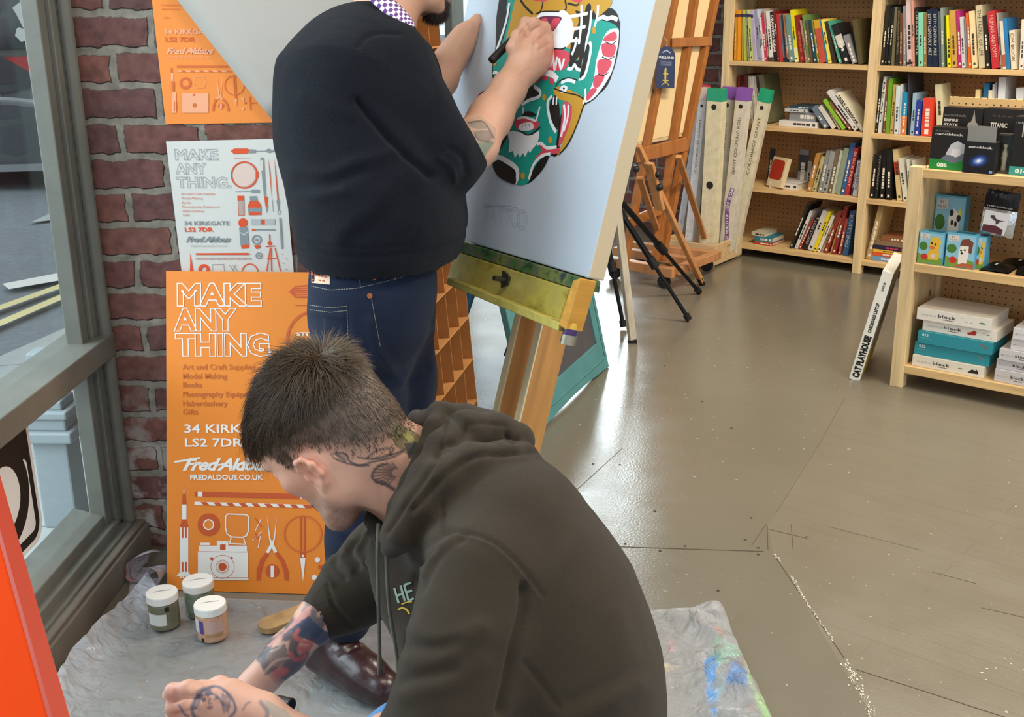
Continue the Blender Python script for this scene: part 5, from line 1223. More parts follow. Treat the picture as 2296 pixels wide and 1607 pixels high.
# piles of flat boxes on the lowest shelf
def flat_box(px0, px1, yt, yb, off, zb, col, label, group, text=None, num=None, pics=(), d=0.2, yaw=0.0):
    x0, w, _ = placed(px0, px1, yt, yb, off, zb); h = ds(px0, yt, off)[1]-ds(px0, yb, off)[1]
    o = carton('kit_box', w, d, h, col, DSM @ Matrix.Translation((x0, off, zb)) @ Matrix.Rotation(yaw, 4, 'Z'), label, 'box', group)
    if text: front_text(o, 'nano', w*0.07, h*0.42, h*0.20, 'c4beb8', w*0.20, 0.0002, space=1.3); front_text(o, 'block', w*0.29, h*0.42, h*0.28, '3a3632', w*0.24, 0.0004, space=1.2)
    if text: x = MB(); front_shape(x, [(w*.36, h*.26), (w*.5, h*.26), (w*.5, h*.31), (w*.36, h*.31)], 0); x.build('print', mat('6a6560', rough=0.5), o)
    if num: front_text(o, num, w*0.06, h*0.62, h*0.22, 'e2eeee', w*0.09, 0.0004); front_text(o, 'blocks', w*0.04, h*0.42, h*0.12, '8ac0c6', w*0.14)
    if pics:
        x = MB(); cs = []
        for pts, c in pics:
            if c not in cs: cs.append(c)
            front_shape(x, [(w*a_, h*b_) for a_, b_ in pts], cs.index(c))
        x.build('picture_print', [mat(c, rough=0.5) for c in cs], o)
    return zb+h+0.0004
gp = 'pile of kit boxes on the lowest display shelf'
croc = lambda x_, y_, s, c: ([(x_-s, y_), (x_-s*.4, y_+s*1.6), (x_+s*.3, y_+s*1.8), (x_+s, y_+s*.8), (x_+s*.8, y_-s*.8), (x_-s*.6, y_-s*.9)], c)
z = 0.0925
z = flat_box(2045, 2209, 785, 810, 0.02, z, 'e6ddcb', 'white kit box at the bottom of the pile, with a black pictured dinosaur', gp, True, pics=[croc(.68, .5, .035, '6a7068'), ([(.78, .3), (.93, .3), (.92, .5), (.9, .7), (.88, .55), (.84, .65)], '26211e')])
z = flat_box(2050, 2220, 757, 785, 0.03, z, '2b8f9c', 'teal kit box second from the bottom of the pile', gp, num='012', pics=[([(.84, .66), (.93, .42), (.94, .52), (.86, .78)], '7a8a88')], yaw=0.01)
z = flat_box(2057, 2228, 733, 760, 0.02, z, '2a909e', 'teal kit box in the middle of the pile, under two white ones', gp, num='012', pics=[([(.84, .66), (.93, .42), (.94, .52), (.86, .78)], '8a6a60')])
z = flat_box(2068, 2238, 709, 734, 0.035, z, 'ebe4d8', 'white kit box with a red pictured animal, second from the top of the pile', gp, True, pics=[([(.62, .3), (.72, .3), (.74, .6), (.70, .75), (.66, .55), (.61, .45)], 'b4322c'), croc(.82, .62, .018, 'c07a4c'), croc(.89, .5, .02, '3a3a40'), croc(.93, .3, .015, 'd08a50')], yaw=-0.01)
z = flat_box(2055, 2226, 683, 709, 0.02, z, 'ebe4d8', 'white kit box with a green pictured crocodile topmost of the pile', gp, True, pics=[croc(.61, .7, .015, '3a3a4a'), croc(.67, .4, .02, 'd8a080'), croc(.74, .4, .018, 'aab4b8'), croc(.88, .5, .045, '4f8a4a')])
gp2 = 'second pile of kit boxes on the lowest display shelf'; z = 0.0925
for i, (p0, yt, yb, c, lb) in enumerate(((2231, 800, 828, 'c9c4c4', 'pale grey kit box at the bottom of the second pile'), (2236, 778, 800, 'cbc6c8', 'pale grey kit box second from the bottom of the second pile'), (2242, 752, 777, 'd0cccc', 'pale grey kit box in the middle of the second pile'), (2268, 733, 759, 'd9d6d6', 'pale white kit box second from the top of the second pile'), (2273, 706, 732, 'dcd8d8', 'pale white kit box topmost of the second pile'))):
    z = flat_box(p0, p0+130, yt, yb, 0.02+0.01*(i % 2), z, c, lb, gp2, True, pics=[croc(.06, .45, .02, ('8a7a60', 'c86a5a', '50505a', 'b03a34', '5a5a60')[i])])

# the long white box leaning on the display shelf
L0, L1 = on_floor(1903, 850), on_floor(1928, 853)
tp = np.array([G0[0], G0[1], 0])+UX*(-0.012)+WX*0.02
topl = on_plane(1979, 608, (G0[0], G0[1], 0)+UX*(-0.06), np.array([0.25, -0.97, 0])); 
ax_x = nz(L1-L0); hgt = 0.0
a0 = np.array([L0[0], L0[1], 0.0]); P1 = np.array([G0[0], G0[1], 0])-UX*0.05
r_ = ray(1979, 608); nrm = np.cross(ax_x, (0, 0, 1)); topp = on_plane(1979, 608, a0, nz(np.cross(ax_x, (0, 0, 1))))
ez = nz(topp-a0); ez_len = np.linalg.norm(topp-a0); exx = nz(ax_x-ez*(ax_x@ez)); eyy = np.cross(ez, exx)
CB = frame(a0+np.array([0, 0, 0.003]), exx, eyy, ez)
cb = empty('laptop_box', label='long white flat box lettered in black, leaning against the low display shelf', cat='box', mw=CB)
bw = np.linalg.norm(L1-L0)*0.98
x = MB(); x.box((0, 0, 0), (bw, 0.34, ez_len)); x.build('box', mat('e9e6dc', rough=0.45), cb, bevel=0.001)
x = MB(); x.add([(bw+.0006, .004, .01), (bw+.0006, .336, .01), (bw+.0006, .336, ez_len-.01), (bw+.0006, .004, ez_len-.01)], [(0, 1, 2, 3)], 0); x.add([(bw+.0009, .01, .012), (bw+.0009, .33, .012), (bw+.0009, .33, ez_len*.2), (bw+.0009, .01, ez_len*.26)], [(0, 1, 2, 3)], 1)
x.add([(bw+.0009, .12, ez_len*.45), (bw+.0009, .3, ez_len*.4), (bw+.0009, .3, ez_len*.8), (bw+.0009, .12, ez_len*.74)], [(0, 1, 2, 3)], 2); x.build('front_print', [mat('a39a86', rough=0.6), mat('c9a628', rough=0.6), mat('4a4238', rough=0.6)], cb)
for t, z0_, z1_, cap, b_ in (('CAT PLAYHOUSE', 0.03, 0.42, 0.026, 0.0022), ('CARDBOARD LAPTOP', 0.45, 0.72, 0.013, 0.0008), ('SUCK UK', 0.83, 0.91, 0.008, 0.0004)):
    q = lettering('lettering', t, min(cap, bw*.6), mat('1c1a18', rough=0.5), cb, None, bold=b_); w0 = max(v.co.x for v in q.data.vertices); hh = max(v.co.y for v in q.data.vertices)
    q.matrix_local = frame((bw/2+hh/2, -0.0009, ez_len*z0_), (0, 0, 1), (-1, 0, 0), (0, -1, 0)) @ Matrix.Diagonal((ez_len*(z1_-z0_)/w0, 1, 1, 1))
# ================================================================== PAINTER'S EASEL, CANVAS, THE OTHER EASELS
# canvas frame: b runs along its bottom edge (away from the camera, to the left), s up its face, nrm out of its painted face
b_dir = ray(-800, -15); b_dir = nz((b_dir[0], b_dir[1], 0.0))
P_near = at_d(1320, 624, 2.30)
_n0 = np.cross(b_dir, (0, 0, 1)); _n0 = nz(_n0)
if _n0@(CAM-P_near) < 0: _n0 = -_n0
tops = ray(1470, 0)                                     # the near right edge of the canvas passes through this pixel
best = None
for k_ in range(0, 400):                                # lean angle that carries the edge through that pixel
    a_ = math.radians(k_*0.1); s_ = nz(np.array([0, 0, 1])*math.cos(a_)-_n0*math.sin(a_))
    q = P_near+s_*0.62; dd = q-CAM; zz = dd@FW; px_ = PW/2+FOC*(dd@RT)/zz; py_ = PH/2-FOC*(dd@UP)/zz
    ex_ = 1320+(1470-1320)*(624-py_)/624
    if best is None or abs(px_-ex_) < best[0]: best = (abs(px_-ex_), a_, s_)
LEAN, S_DIR = best[1], best[2]
N_DIR = nz(np.cross(S_DIR, -b_dir)); N_DIR = N_DIR if N_DIR@(CAM-P_near) > 0 else -N_DIR
ray_far = ray(936, 515); 
far_bl = CAM+ray_far*(((P_near-CAM)@N_DIR)/(ray_far@N_DIR)); CW = float((far_bl-P_near)@b_dir)
# local frame: origin far bottom corner, x to the right (towards the camera), y up the face, z out of the face
EX = -b_dir
CO = P_near-EX*CW
CV = Sheet(CO, EX, S_DIR)
if CV.n@N_DIR < 0: raise ValueError('canvas frame flipped')
CHT = 0.92
canvas = empty('canvas', label='large pale blue canvas with a painted animal head, resting on the splattered easel', cat='canvas', mw=CV.mw)
TH = 0.042
x = MB(); x.box((0, 0, -TH), (CW, CHT, 0)); cpanel = x.build('stretched_canvas', [mat('b9c3cf', rough=0.75, bump=0.12, bscale=500), mat('c3b193', rough=0.8, bump=0.1, bscale=400)], canvas, bevel=0.003)
for poly in cpanel.data.polygons:
    if poly.normal.z < 0.5: poly.material_index = 1
x = MB(); x.box((0.02, 0.02, -TH-0.004), (CW-0.02, 0.06, -TH)); x.box((0.02, CHT-0.06, -TH-0.004), (CW-0.02, CHT-0.02, -TH)); x.box((0.02, 0.06, -TH-0.004), (0.06, CHT-0.06, -TH)); x.box((CW-0.06, 0.06, -TH-0.004), (CW-0.02, CHT-0.06, -TH)); x.build('stretcher_frame', wood('d9bd90'), canvas)
cz4 = zoomer(980, 0, 2.5103)
p = Print(CV, cz4, z0=0.0006)
TEAL, BK, OC, RD, WH, PUR = '149a8a', '1b1715', 'c6922a', 'd4495a', 'eceff2', '6a2a4a'
p.poly([(340, 60), (330, 260), (310, 390), (325, 470), (380, 560), (400, 700), (330, 850), (315, 940), (360, 1000), (440, 1038), (520, 1030), (590, 960), (630, 880), (680, 870), (720, 700), (830, 590), (960, 480), (1015, 280), (1028, 130), (1000, 60), (950, 40), (980, -60), (700, -220), (400, -80)], BK, 5)
p.poly([(400, 0), (380, 200), (330, 300), (318, 400), (360, 500), (420, 560), (420, 720), (370, 820), (340, 890), (440, 930), (450, 1036), (515, 1026), (560, 930), (660, 850), (700, 640), (820, 560), (940, 490), (1010, 300), (1022, 160), (900, 110), (700, 100), (500, -60)], TEAL, 5)
# right hand coil with red scales
p.poly([(912, 90), (940, 52), (990, 50), (1020, 90), (1018, 118), (960, 100), (930, 112)], BK, 5).line([(905, 110), (935, 96), (960, 106), (985, 98), (1018, 112)], 15, WH, sm=5)
p.poly([(1010, 160), (950, 190), (900, 330), (880, 460), (832, 575), (910, 530), (980, 420), (1012, 290), (1026, 190)], WH, 5)
for q in ([(948, 205), (1000, 178), (1014, 215), (985, 232), (940, 230)], [(934, 245), (1005, 255), (992, 318), (940, 315), (928, 280)], [(918, 335), (985, 345), (955, 410), (915, 418), (902, 370)], [(892, 425), (945, 425), (912, 490), (880, 485)], [(868, 500), (902, 505), (852, 565), (842, 545)]): p.poly(q, RD, 4)
p.line([(945, 235), (985, 250), (1012, 228)], 4, BK, sm=4).line([(930, 320), (965, 335), (1000, 318)], 4, BK, sm=4).line([(905, 415), (935, 425), (968, 408)], 4, BK, sm=4).line([(1030, 120), (1022, 260), (985, 410), (900, 540), (830, 590)], 5, BK, sm=6)
p.disc(884, 172, 12, OC, 20)
# tiger-striped head on top
p.poly([(440, 0), (410, 140), (395, 230), (480, 330), (560, 300), (640, 260), (760, 280), (815, 360), (850, 250), (880, 60), (985, 20), (940, -60), (800, -200), (600, -220), (480, -120)], OC, 4)
p.poly([(405, 10), (375, 120), (330, 285), (352, 280), (385, 180), (412, 60)], BK, 4).line([(408, 15), (392, 110), (360, 215), (335, 285)], 11, WH, sm=6)
p.poly([(455, 30), (500, 0), (540, -20), (520, 60), (480, 120), (420, 190), (430, 110)], OC, 4).line([(470, 0), (500, 40), (540, 80)], 8, BK, sm=4).line([(600, -10), (590, 50), (570, 80)], 7, BK, sm=4).line([(722, 0), (728, 50), (700, 66)], 7, BK, sm=4).line([(806, 0), (790, 30), (735, 18)], 7, BK, sm=4)
p.poly([(540, 0), (570, -30), (620, 0), (600, 10)], RD, 4).poly([(760, 4), (790, -20), (820, 0), (800, 14)], RD, 4)
p.poly([(780, 60), (830, 90), (800, 180), (830, 260), (790, 330), (750, 350), (760, 220), (800, 120)], BK, 4).poly([(840, 40), (868, 30), (860, 120), (830, 340), (800, 370), (812, 200)], BK, 4).poly([(880, 20), (950, -10), (985, 20), (940, 70), (900, 90)], OC, 4)
for a, b in (((908, 30), (888, 150)), ((870, 60), (842, 240)), ((815, 30), (800, 250)), ((740, 96), (850, 76)), ((760, 165), (838, 150)), ((752, 232), (806, 226)), ((786, 210), (760, 310)), ((842, 240), (818, 390))): p.line([a, ((a[0]+b[0])/2+6, (a[1]+b[1])/2), b], 12, WH, sm=4)
p.poly([(640, 120), (690, 66), (720, 60), (760, 110), (770, 200), (730, 268), (690, 276), (640, 262), (610, 210)], WH, 5).poly([(548, 120), (590, 70), (640, 62), (702, 70), (700, 110), (660, 150), (628, 190), (600, 150)], WH, 4)
p.poly([(555, 118), (600, 92), (698, 96), (690, 130), (650, 182), (622, 188), (590, 140)], PUR, 4).poly([(586, 112), (622, 106), (626, 170), (604, 146)], RD, 4).poly([(652, 112), (694, 104), (680, 140), (640, 178)], RD, 4).line([(555, 80), (600, 66), (690, 66)], 5, BK, sm=4).line([(616, 190), (640, 260), (690, 278), (726, 268)], 6, BK, sm=5)
# mouth of the upper head
p.poly([(585, 395), (620, 310), (660, 280), (736, 290), (745, 340), (720, 390), (640, 400)], RD, 4)
for q in ([(622, 320), (640, 370), (650, 320)], [(654, 290), (664, 390), (678, 320)], [(688, 330), (700, 385), (718, 330)]): p.line(q, 11, WH, sm=4)
p.poly([(745, 350), (790, 340), (830, 350), (820, 392), (760, 388)], BK, 4).line([(735, 385), (760, 388), (775, 366), (790, 388), (816, 390), (828, 330)], 12, WH, sm=5).line([(860, 235), (868, 280), (836, 420), (800, 448)], 14, WH, sm=5).poly([(842, 262), (858, 262), (840, 380), (812, 440), (806, 420)], BK, 4)
# eagle
p.poly([(668, 480), (720, 440), (770, 445), (812, 460), (838, 500), (826, 545), (790, 530), (760, 510), (700, 490)], TEAL, 5).line([(668, 486), (700, 452), (745, 440), (790, 452)], 6, BK, sm=5).line([(700, 466), (740, 452), (780, 462)], 12, WH, sm=4)
p.poly([(660, 500), (700, 488), (760, 512), (812, 540), (830, 580), (800, 680), (750, 780), (700, 860), (685, 868), (730, 740), (762, 620), (740, 575), (690, 560), (664, 530)], OC, 5).poly([(712, 580), (752, 590), (762, 640), (735, 740), (698, 810), (686, 820), (700, 700)], RD, 4).line([(716, 590), (722, 660), (700, 770)], 11, WH, sm=4).line([(742, 590), (738, 660), (715, 740)], 9, WH, sm=4)
p.poly([(690, 505), (712, 480), (736, 490), (728, 515), (706, 525)], WH, 4).disc(716, 498, 6, BK).line([(660, 498), (720, 520), (790, 536), (830, 560)], 5, BK, sm=5).line([(828, 590), (790, 700), (740, 810), (690, 868)], 6, BK, sm=5).line([(836, 500), (838, 545), (825, 585)], 10, WH, sm=4)
# lower face with brow, eye and moustache
p.line([(530, 470), (580, 420), (640, 415), (680, 450)], 22, WH, sm=6)
for q in ([(545, 455), (572, 436), (580, 456), (556, 468)], [(592, 430), (622, 428), (622, 450), (596, 452)], [(636, 434), (662, 450), (652, 480), (634, 458)]): p.poly(q, RD, 4)
p.poly([(478, 570), (500, 500), (545, 485), (580, 510), (560, 545), (520, 560)], BK, 5).line([(480, 590), (520, 565), (575, 545), (582, 515), (548, 486)], 12, WH, sm=5).disc(606, 548, 11, OC, 18)
p.poly([(645, 560), (672, 540), (690, 600), (690, 690), (668, 740), (645, 690), (632, 640)], BK, 5).line([(650, 540), (625, 580), (640, 680), (672, 745)], 13, WH, sm=6).line([(660, 545), (655, 590)], 8, WH).line([(676, 545), (674, 590)], 8, WH)
p.poly([(484, 650), (490, 632), (530, 628), (562, 650), (520, 656)], BK, 4).line([(582, 600), (566, 660), (556, 700)], 9, WH, sm=4).line([(488, 605), (486, 640)], 8, WH, sm=4)
p.poly([(440, 680), (480, 656), (530, 670), (575, 690), (560, 725), (500, 735), (450, 725)], RD, 5).poly([(470, 700), (535, 690), (540, 730), (468, 735)], WH, 4)
for a in (482, 500, 520): p.line([(a, 696), (a+2, 712)], 3, RD)
p.line([(455, 668), (500, 662), (560, 682)], 8, WH, sm=4)
p.poly([(400, 740), (470, 745), (540, 760), (578, 735), (570, 800), (540, 840), (524, 862), (516, 846), (500, 884), (486, 862), (470, 888), (458, 866), (440, 890), (430, 850), (405, 860), (412, 800)], WH, 2).line([(465, 735), (520, 760), (585, 715)], 5, BK, sm=5)
p.disc(640, 788, 12, OC, 20).disc(486, 990, 12, OC, 20)
# tongue and the coil's end
p.poly([(555, 890), (590, 850), (580, 812), (620, 826), (690, 836), (680, 866), (620, 866), (580, 886)], RD, 4).line([(565, 812), (590, 808), (620, 832), (676, 828)], 11, WH, sm=4)
p.line([(322, 910), (345, 886), (400, 910), (450, 950), (455, 1000), (440, 1034)], 17, WH, sm=6).poly([(320, 925), (350, 900), (400, 930), (440, 970), (444, 1034), (390, 1020), (340, 985)], BK, 5)
p.line([(520, 1010), (545, 930), (590, 880), (640, 868)], 13, WH, sm=5).poly([(528, 1004), (560, 930), (610, 880), (632, 884), (600, 950), (560, 990)], BK, 4)
# the coil on the left, partly behind the forearm
p.poly([(195, 640), (215, 570), (250, 520), (300, 510), (310, 530), (262, 570), (240, 620), (225, 660)], RD, 5).line([(200, 645), (220, 575), (255, 525), (305, 508)], 6, BK, sm=5).line([(215, 650), (240, 580), (300, 545)], 9, WH, sm=5).line([(318, 410), (335, 408), (350, 420)], 10, WH)
p.disc(330, 362, 9, OC, 10)
p.done('painted_picture', canvas, 0.55)
# faint pencil guide letters
pen = mat('8e9aa8', rough=0.8)
for ch, xa, yb in (('T', 262, 1240), ('A', 296, 1246), ('T', 338, 1252), ('T', 378, 1262)):
    write_at(CV, cz4, ch, xa, yb, xa+34, 95, '9aa6b4', canvas, 'pencil_lettering', z=0.0005, outline=0.0004)
p = Print(CV, cz4, z0=0.0004); p.ring(440, 1222, 26, 2, '9aa6b4', 56).ring(480, 1236, 28, 2, '9aa6b4', 56).line([(262, 1160), (420, 1158)], 2, 'a2aebb').ring(440, 1222, 14, 1.5, '9aa6b4', 40).ring(480, 1236, 15, 1.5, '9aa6b4', 40); p.done('pencil_marks', canvas, 0.8)

# ---------------- painter's easel: splattered tray, two masts, feet
easel = empty('easel', label='paint splattered wooden studio easel holding the large canvas', cat='easel', mw=CV.mw)
inv = np.linalg.inv(np.array(CV.mw))
def cl(px, py, off):                                   # pixel -> canvas local coordinates on the plane z=off
    q = on_plane(px, py, CV.o+CV.n*off, CV.n); return (inv@np.append(q, 1))[:3]
SPLAT = bpy.data.materials.new('splattered_wood'); SPLAT.use_nodes = True
nt = SPLAT.node_tree; N = nt.nodes; L = nt.links; bs = N['Principled BSDF']; tc = N.new('ShaderNodeTexCoord'); nn = N.new('ShaderNodeTexNoise'); nn.inputs['Scale'].default_value = 7; nn.inputs['Detail'].default_value = 7; nn.inputs['Roughness'].default_value = 0.62
L.new(tc.outputs['Object'], nn.inputs[0]); rp = N.new('ShaderNodeValToRGB'); cr = rp.color_ramp
for i_, (ps, c) in enumerate(((0.28, '5a4a1c'), (0.40, '8a7a2c'), (0.5, 'b3a345'), (0.58, 'a89a50'), (0.72, 'c2b766'))):
    e_ = cr.elements[i_] if i_ < 2 else cr.elements.new(ps); e_.position = ps; e_.color = (*lin(c), 1)
L.new(nn.outputs['Fac'], rp.inputs[0]); L.new(rp.outputs[0], bs.inputs[0]); bs.inputs['Roughness'].default_value = 0.6
SPLAT2 = bpy.data.materials.new('dirty_ledge'); SPLAT2.use_nodes = True
nt = SPLAT2.node_tree; N = nt.nodes; L = nt.links; bs = N['Principled BSDF']; tc = N.new('ShaderNodeTexCoord'); nn = N.new('ShaderNodeTexNoise'); nn.inputs['Scale'].default_value = 22; nn.inputs['Detail'].default_value = 6
L.new(tc.outputs['Object'], nn.inputs[0]); rp = N.new('ShaderNodeValToRGB'); cr = rp.color_ramp
for i_, (ps, c) in enumerate(((0.34, '23302a'), (0.42, '3c6a24'), (0.5, '55584a'), (0.58, '6f7a34'), (0.66, '2b3a3c'))):
    e_ = cr.elements[i_] if i_ < 2 else cr.elements.new(ps); e_.position = ps; e_.color = (*lin(c), 1)
L.new(nn.outputs['Fac'], rp.inputs[0]); L.new(rp.outputs[0], bs.inputs[0]); bs.inputs['Roughness'].default_value = 0.6
def quadbox(mb_, q, z0, z1, mi=0):                     # q: four (x, y) in canvas plane, bl br tr tl
    mb_.hexa([(q[0][0], q[0][1], z0), (q[1][0], q[1][1], z0), (q[2][0], q[2][1], z0), (q[3][0], q[3][1], z0), (q[0][0], q[0][1], z1), (q[1][0], q[1][1], z1), (q[2][0], q[2][1], z1), (q[3][0], q[3][1], z1)], mi)
FO = 0.030
tl, tr = cl(1018, 563, FO), cl(1276, 646, FO); bl_, br_ = cl(1000, 632, FO), cl(1250, 724, FO)
x = MB(); quadbox(x, [bl_[:2], br_[:2], tr[:2], tl[:2]], -0.012, FO); x.build('tray_box', SPLAT, easel, bevel=0.002)
l0, l1 = cl(1000, 540, 0.02), cl(1300, 628, 0.02)
x = MB(); quadbox(x, [(tl[0], tl[1]+0.001), (tr[0], tr[1]+0.001), (tr[0]-0.004, -0.002), (tl[0], -0.002)], -TH-0.01, 0.022); x.build('canvas_ledge', SPLAT2, easel, bevel=0.002)
lo_ = 0.062
x = MB(); e0, e1, e2_, e3 = cl(1000, 637, lo_), cl(1250, 742, lo_), cl(1254, 722, lo_), cl(1003, 622, lo_)
quadbox(x, [e0[:2], e1[:2], e2_[:2], e3[:2]], FO, lo_); x.build('lower_lip', wood('bcae5a', knots=False, rough=0.6), easel, bevel=0.002)
x = MB(); g0, g1, g2_, g3 = cl(1251, 728, lo_), cl(1268, 740, lo_), cl(1302, 622, lo_), cl(1284, 628, lo_)
quadbox(x, [g0[:2], g1[:2], g2_[:2], g3[:2]], 0.018, lo_); x.build('end_block', wood('c8913c'), easel, bevel=0.003)
bo = cl(1136, 628, FO); x = MB(); x.tube([(bo[0], bo[1], FO-.002), (bo[0], bo[1], FO+0.034)], 0.0055, 12); x.tube([(bo[0], bo[1], FO), (bo[0], bo[1], FO+0.006)], 0.015, 6); x.add([(bo[0]-.004, bo[1]-.018, FO+.008), (bo[0]+.004, bo[1]-.018, FO+.008), (bo[0]+.007, bo[1]+.018, FO+.012), (bo[0]-.007, bo[1]+.018, FO+.012)], [(0, 1, 2, 3)]); x.build('bolt', mat('5a564a', rough=0.4, metal=0.8), easel)
# masts
OAK = wood('c08a4e', scale=(30, 3, 30))
MT = -TH-0.012
floor_y = lambda x_, z_: -((CV.o+CV.ex*x_+CV.n*z_)[2])/CV.ey[2]
for (pa, pb) in ((1117, 1163), (1170, 1212)):
    ma, mb_ = cl(pa, 692, 0.0), cl(pb, 722, 0.0); w_ = (mb_[0]-ma[0])
    x = MB(); yb0 = floor_y(ma[0], MT-0.03)+0.05
    x.box((ma[0]-0.002, yb0, MT-0.075), (ma[0]+0.017, CHT*0.86, MT)); x.build('mast', OAK, easel, bevel=0.002)
    x = MB(); x.box((ma[0]-0.002, yb0, MT), (ma[0]+0.017, bl_[1]-0.01, MT+0.004)); x.build('mast_lit_front', wood('dcc9a0', scale=(30, 3, 30), knots=False), easel)  # paler wood paints the window's daylight onto the mast's front face
xm = cl(1165, 700, 0)[0]; yb0 = floor_y(xm, MT-0.03)
def c2w(v): return CV.o+CV.ex*v[0]+CV.ey*v[1]+CV.n*v[2]
foot = c2w((xm, yb0, MT)); 
fwd, sidev = nz((N_DIR[0], N_DIR[1], 0)), nz((EX[0], EX[1], 0))
def wbeam(name, a, b, w, h, m, parent):
    pi = parent.matrix_world.inverted(); 
    x = MB(); a, b = np.array(a, float), np.array(b, float); x.beam(a, b, w, h); x.v = [tuple(pi@Vector(v)) for v in x.v]; return x.build(name, m, parent, bevel=0.003)
bpy.context.view_layer.update()
f0 = np.array([foot[0], foot[1], 0.045])
wbeam('foot', f0+sidev*0.16, f0-sidev*0.12, 0.055, 0.05, wood('c39a4c', scale=(3, 30, 30)), easel)
for sg in (-0.08, 0.10):
    wbeam('runner', f0+sidev*sg+fwd*0.02, f0+sidev*sg-fwd*0.20, 0.045, 0.05, wood('c39a4c', scale=(30, 3, 30)), easel)
0 and wbeam('rear_stay', f0-fwd*0.50+np.array([0, 0, 0.02]), c2w((xm, CHT*0.45, MT-0.06)), 0.045, 0.03, OAK, easel)
# paint tube hanging beside the tray
t0, t1 = cl(1284, 716, 0.045), cl(1272, 772, 0.045)
w0, w1_ = c2w(t0), c2w(t1)
pt = empty('paint_tube', label='small paint tube with a purple band stuck at the end of the easel tray', cat='paint tube', mw=Matrix.Translation(tuple(w1_)))
dv = w0-w1_
x = MB(); x.tube([(0, 0, 0), dv*0.38], [0.016, 0.015], 14); x.build('tin_end', mat('8f8878', rough=0.35, metal=0.7), pt, smooth=False)
x = MB(); x.tube([dv*0.38, dv*0.62], 0.0135, 14); x.build('tube_band', mat('3a2258', rough=0.4), pt)
x = MB(); x.tube([dv*0.62, dv*0.82, dv*0.9, dv*1.0], [0.0125, 0.011, 0.006, 0.006], 14); x.build('tube_top', mat('c9a23c', rough=0.4), pt)

# ---------------- chalkboard A-board with teal frame behind the easel
Af, An = on_floor(1360, 822), on_floor(1192, 986)
ad = nz(Af-An); al = np.linalg.norm(Af-An)
anrm = nz(np.cross(ad, (0, 0, 1))); anrm = anrm if anrm@(CAM-Af) > 0 else -anrm
tp_ = on_plane(1330, 640, Af, anrm)
lean_d = -anrm*0.22+np.array([0, 0, 1])
AB = Sheet(An, ad, lean_d) 
ab = empty('chalkboard', label='teal framed chalkboard A-board standing behind the painter\'s easel', cat='chalkboard', mw=AB.mw)
TE = mat('4f8587', rough=0.55, var=0.10, vscale=10)
sg_ = 1 if AB.n@anrm > 0 else -1
hgt = 0.72
def abox(name, poly, z0, z1, m):
    x = MB(); x.prism(poly, min(z0*sg_, z1*sg_), max(z0*sg_, z1*sg_)); return x.build(name, m, ab, bevel=0.003)
fw_ = 0.115
wav = [(al*t, 0.0+0.018*math.sin(math.pi*t)*(1 if t < .8 else .8)) for t in np.linspace(0, 1, 12)]
abox('bottom_rail', wav+[(al, fw_+.01), (0, fw_+.01)], -0.012, 0.012, TE)
abox('side_rail', [(al-fw_*0.75, fw_+.011), (al, fw_+.011), (al, hgt), (al-fw_*0.75, hgt)], -0.012, 0.012, TE)
abox('side_rail', [(0, fw_+.011), (fw_*0.75, fw_+.011), (fw_*0.75, hgt), (0, hgt)], -0.012, 0.012, TE)
abox('top_rail', [(0, hgt), (al, hgt), (al*.8, hgt+.07), (al*.5, hgt+.10), (al*.2, hgt+.07)], -0.012, 0.012, TE)
abox('black_panel', [(fw_*.7, fw_), (al-fw_*.7, fw_), (al-fw_*.7, hgt), (fw_*.7, hgt)], -0.006, 0.004, mat('4b484c', rough=0.85, var=0.15, vscale=6))
abox('frame_molding', [(al-fw_*.30, .06), (al-fw_*.24, .05), (al-fw_*.24, hgt), (al-fw_*.30, hgt)], 0.0121, 0.016, TE)
abox('frame_molding', [(0.05, .055), (al-fw_*.3, .045), (al-fw_*.3, .055), (0.05, .065)], 0.0121, 0.016, TE)
wbeam('prop_leg', An-anrm*0.50+np.array([0, 0, 0.02])+ad*0.06, AB.o+AB.ex*0.06+AB.ey*(hgt-0.02)-anrm*0.03, 0.05, 0.025, mat('3d7396', rough=0.5), ab) if False else None
bl0 = on_floor(1042, 770)
wbeam('prop_leg', An-anrm*0.42+ad*0.05+np.array([0, 0, 0.02]), AB.o+AB.ex*0.05+AB.ey*(hgt-0.03)-anrm*0.028, 0.05, 0.025, mat('2f6f9c', rough=0.5), ab)
wbeam('prop_leg', An-anrm*0.42+ad*(al-.05)+np.array([0, 0, 0.02]), AB.o+AB.ex*(al-.05)+AB.ey*(hgt-0.03)-anrm*0.028, 0.05, 0.025, mat('2f6f9c', rough=0.5), ab)

# ---------------- cardboard bottle rack behind the standing man
Rn = on_floor(1079, 985)
rd = nz((math.sin(math.radians(9)), math.cos(math.radians(9)), 0)); rn_ = np.array([rd[1], -rd[0], 0.0])
rl = nz(np.array([0, 0, 1])-rn_*0.075)
RKO = Rn+np.array([0, 0, 0.001])
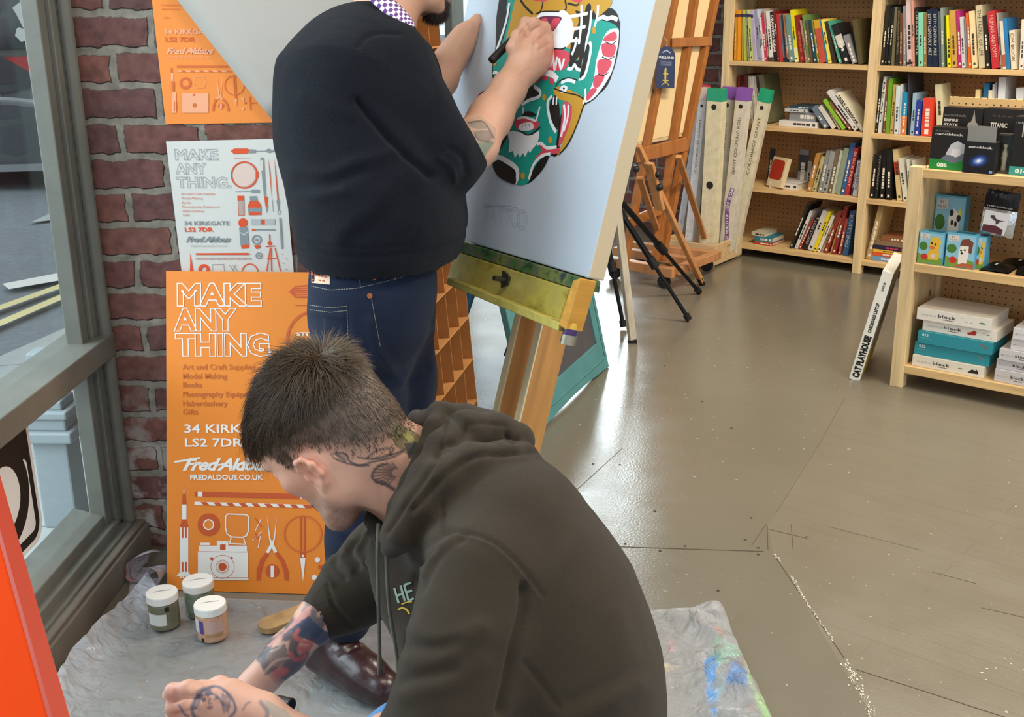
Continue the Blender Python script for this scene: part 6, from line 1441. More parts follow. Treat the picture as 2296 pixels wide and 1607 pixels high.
# the rack's edge nearest the camera is hidden; this corner is its far right one, so it runs back towards the camera from here
RK = Sheet(RKO, -rd, rl)
sg2 = 1 if RK.n@rn_ > 0 else -1
rack = empty('cardboard_rack', label='tall brown cardboard rack of open cells standing behind the man in the dark jumper', cat='rack', mw=RK.mw)
CB_ = mat('a8713c', rough=0.8, var=0.08, vscale=20); CBE = mat('b9824a', rough=0.8, var=0.08, vscale=20)
cw_, ch_, nc, nr, dep = 0.125, 0.148, 4, 11, 0.11
for j in range(nr+1):
    x = MB(); x.box((0, j*ch_-0.002 if j else 0, -dep if sg2 > 0 else 0), (nc*cw_, j*ch_+0.002, 0 if sg2 > 0 else dep)); x.build('cell_floor', CBE, rack)
for i in range(nc+1):
    x = MB(); x.box((i*cw_-0.002, 0, (-dep if sg2 > 0 else 0)+.001), (i*cw_+0.002, nr*ch_, (0 if sg2 > 0 else dep)-.001)); x.build('cell_divider', CB_, rack)
x = MB(); z_ = -dep if sg2 > 0 else dep; x.box((0, 0, z_-0.001), (nc*cw_, nr*ch_, z_+0.001)); x.build('back_sheet', CB_, rack)

# ---------------- tall colouring-roll boxes in a pine crate
Ca, Cb, Cc = on_floor(1490, 585), on_floor(1601, 601), on_floor(1689, 576)
cu, cw2 = nz(Cb-Ca), None
cw2 = nz(np.array([-cu[1], cu[0], 0])); 
if cw2@(Cc-Cb) < 0: cw2 = -cw2
cd_ = float((Cc-Cb)@cw2)*0.93; clen = 0.34
CRM = frame(Cb-cu*clen, cu, cw2, (0, 0, 1))
crate = empty('crate', label='open pine crate on the floor holding the tall boxes, beside the bookcase', cat='crate', mw=CRM)
ch2 = 0.125
for nm, lo, hi in (('front_board', (0, 0, 0.012), (clen, 0.015, ch2)), ('rear_board', (0, cd_-0.015, 0.012), (clen, cd_, ch2)), ('end_board', (0, 0.015, 0.012), (0.015, cd_-0.015, ch2)), ('end_board', (clen-0.015, 0.015, 0.012), (clen, cd_-0.015, ch2)), ('bottom_board', (0.015, 0.015, 0.014), (clen-0.015, cd_-0.015, 0.026)), ('foot_strip', (0.01, 0.01, 0), (clen-0.01, 0.03, 0.0118)), ('foot_strip', (0.01, cd_-0.03, 0), (clen-0.01, cd_-0.01, 0.0118))):
    x = MB(); x.box(lo, hi); x.build(nm, wood('dcb987', scale=(3, 40, 40)), crate, bevel=0.0015)
for k_ in range(3):
    x = MB(); x.box((clen, 0.45*cd_+k_*0.014, ch2-0.035), (clen+0.0008, 0.45*cd_+k_*0.014+0.005, ch2-0.022)); x.build('handle_slot', mat('6a4424', rough=0.8), crate)
def roll_box(pxb, pyb, pxt, pyt, wpx, capc, label, off, texts, pale='dcd3b8', d=.055):
    """tall carton: front bottom-left pixel and front top-left pixel on a plane 'off' deep in the crate"""
    o3 = Cb+cw2*off; a = on_plane(pxb, pyb, o3, cw2); t = on_plane(pxt, pyt, o3, cw2); b = on_plane(pxt+wpx, pyt, o3, cw2)
    w = float(np.linalg.norm(b-t)); ez = nz(t-a); zb = 0.028; a2 = a+ez*((zb-a[2])/ez[2]); h = float(np.linalg.norm(t-a2)); ex_ = nz(cu-ez*(cu@ez)); ey_ = np.cross(ez, ex_)
    o = empty('roll_box', label=label, cat='box', group='tall boxes in the crate', mw=frame(a2, ex_, ey_, ez))
    hc = h*0.072
    x = MB(); x.box((0, 0, 0), (w, d, h-hc)); x.build('carton', mat(pale, rough=0.55, var=0.10, vscale=25), o, bevel=0.001)
    x = MB(); x.box((-0.0008, -0.0008, h-hc), (w+0.0008, d+0.0008, h)); x.build('cap', mat(capc, rough=0.4), o, bevel=0.001)
    x = MB(); r = random.Random(pxb)
    for _ in range(60):
        cx, cz_ = r.uniform(.08, .92)*w, r.uniform(.02, .70)*h; k2 = r.randint(3, 5); s = r.uniform(.004, .013)
        for q in stroke([(cx+r.uniform(-s, s), cz_+r.uniform(-s, s)) for _k in range(k2)], 0.0007): x.add([(u_, -0.0006, v_) for u_, v_ in q], [(0, 1, 2, 3)])
    x.build('doodle_pattern', mat('b4a98c', rough=0.7), o)
    x = MB(); x.add([(w/2+u_, -0.0008, h-hc*1.45+v_) for u_, v_ in circ(0, 0, w*.17)], [tuple(range(28))]); x.build('round_logo', mat('26231f', rough=0.6), o)
    for kind, txt, z0_, z1_, c in texts:
        if kind == 't':
            q = lettering('lettering', txt, w*0.26, mat(c, rough=0.6), o, None); w0 = max(v.co.x for v in q.data.vertices); hh = max(v.co.y for v in q.data.vertices)
            q.matrix_local = frame((w/2+hh/2, -0.0009, h*z0_), (0, 0, 1), (-1, 0, 0), (0, -1, 0)) @ Matrix.Diagonal((h*(z1_-z0_)/w0, 1, 1, 1))
        elif kind == 'seal':
            x = MB(); x.add([(w/2+u_*(1+.12*(i_ % 2)), -0.0009, h*z0_+v_*(1+.12*(i_ % 2))) for i_, (u_, v_) in enumerate(circ(0, 0, w*.22))], [tuple(range(28))]); x.build('seal', mat(c, rough=0.6), o)
        elif kind == 'ribbon':
            x = MB(); n_ = 24; pts = [(w*(.45+.16*math.sin(i_/n_*6.5)+.22*i_/n_-.1), h*(z0_+(z1_-z0_)*i_/n_)) for i_ in range(n_+1)]
            for q in stroke(pts, w*.36): x.add([(u_, -0.0010, v_) for u_, v_ in q], [(0, 1, 2, 3)])
            x.build('ribbon_print', mat('7a5a92', rough=0.6), o)
            step = (len(pts)-1)/len(txt)
            for i_, chh in enumerate(txt):
                if chh == ' ': continue
                kf = (i_+.5)*step; i0 = int(kf); f_ = kf-i0; pu = pts[i0][0]*(1-f_)+pts[min(n_, i0+1)][0]*f_; pv = pts[i0][1]*(1-f_)+pts[min(n_, i0+1)][1]*f_
                q = lettering('lettering', chh, w*.24, mat(c, rough=0.6), o, None, bold=0.0005, align='CENTER'); q.matrix_local = frame((pu+w*.12, -0.0013, pv), (0, 0, 1), (-1, 0, 0), (0, -1, 0))
    return o
GC = ('t', 'COLORIAGE GEANT', .50, .82, '6a6250')
roll_box(1512, 550, 1569, 190, 14, 'cc3f55', 'tall white box with a red cap at the back of the crate', 0.225, [], 'd4d6da')
roll_box(1534, 550, 1569, 196, 17, 'd8c4bc', 'tall white box lettered upwards, behind the green capped one in the crate', 0.155, [GC], 'd4d6da')
roll_box(1568, 550, 1586, 198, 34, '2aa078', 'tall cream box with a green cap and a black seal in the crate', 0.10, [('seal', '', .44, 0, '1f1c19')], 'ded2ae', d=.06)
roll_box(1590, 548, 1620, 194, 27, '8a56ae', 'tall box with a purple cap, first of the two purple ones in the crate', 0.252, [('t', 'COLORIAGE GEANT', .48, .80, '5a5244')], d=.04)
roll_box(1613, 548, 1652, 196, 27, '8f5ab4', 'tall box with a purple cap and a purple ribbon of writing in the crate', 0.19, [('t', 'GIANT COLORING ROLL', .50, .84, '5a5244'), ('ribbon', 'MARVELOUS WORLD OF JEFF KOONS', .0, .42, 'efe8f2')], 'd8d0c0', d=.055)
roll_box(1630, 545, 1704, 198, 26, '27a87a', 'tall box with a green cap leaning outward at the end of the crate', 0.263, [('t', 'COLORIAGE GEANT', .50, .84, '5a5244')], d=.040)

# ---------------- brown studio easel on castors, seen from behind, with a canvas on it
BR = wood('a86a34', scale=(30, 30, 3)); BRL = wood('c58a5c', scale=(30, 30, 3))
pl0 = on_floor(1470, 600, .09); pl0 = np.array([pl0[0], pl0[1], 0.0]); ed = nz(np.array([0.94, 0.34, 0])); en = np.array([0.34, -0.94, 0])     # across; towards the room
def epl(px, py, off=0.0, lean=0.16):
    n_ = nz(en+np.array([0, 0, -lean])*0.0+np.array([0, 0, lean])); return on_plane(px, py, pl0-en*off, n_)
st = empty('studio_easel', loc=tuple(pl0), label='brown wooden studio easel on castors standing behind the painter\'s canvas', cat='easel'); bpy.context.view_layer.update()
def sb(name, a, b, w, h, m=BR): return wbeam(name, a, b, w, h, m, st)
def up_pt(p, ext): return p
for (pxt, pxb, w) in ((1512, 1398, .040), (1557, 1470, .042), (1603, 1483, .040)):
    a, b = epl(pxb, 598 if pxb < 1450 else 584), epl(pxt, 0); b2 = b+(b-a)*0.12
    sb('upright', a, b2, w, 0.03)
for (p0, p1, h_) in (((1505, 96), (1595, 92), .045), ((1425, 350), (1540, 322), .07), ((1410, 500), (1480, 470), .05)):
    sb('crossbar', epl(*p0, off=-0.02), epl(*p1, off=-0.02), 0.022, h_, BR)
# base
q0, q1, q2, q3 = [on_floor(*p_, .09) for p_ in ((1362, 584), (1513, 612), (1395, 548), (1608, 574))]
for a, b in ((q0, q1), (q2, q3)): sb('foot', np.array([a[0], a[1], .09]), np.array([b[0], b[1], .09]), 0.05, 0.05, BRL)
sb('foot_bar', np.array([*((q0+q2)/2)[:2], .10]), np.array([*((q1+q3)/2)[:2], .10]), 0.05, 0.045, BRL)
sb('foot_bar', np.array([*q1[:2], .10]), np.array([*q3[:2], .10]), 0.05, 0.04, BRL)
for c in (q0+(q1-q0)*.12, q0+(q1-q0)*.85, q2+(q3-q2)*.9, q2+(q3-q2)*.2):
    x = MB(); v = nz(q1-q0); x.tube([np.array([c[0], c[1], .034])-np.array([-v[1], v[0], 0])*.014-np.array(pl0), np.array([c[0], c[1], .034])+np.array([-v[1], v[0], 0])*.014-np.array(pl0)], .033, 16); x.build('castor', mat('1c1b1a', rough=0.5), st)
sc_ = empty('stretched_canvas', label='cream backed canvas standing on the brown studio easel', cat='canvas', loc=tuple(pl0)); bpy.context.view_layer.update()
ca, cb2, cc2, cd2 = epl(1412, 322, off=0.03), epl(1530, 298, off=0.03), epl(1610, -40, off=0.03), epl(1500, -40, off=0.03)
ln = nz(np.cross(cb2-ca, cd2-ca))*0.018
x = MB(); x.hexa([tuple(np.array(q)-pl0) for q in (ca, cb2, cc2, cd2, ca+ln, cb2+ln, cc2+ln, cd2+ln)]); x.build('back_cloth', mat('e2c694', rough=0.8), sc_, recalc=True)
x = MB(); 
for a, b in ((ca, cb2), (cb2, cc2), (cc2, cd2), (cd2, ca)): x.beam(a-pl0, b-pl0, 0.03, 0.03)
x.build('stretcher_frame', wood('dcc090'), sc_)
# swing tag tied to it
tgp = empty('swing_tag', label='dark blue arched swing tag hanging from the brown studio easel', cat='tag', mw=None)
ta, tb_, tc_ = epl(1471, 196, off=-0.06), epl(1512, 198, off=-0.06), epl(1474, 102, off=-0.06)
tex = nz(tb_-ta); tez = nz((tc_-ta)-tex*((tc_-ta)@tex)); ten = np.cross(tex, tez); tw, th_ = np.linalg.norm(tb_-ta), (tc_-ta)@tez
if ten@(CAM-ta) < 0: ten = -ten
tgp.matrix_world = frame(ta, tex, tez, ten)
arch = [(0, 0), (tw, 0), (tw, th_*.72)]+[(tw/2+tw/2*math.cos(a), th_*.72+th_*.28*math.sin(a)) for a in np.linspace(0.2, math.pi-0.2, 9)]+[(0, th_*.72)]
x = MB(); x.prism(arch, -0.0006, 0.0); x.build('card', mat('1e2a52', rough=0.4), tgp)
q = lettering('lettering', 'WELLAND', 0.012, mat('d8d8d4', rough=0.5), tgp, None, bold=0.0004); w0 = max(v.co.x for v in q.data.vertices); q.matrix_local = Matrix.Translation((tw*.08, th_*.70, .0004)) @ Matrix.Diagonal((tw*.84/w0, 1, 1, 1))
x = MB()
for pts, w_ in (([(.5, .10), (.5, .48)], .004), ([(.36, .34), (.64, .34)], .004), ([(.42, .10), (.44, .46)], .002), ([(.58, .10), (.56, .46)], .002), ([(.30, .06), (.5, .16), (.70, .06)], .003), ([(.34, .18), (.66, .18)], .005)):
    for qd in stroke([(a*tw, b*th_) for a, b in pts], w_): x.flat(qd, 0.0005)
x.build('easel_picture', mat('d8c24a', rough=0.5), tgp)
x = MB()
for k_ in range(5):
    for qd in stroke([(tw*.2, th_*(.64-.025*k_)), (tw*.8, th_*(.64-.025*k_))], .0012): x.flat(qd, 0.0005)
for qd in stroke([(tw*.28, th_*.84), (tw*.5, th_*.90), (tw*.72, th_*.84)], .006): x.flat(qd, 0.0005)
x.build('small_print', mat('9aa4c0', rough=0.5), tgp)
x = MB(); x.tube([(tw*.5, th_*.98, 0), (tw*.55, th_*1.12, -.01), (tw*.5, th_*1.22, -.03)], .0012, 6); x.build('string', mat('d8d0c0'), tgp)

# ---------------- slim beech field easel in front of it (three thin legs with knobs)
fe0 = on_floor(1572, 640)
fe = empty('field_easel', loc=tuple(fe0), label='slim beech field easel with thin crossed legs in front of the brown studio easel', cat='easel'); bpy.context.view_layer.update()
BE = wood('c98d58', scale=(30, 30, 3), knots=False)
dist = np.linalg.norm(fe0-CAM)
lt = at_d(1430, 326, (fe0-CAM)@FW-0.60); lb = fe0+np.array([0, 0, .02]); wbeam('leg', lt, lb, 0.032, 0.022, BE, fe)
lb2 = on_floor(1500, 602); lt2 = at_d(1434, 398, (lb2-CAM)@FW-0.80); wbeam('leg', lt2, lb2+np.array([0, 0, .02]), 0.03, 0.02, BE, fe)
lb3 = on_floor(1590, 575); lt3 = at_d(1521, 350, (lb3-CAM)@FW-0.88); wbeam('leg', lt3, lb3+np.array([0, 0, .02]), 0.03, 0.02, BE, fe)
for c, b in ((lb, lt), (lb2, lt2)):
    x = MB(); d_ = nz(np.array(b)-np.array(c)); x.tube([np.array(c)-fe0-d_*.02, np.array(c)-fe0+d_*.03], .017, 10); x.build('rubber_tip', mat('1d1b1a', rough=0.7), fe)
for px_, py_, dz in ((1426, 379, -.05), (1474, 391, -.02), (1479, 420, -.02)):
    c = at_d(px_, py_, (fe0-CAM)@FW-0.55+dz)-fe0; x = MB(); x.tube([c-FW*.02, c-FW*.006, c+FW*.02], [.012, .017, .015], 12); x.build('knob', mat('22211f', rough=0.4), fe, smooth=True)
bc0, bc1 = at_d(1455, 365, (fe0-CAM)@FW-0.60), at_d(1480, 470, (fe0-CAM)@FW-0.45); wbeam('bracket', bc0, bc1, 0.05, 0.022, BE, fe)

# ---------------- black telescopic tripod easel, mostly behind the canvas
k0 = on_floor(1546, 725)
bt = empty('tripod_easel', loc=tuple(k0), label='black metal tripod easel with telescopic legs, standing behind the canvas edge', cat='easel'); bpy.context.view_layer.update()
BM = mat('1b1c1e', rough=0.35, metal=0.5)
hub = at_d(1330, 380, (k0-CAM)@FW-0.15)
def tleg(px, py, knee=None):
    e = on_floor(px, py)+np.array([0, 0, .012]); d_ = e-hub
    x = MB(); x.tube([hub-k0, hub+d_*.62-k0], .014, 12); lg = x.build('leg', BM, bt, smooth=False)
    x = MB(); x.tube([hub+d_*.60-k0, e-k0], .0095, 12); x.build('lower_tube', BM, lg)
    x = MB(); x.tube([hub+d_*.58-k0, hub+d_*.645-k0], .021, 12); x.build('clamp', mat('151515', rough=0.6), lg)
    x = MB(); x.tube([e-nz(d_)*.03-k0, e-k0], .016, 12); x.build('rubber_foot', mat('151515', rough=0.8), lg)
tleg(1545, 722); tleg(1568, 660); tleg(1398, 738)
x = MB(); x.tube([hub-k0-np.array([0, 0, .03]), hub-k0+np.array([0, 0, .50])], .016, 12); x.build('column', BM, bt)
x = MB(); x.tube([hub-k0-np.array([0, 0, .04]), hub-k0+np.array([0, 0, .05])], .035, 12); x.build('hub', mat('151515', rough=0.5), bt)
# pale grey-white wooden leg of one more easel beside it
w0_ = on_floor(1418, 768); we = empty('white_easel', loc=tuple(w0_), label='pale grey wooden easel leg beside the black tripod, mostly hidden by the canvas', cat='easel'); bpy.context.view_layer.update()
wt = at_d(1384, 470, (w0_-CAM)@FW-0.08); PG = wood('b3aa98', knots=False, scale=(30, 30, 3))
d_ = (wt-w0_)
wbeam('leg', w0_+np.array([0, 0, .012]), w0_+d_*1.35, 0.036, 0.022, PG, we)
x = MB(); x.box((-.02, -.014, 0), (.02, .014, .012)); x.build('rubber_foot', mat('1d1b1a', rough=0.7), we)
w2_ = w0_+np.array([-0.42, 0.15, 0]); wbeam('leg', w2_+np.array([0, 0, .002]), w0_+d_*1.32+np.array([-0.06, .02, 0]), 0.036, 0.022, PG, we)
w3_ = w0_+np.array([-0.22, 0.75, 0]); wbeam('leg', w3_+np.array([0, 0, .002]), w0_+d_*1.30+np.array([-0.03, .04, 0]), 0.036, 0.022, PG, we)
# ================================================================== PEOPLE
def D(px, py, d): return at_d(px, py, d)
def ch(pts, k=0.02, op='u'):
    """limb through (px, py, depth, radius in photo pixels)"""
    return chain([D(p[0], p[1], p[2]) for p in pts], [p[3]*p[2]/FOC for p in pts], k, op)
def camvec(x, y, z): return RT*x+UP*y-FW*z           # right, up, towards the camera
def to_px(V):
    d = V-CAM; z = d@FW; return np.stack([PW/2+FOC*(d@RT)/z, PH/2-FOC*(d@UP)/z], 1), z
def in_poly(P, poly):
    x, y = P[:, 0], P[:, 1]; ins = np.zeros(len(P), bool); n = len(poly)
    for i in range(n):
        (x0, y0), (x1, y1) = poly[i], poly[(i+1) % n]
        c = ((y0 > y) != (y1 > y)); xi = (x1-x0)*(y-y0)/((y1-y0) if y1 != y0 else 1e-9)+x0; ins ^= c & (x < xi)
    return ins
def line_dist(P, pts):
    best = np.full(len(P), 1e9)
    for a, b in zip(pts[:-1], pts[1:]):
        a, b = np.array(a, float), np.array(b, float); ba = b-a; t = np.clip(((P-a)@ba)/max(ba@ba, 1e-9), 0, 1)
        best = np.minimum(best, np.linalg.norm(P-a-t[:, None]*ba, axis=1))
    return best
def mixc(cols, w, c): cols[:] = cols*(1-w[:, None])+np.array(lin(c))*w[:, None]
def sculpt(V, Q, folds):
    """press creases (negative) or raise folds (positive) along strokes on the side seen; (points, width px, height m)"""
    N = vnormals(V, Q); P, z = to_px(V); vis = ((CAM-V)*N).sum(1) > 0; h = np.zeros(len(V))
    for pts, w, a in folds:
        pts = [tuple(q) for q in smooth_line(pts, 5)]
        lo = np.min(pts, 0)-3*w; hi = np.max(pts, 0)+3*w; m = vis & (P > lo).all(1) & (P < hi).all(1); ix = np.where(m)[0]
        if len(ix): d = line_dist(P[ix], pts); h[ix] += a*np.exp(-(d/w)**2)
    return V+N*h[:, None]
def paint(V, Q, cols, items):
    N = vnormals(V, Q); P, z = to_px(V); vis = ((CAM-V)*N).sum(1) > 0.0
    for it in items:
        if it[0] == 'poly':
            _, pts, c, a = it; lo, hi = np.min(pts, 0), np.max(pts, 0); ix = np.where(vis & (P > lo).all(1) & (P < hi).all(1))[0]
            if len(ix): w = np.zeros(len(V)); w[ix] = in_poly(P[ix], pts)*a; mixc(cols, w, c)
        else:
            _, pts, wd, c, a = it; pts = [tuple(q) for q in smooth_line(pts, 5)]; lo, hi = np.min(pts, 0)-3*wd, np.max(pts, 0)+3*wd; ix = np.where(vis & (P > lo).all(1) & (P < hi).all(1))[0]
            if len(ix): w = np.zeros(len(V)); w[ix] = np.clip(1.4-line_dist(P[ix], pts)/wd, 0, 1)*a; mixc(cols, w, c)
def scaled(prims, s, c):
    out = []
    for p in prims:
        p = dict(p)
        if p['t'] == 'rc': p['a'], p['b'] = c+(p['a']-c)*s, c+(p['b']-c)*s; p['ra'] *= s; p['rb'] *= s
        else: p['c'] = c+(p['c']-c)*s; p['r'] = p['r']*s
        out.append(p)
    return out
def head_prims(M):
    """M: 4x4 with columns forward, up, left and the origin between the ears"""
    M = np.array(M); A = M[:3, :3].T; o = M[:3, 3]
    def w(p): return o+M[:3, :3]@np.array(p, float)
    def E(c, r, k=0.015, op='u'): return el(w(c), r, A, k, op)
    def C(pts, rs, k=0.012, op='u'): return chain([w(p) for p in pts], rs, k, op)
    P = [E((-.004, .040, 0), (.097, .090, .076)), E((.045, .045, 0), (.050, .055, .060), .03), E((.050, -.020, 0), (.046, .070, .054), .03), E((-.035, .0, 0), (.06, .05, .06), .03)]
    for s in (-1, 1):
        P += C([(-.004, -.020, s*.060), (.002, -.050, s*.056), (.045, -.078, s*.036), (.078, -.090, s*.014)], [.014, .016, .015, .014], .03)
        P += [E((.060, -.008, s*.044), (.024, .017, .018), .02)]
    P += [E((.082, -.087, 0), (.018, .016, .022), .02)]
    P += C([(.093, .030, -.036), (.100, .028, 0), (.093, .030, .036)], .010, .015)
    P += C([(.096, .018, 0), (.118, -.016, 0)], [.008, .0115], .012)
    for s in (-1, 1): P += [E((.106, -.021, s*.011), (.011, .009, .008), .006), E((.100, .006, s*.031), (.016, .011, .016), .01, 's'), E((.084, .006, s*.031), (.0125, .0125, .0125), .003)]
    for s in (-1, 1): P += C([(.090, .014, s*.020), (.094, .015, s*.032), (.086, .012, s*.044)], .0042, .005)
    P += C([(.094, -.052, -.020), (.103, -.050, 0), (.094, -.052, .020)], [.004, .0065, .004], .006)+C([(.092, -.062, -.017), (.100, -.062, 0), (.092, -.062, .017)], [.005, .0072, .005], .006)
    P += C([(.100, -.0565, -.022), (.109, -.0565, 0), (.100, -.0565, .022)], .0022, .003, 's')
    for s in (-1, 1):
        e_ = len(P)
        P += [E((-.008, .002, s*.076), (.020, .030, .009), .008)]
        P += C([(.010, .004, s*.076), (.013, .018, s*.081), (.003, .030, s*.087), (-.015, .030, s*.092), (-.027, .014, s*.093), (-.026, -.006, s*.088), (-.014, -.022, s*.082), (-.002, -.031, s*.076)], [.0045, .005, .005, .005, .005, .005, .006, .0075], .005)
        P += C([(-.004, .018, s*.083), (-.016, .010, s*.086), (-.014, -.006, s*.083)], .0035, .004)
        P += [E((.002, -.004, s*.086), (.009, .012, .010), .004, 's'), E((-.010, .020, s*.092), (.008, .006, .007), .004, 's'), E((.012, -.003, s*.078), (.005, .008, .007), .005)]
        P[e_:] = scaled(P[e_:], .80, w((-.004, .0, s*.072)))
        for q_ in P[e_:]:
            sh_ = M[:3, :3]@np.array((.003, -.010, 0))
            for n_ in ('a', 'b', 'c'):
                if n_ in q_: q_[n_] = q_[n_]+sh_
    return P
def local(M, V):
    M = np.array(M); return (V-M[:3, 3])@M[:3, :3]
def head_colour(L, skin, beard=0.0, hairc='2b211a', hair=True, seed=1, beard_kind='stubble'):
    """L: vertices in head coordinates (forward, up, left)"""
    c = np.tile(np.array(lin(skin)), (len(L), 1)); f, u, l = L.T; n = snoise(L, seed, 30)
    c *= (1+0.05*n)[:, None]
    red = np.exp(-((f-.07)/.03)**2-((u+.012)/.02)**2)*0.35+np.exp(-((f+.01)/.03)**2-((u)/.04)**2)*(np.abs(l) > .074)*0.45; mixc(c, np.clip(red, 0, 1), 'c97860')
    lips = np.exp(-((u+.056)/.009)**2)*(f > .085)*(np.abs(l) < .024); mixc(c, lips*0.6, 'b06a5c')
    b = np.clip((-.030-u)/.02, 0, 1)*np.clip((f+.01)/.03, 0, 1) if beard_kind == 'stubble' else np.clip((-.062-u)/.008, 0, 1)*np.clip((f-.055)/.012, 0, 1)*np.clip((.034-np.abs(l))/.008, 0, 1)
    b = np.maximum(b, np.clip(1-np.abs(u+.042)/.008, 0, 1)*(f > .088)*(np.abs(l) < .028)) if beard else b
    mixc(c, np.clip(b*beard*(1+0.25*snoise(L, 5, 120, 1)), 0, 1), hairc)
    brow = np.exp(-((u-.030-0.004*np.cos(l*60))/.0055)**2)*(f > .07)*(np.abs(l) > .012)*(np.abs(l) < .046); mixc(c, np.clip(brow, 0, 1)*0.8, hairc)
    lash = np.exp(-((u-.0035)/.0022)**2)*(f > .08)*(np.abs(l) > .018)*(np.abs(l) < .044); mixc(c, lash*0.7, '2a1c16')
    if hair: mixc(c, hair_mask(L, .022)*0.90, hairc)
    return c
def hair_mask(L, soft=.012):
    f, u, l = L.T; a = np.abs(l); soft = soft+.030*np.clip((-.035-f)/.03, 0, 1)
    fs = np.array([-.2, -.105, -.085, -.045, -.030, -.018, .014, .020, .036, .044, .058, .072, .086, .12]); us = np.array([-.055, -.048, -.040, .002, .012, .022, .024, .010, .010, .030, .052, .070, .080, .095])
    line = np.interp(f, fs, us); line = np.where((f > .04), line-0.0*a, line)
    return np.clip((u-line)/soft+.5, 0, 1)*(1-((a > .0785) & (u < .038) & (f < .02) & (f > -.034)))
def strands(name, V, N, dirs, lens, w, m, parent, seed=3, bend=None, col=None):
    """each hair a tapering three-sided sliver following its own slight curve"""
    n = len(V); rs = np.random.RandomState(seed); R = 4
    side = np.cross(dirs, N); side /= np.maximum(np.linalg.norm(side, axis=1), 1e-6)[:, None]
    verts = np.zeros((n, R, 3, 3), np.float32); jit = rs.normal(size=(n, 3))*0.10
    for i in range(R):
        t = i/(R-1); p = V+dirs*(lens*t)[:, None]+jit*(lens*t*t)[:, None]
        if bend is not None: p = p+bend*(t*t*lens)[:, None]
        ww = w*(1-0.92*t)
        up = np.cross(side, dirs)
        for k in range(3):
            a = 2.094*k; verts[:, i, k] = p+side*(ww*math.cos(a))+up*(ww*math.sin(a))
    base = (np.arange(n)*R*3)[:, None, None, None]; q = []
    for i in range(R-1):
        for k in range(3): q.append([i*3+k, i*3+(k+1) % 3, (i+1)*3+(k+1) % 3, (i+1)*3+k])
    Qs = (np.array(q)[None]+(np.arange(n)*R*3)[:, None, None]).reshape(-1, 4)
    cols = None
    if col is not None: cols = np.repeat(col, R*3, axis=0)
    return link_mesh(name, mesh_from(name, verts.reshape(-1, 3), Qs, cols), m, parent)
def joined(parts):
    V = []; Q = []; C = []; o = 0
    for v, q, c in parts: V.append(v); Q.append(q+o); C.append(c); o += len(v)
    return np.concatenate(V), np.concatenate(Q), np.concatenate(C)
SKIN = attr_mat('skin', rough=0.48, spec=0.4, bump=0.05, bscale=420, sss=0.12)
HAIR = attr_mat('hair', rough=0.38, spec=0.5)
def fabric(name, c, rough=0.85, bump=0.35, bscale=700, sheen=0.25, var=0.12, vscale=12, spec=0.15):
    return mat(c, rough=rough, spec=spec, bump=bump, bscale=bscale, var=var, vscale=vscale, sheen=sheen, key=name)

# ------------------------------------------------------------------ the man in the hooded top, crouching at the front
hm = empty('person', loc=tuple(on_floor(1100, 2250)), label='crouching person in a dark olive hooded top with tattooed hands, leaning forward and looking down', cat='person')
bpy.context.view_layer.update(); HMI = Matrix.Translation(-hm.location)
def under(o, parent): o.parent = parent; o.matrix_parent_inverse = Matrix.Translation(-parent.location) if parent.parent is None else Matrix.Identity(4); return o
HS = 1.045                                               # head size
hf, hu, hl = camvec(-.70, -.47, -.54), camvec(-.611, .785, .109), camvec(-.372, -.406, .835)
hu = nz(hu-hf*(hu@hf)); hf = nz(hf); hl = nz(np.cross(hu, hf)) if np.cross(hu, hf)@hl > 0 else nz(np.cross(hf, hu))
ho = D(757, 986, 1.65)
HM_ = np.eye(4); HM_[:3, 0], HM_[:3, 1], HM_[:3, 2], HM_[:3, 3] = hf*HS, hu*HS, hl*HS, ho
HMn = HM_.copy(); HMn[:3, :3] = np.stack([hf, hu, hl], 1)
hp = scaled(head_prims(HMn), HS, ho)
def hw(p): return ho+HM_[:3, :3]@np.array(p, float)
neck0, neck1, neck2 = hw((-.035, -.03, 0)), D(905, 1055, 1.685), D(985, 1165, 1.70)
hp += chain([neck0, neck1, neck2], [.058, .060, .070], .035)
hp += [rc(hw((-.01, -.045, .045)), D(880, 1125, 1.63), .014, .016, .03)]
V1, Q1 = skin(hp, 0.0021, 2)
L1 = local(HMn, V1)/HS
c1 = head_colour(L1, 'dba88f', beard=0.50, hairc='3c3027', seed=3)
zz1 = lambda *pts: [(480+a/2.592, 720+b/2.592) for a, b in pts]
INK = '3c434a'
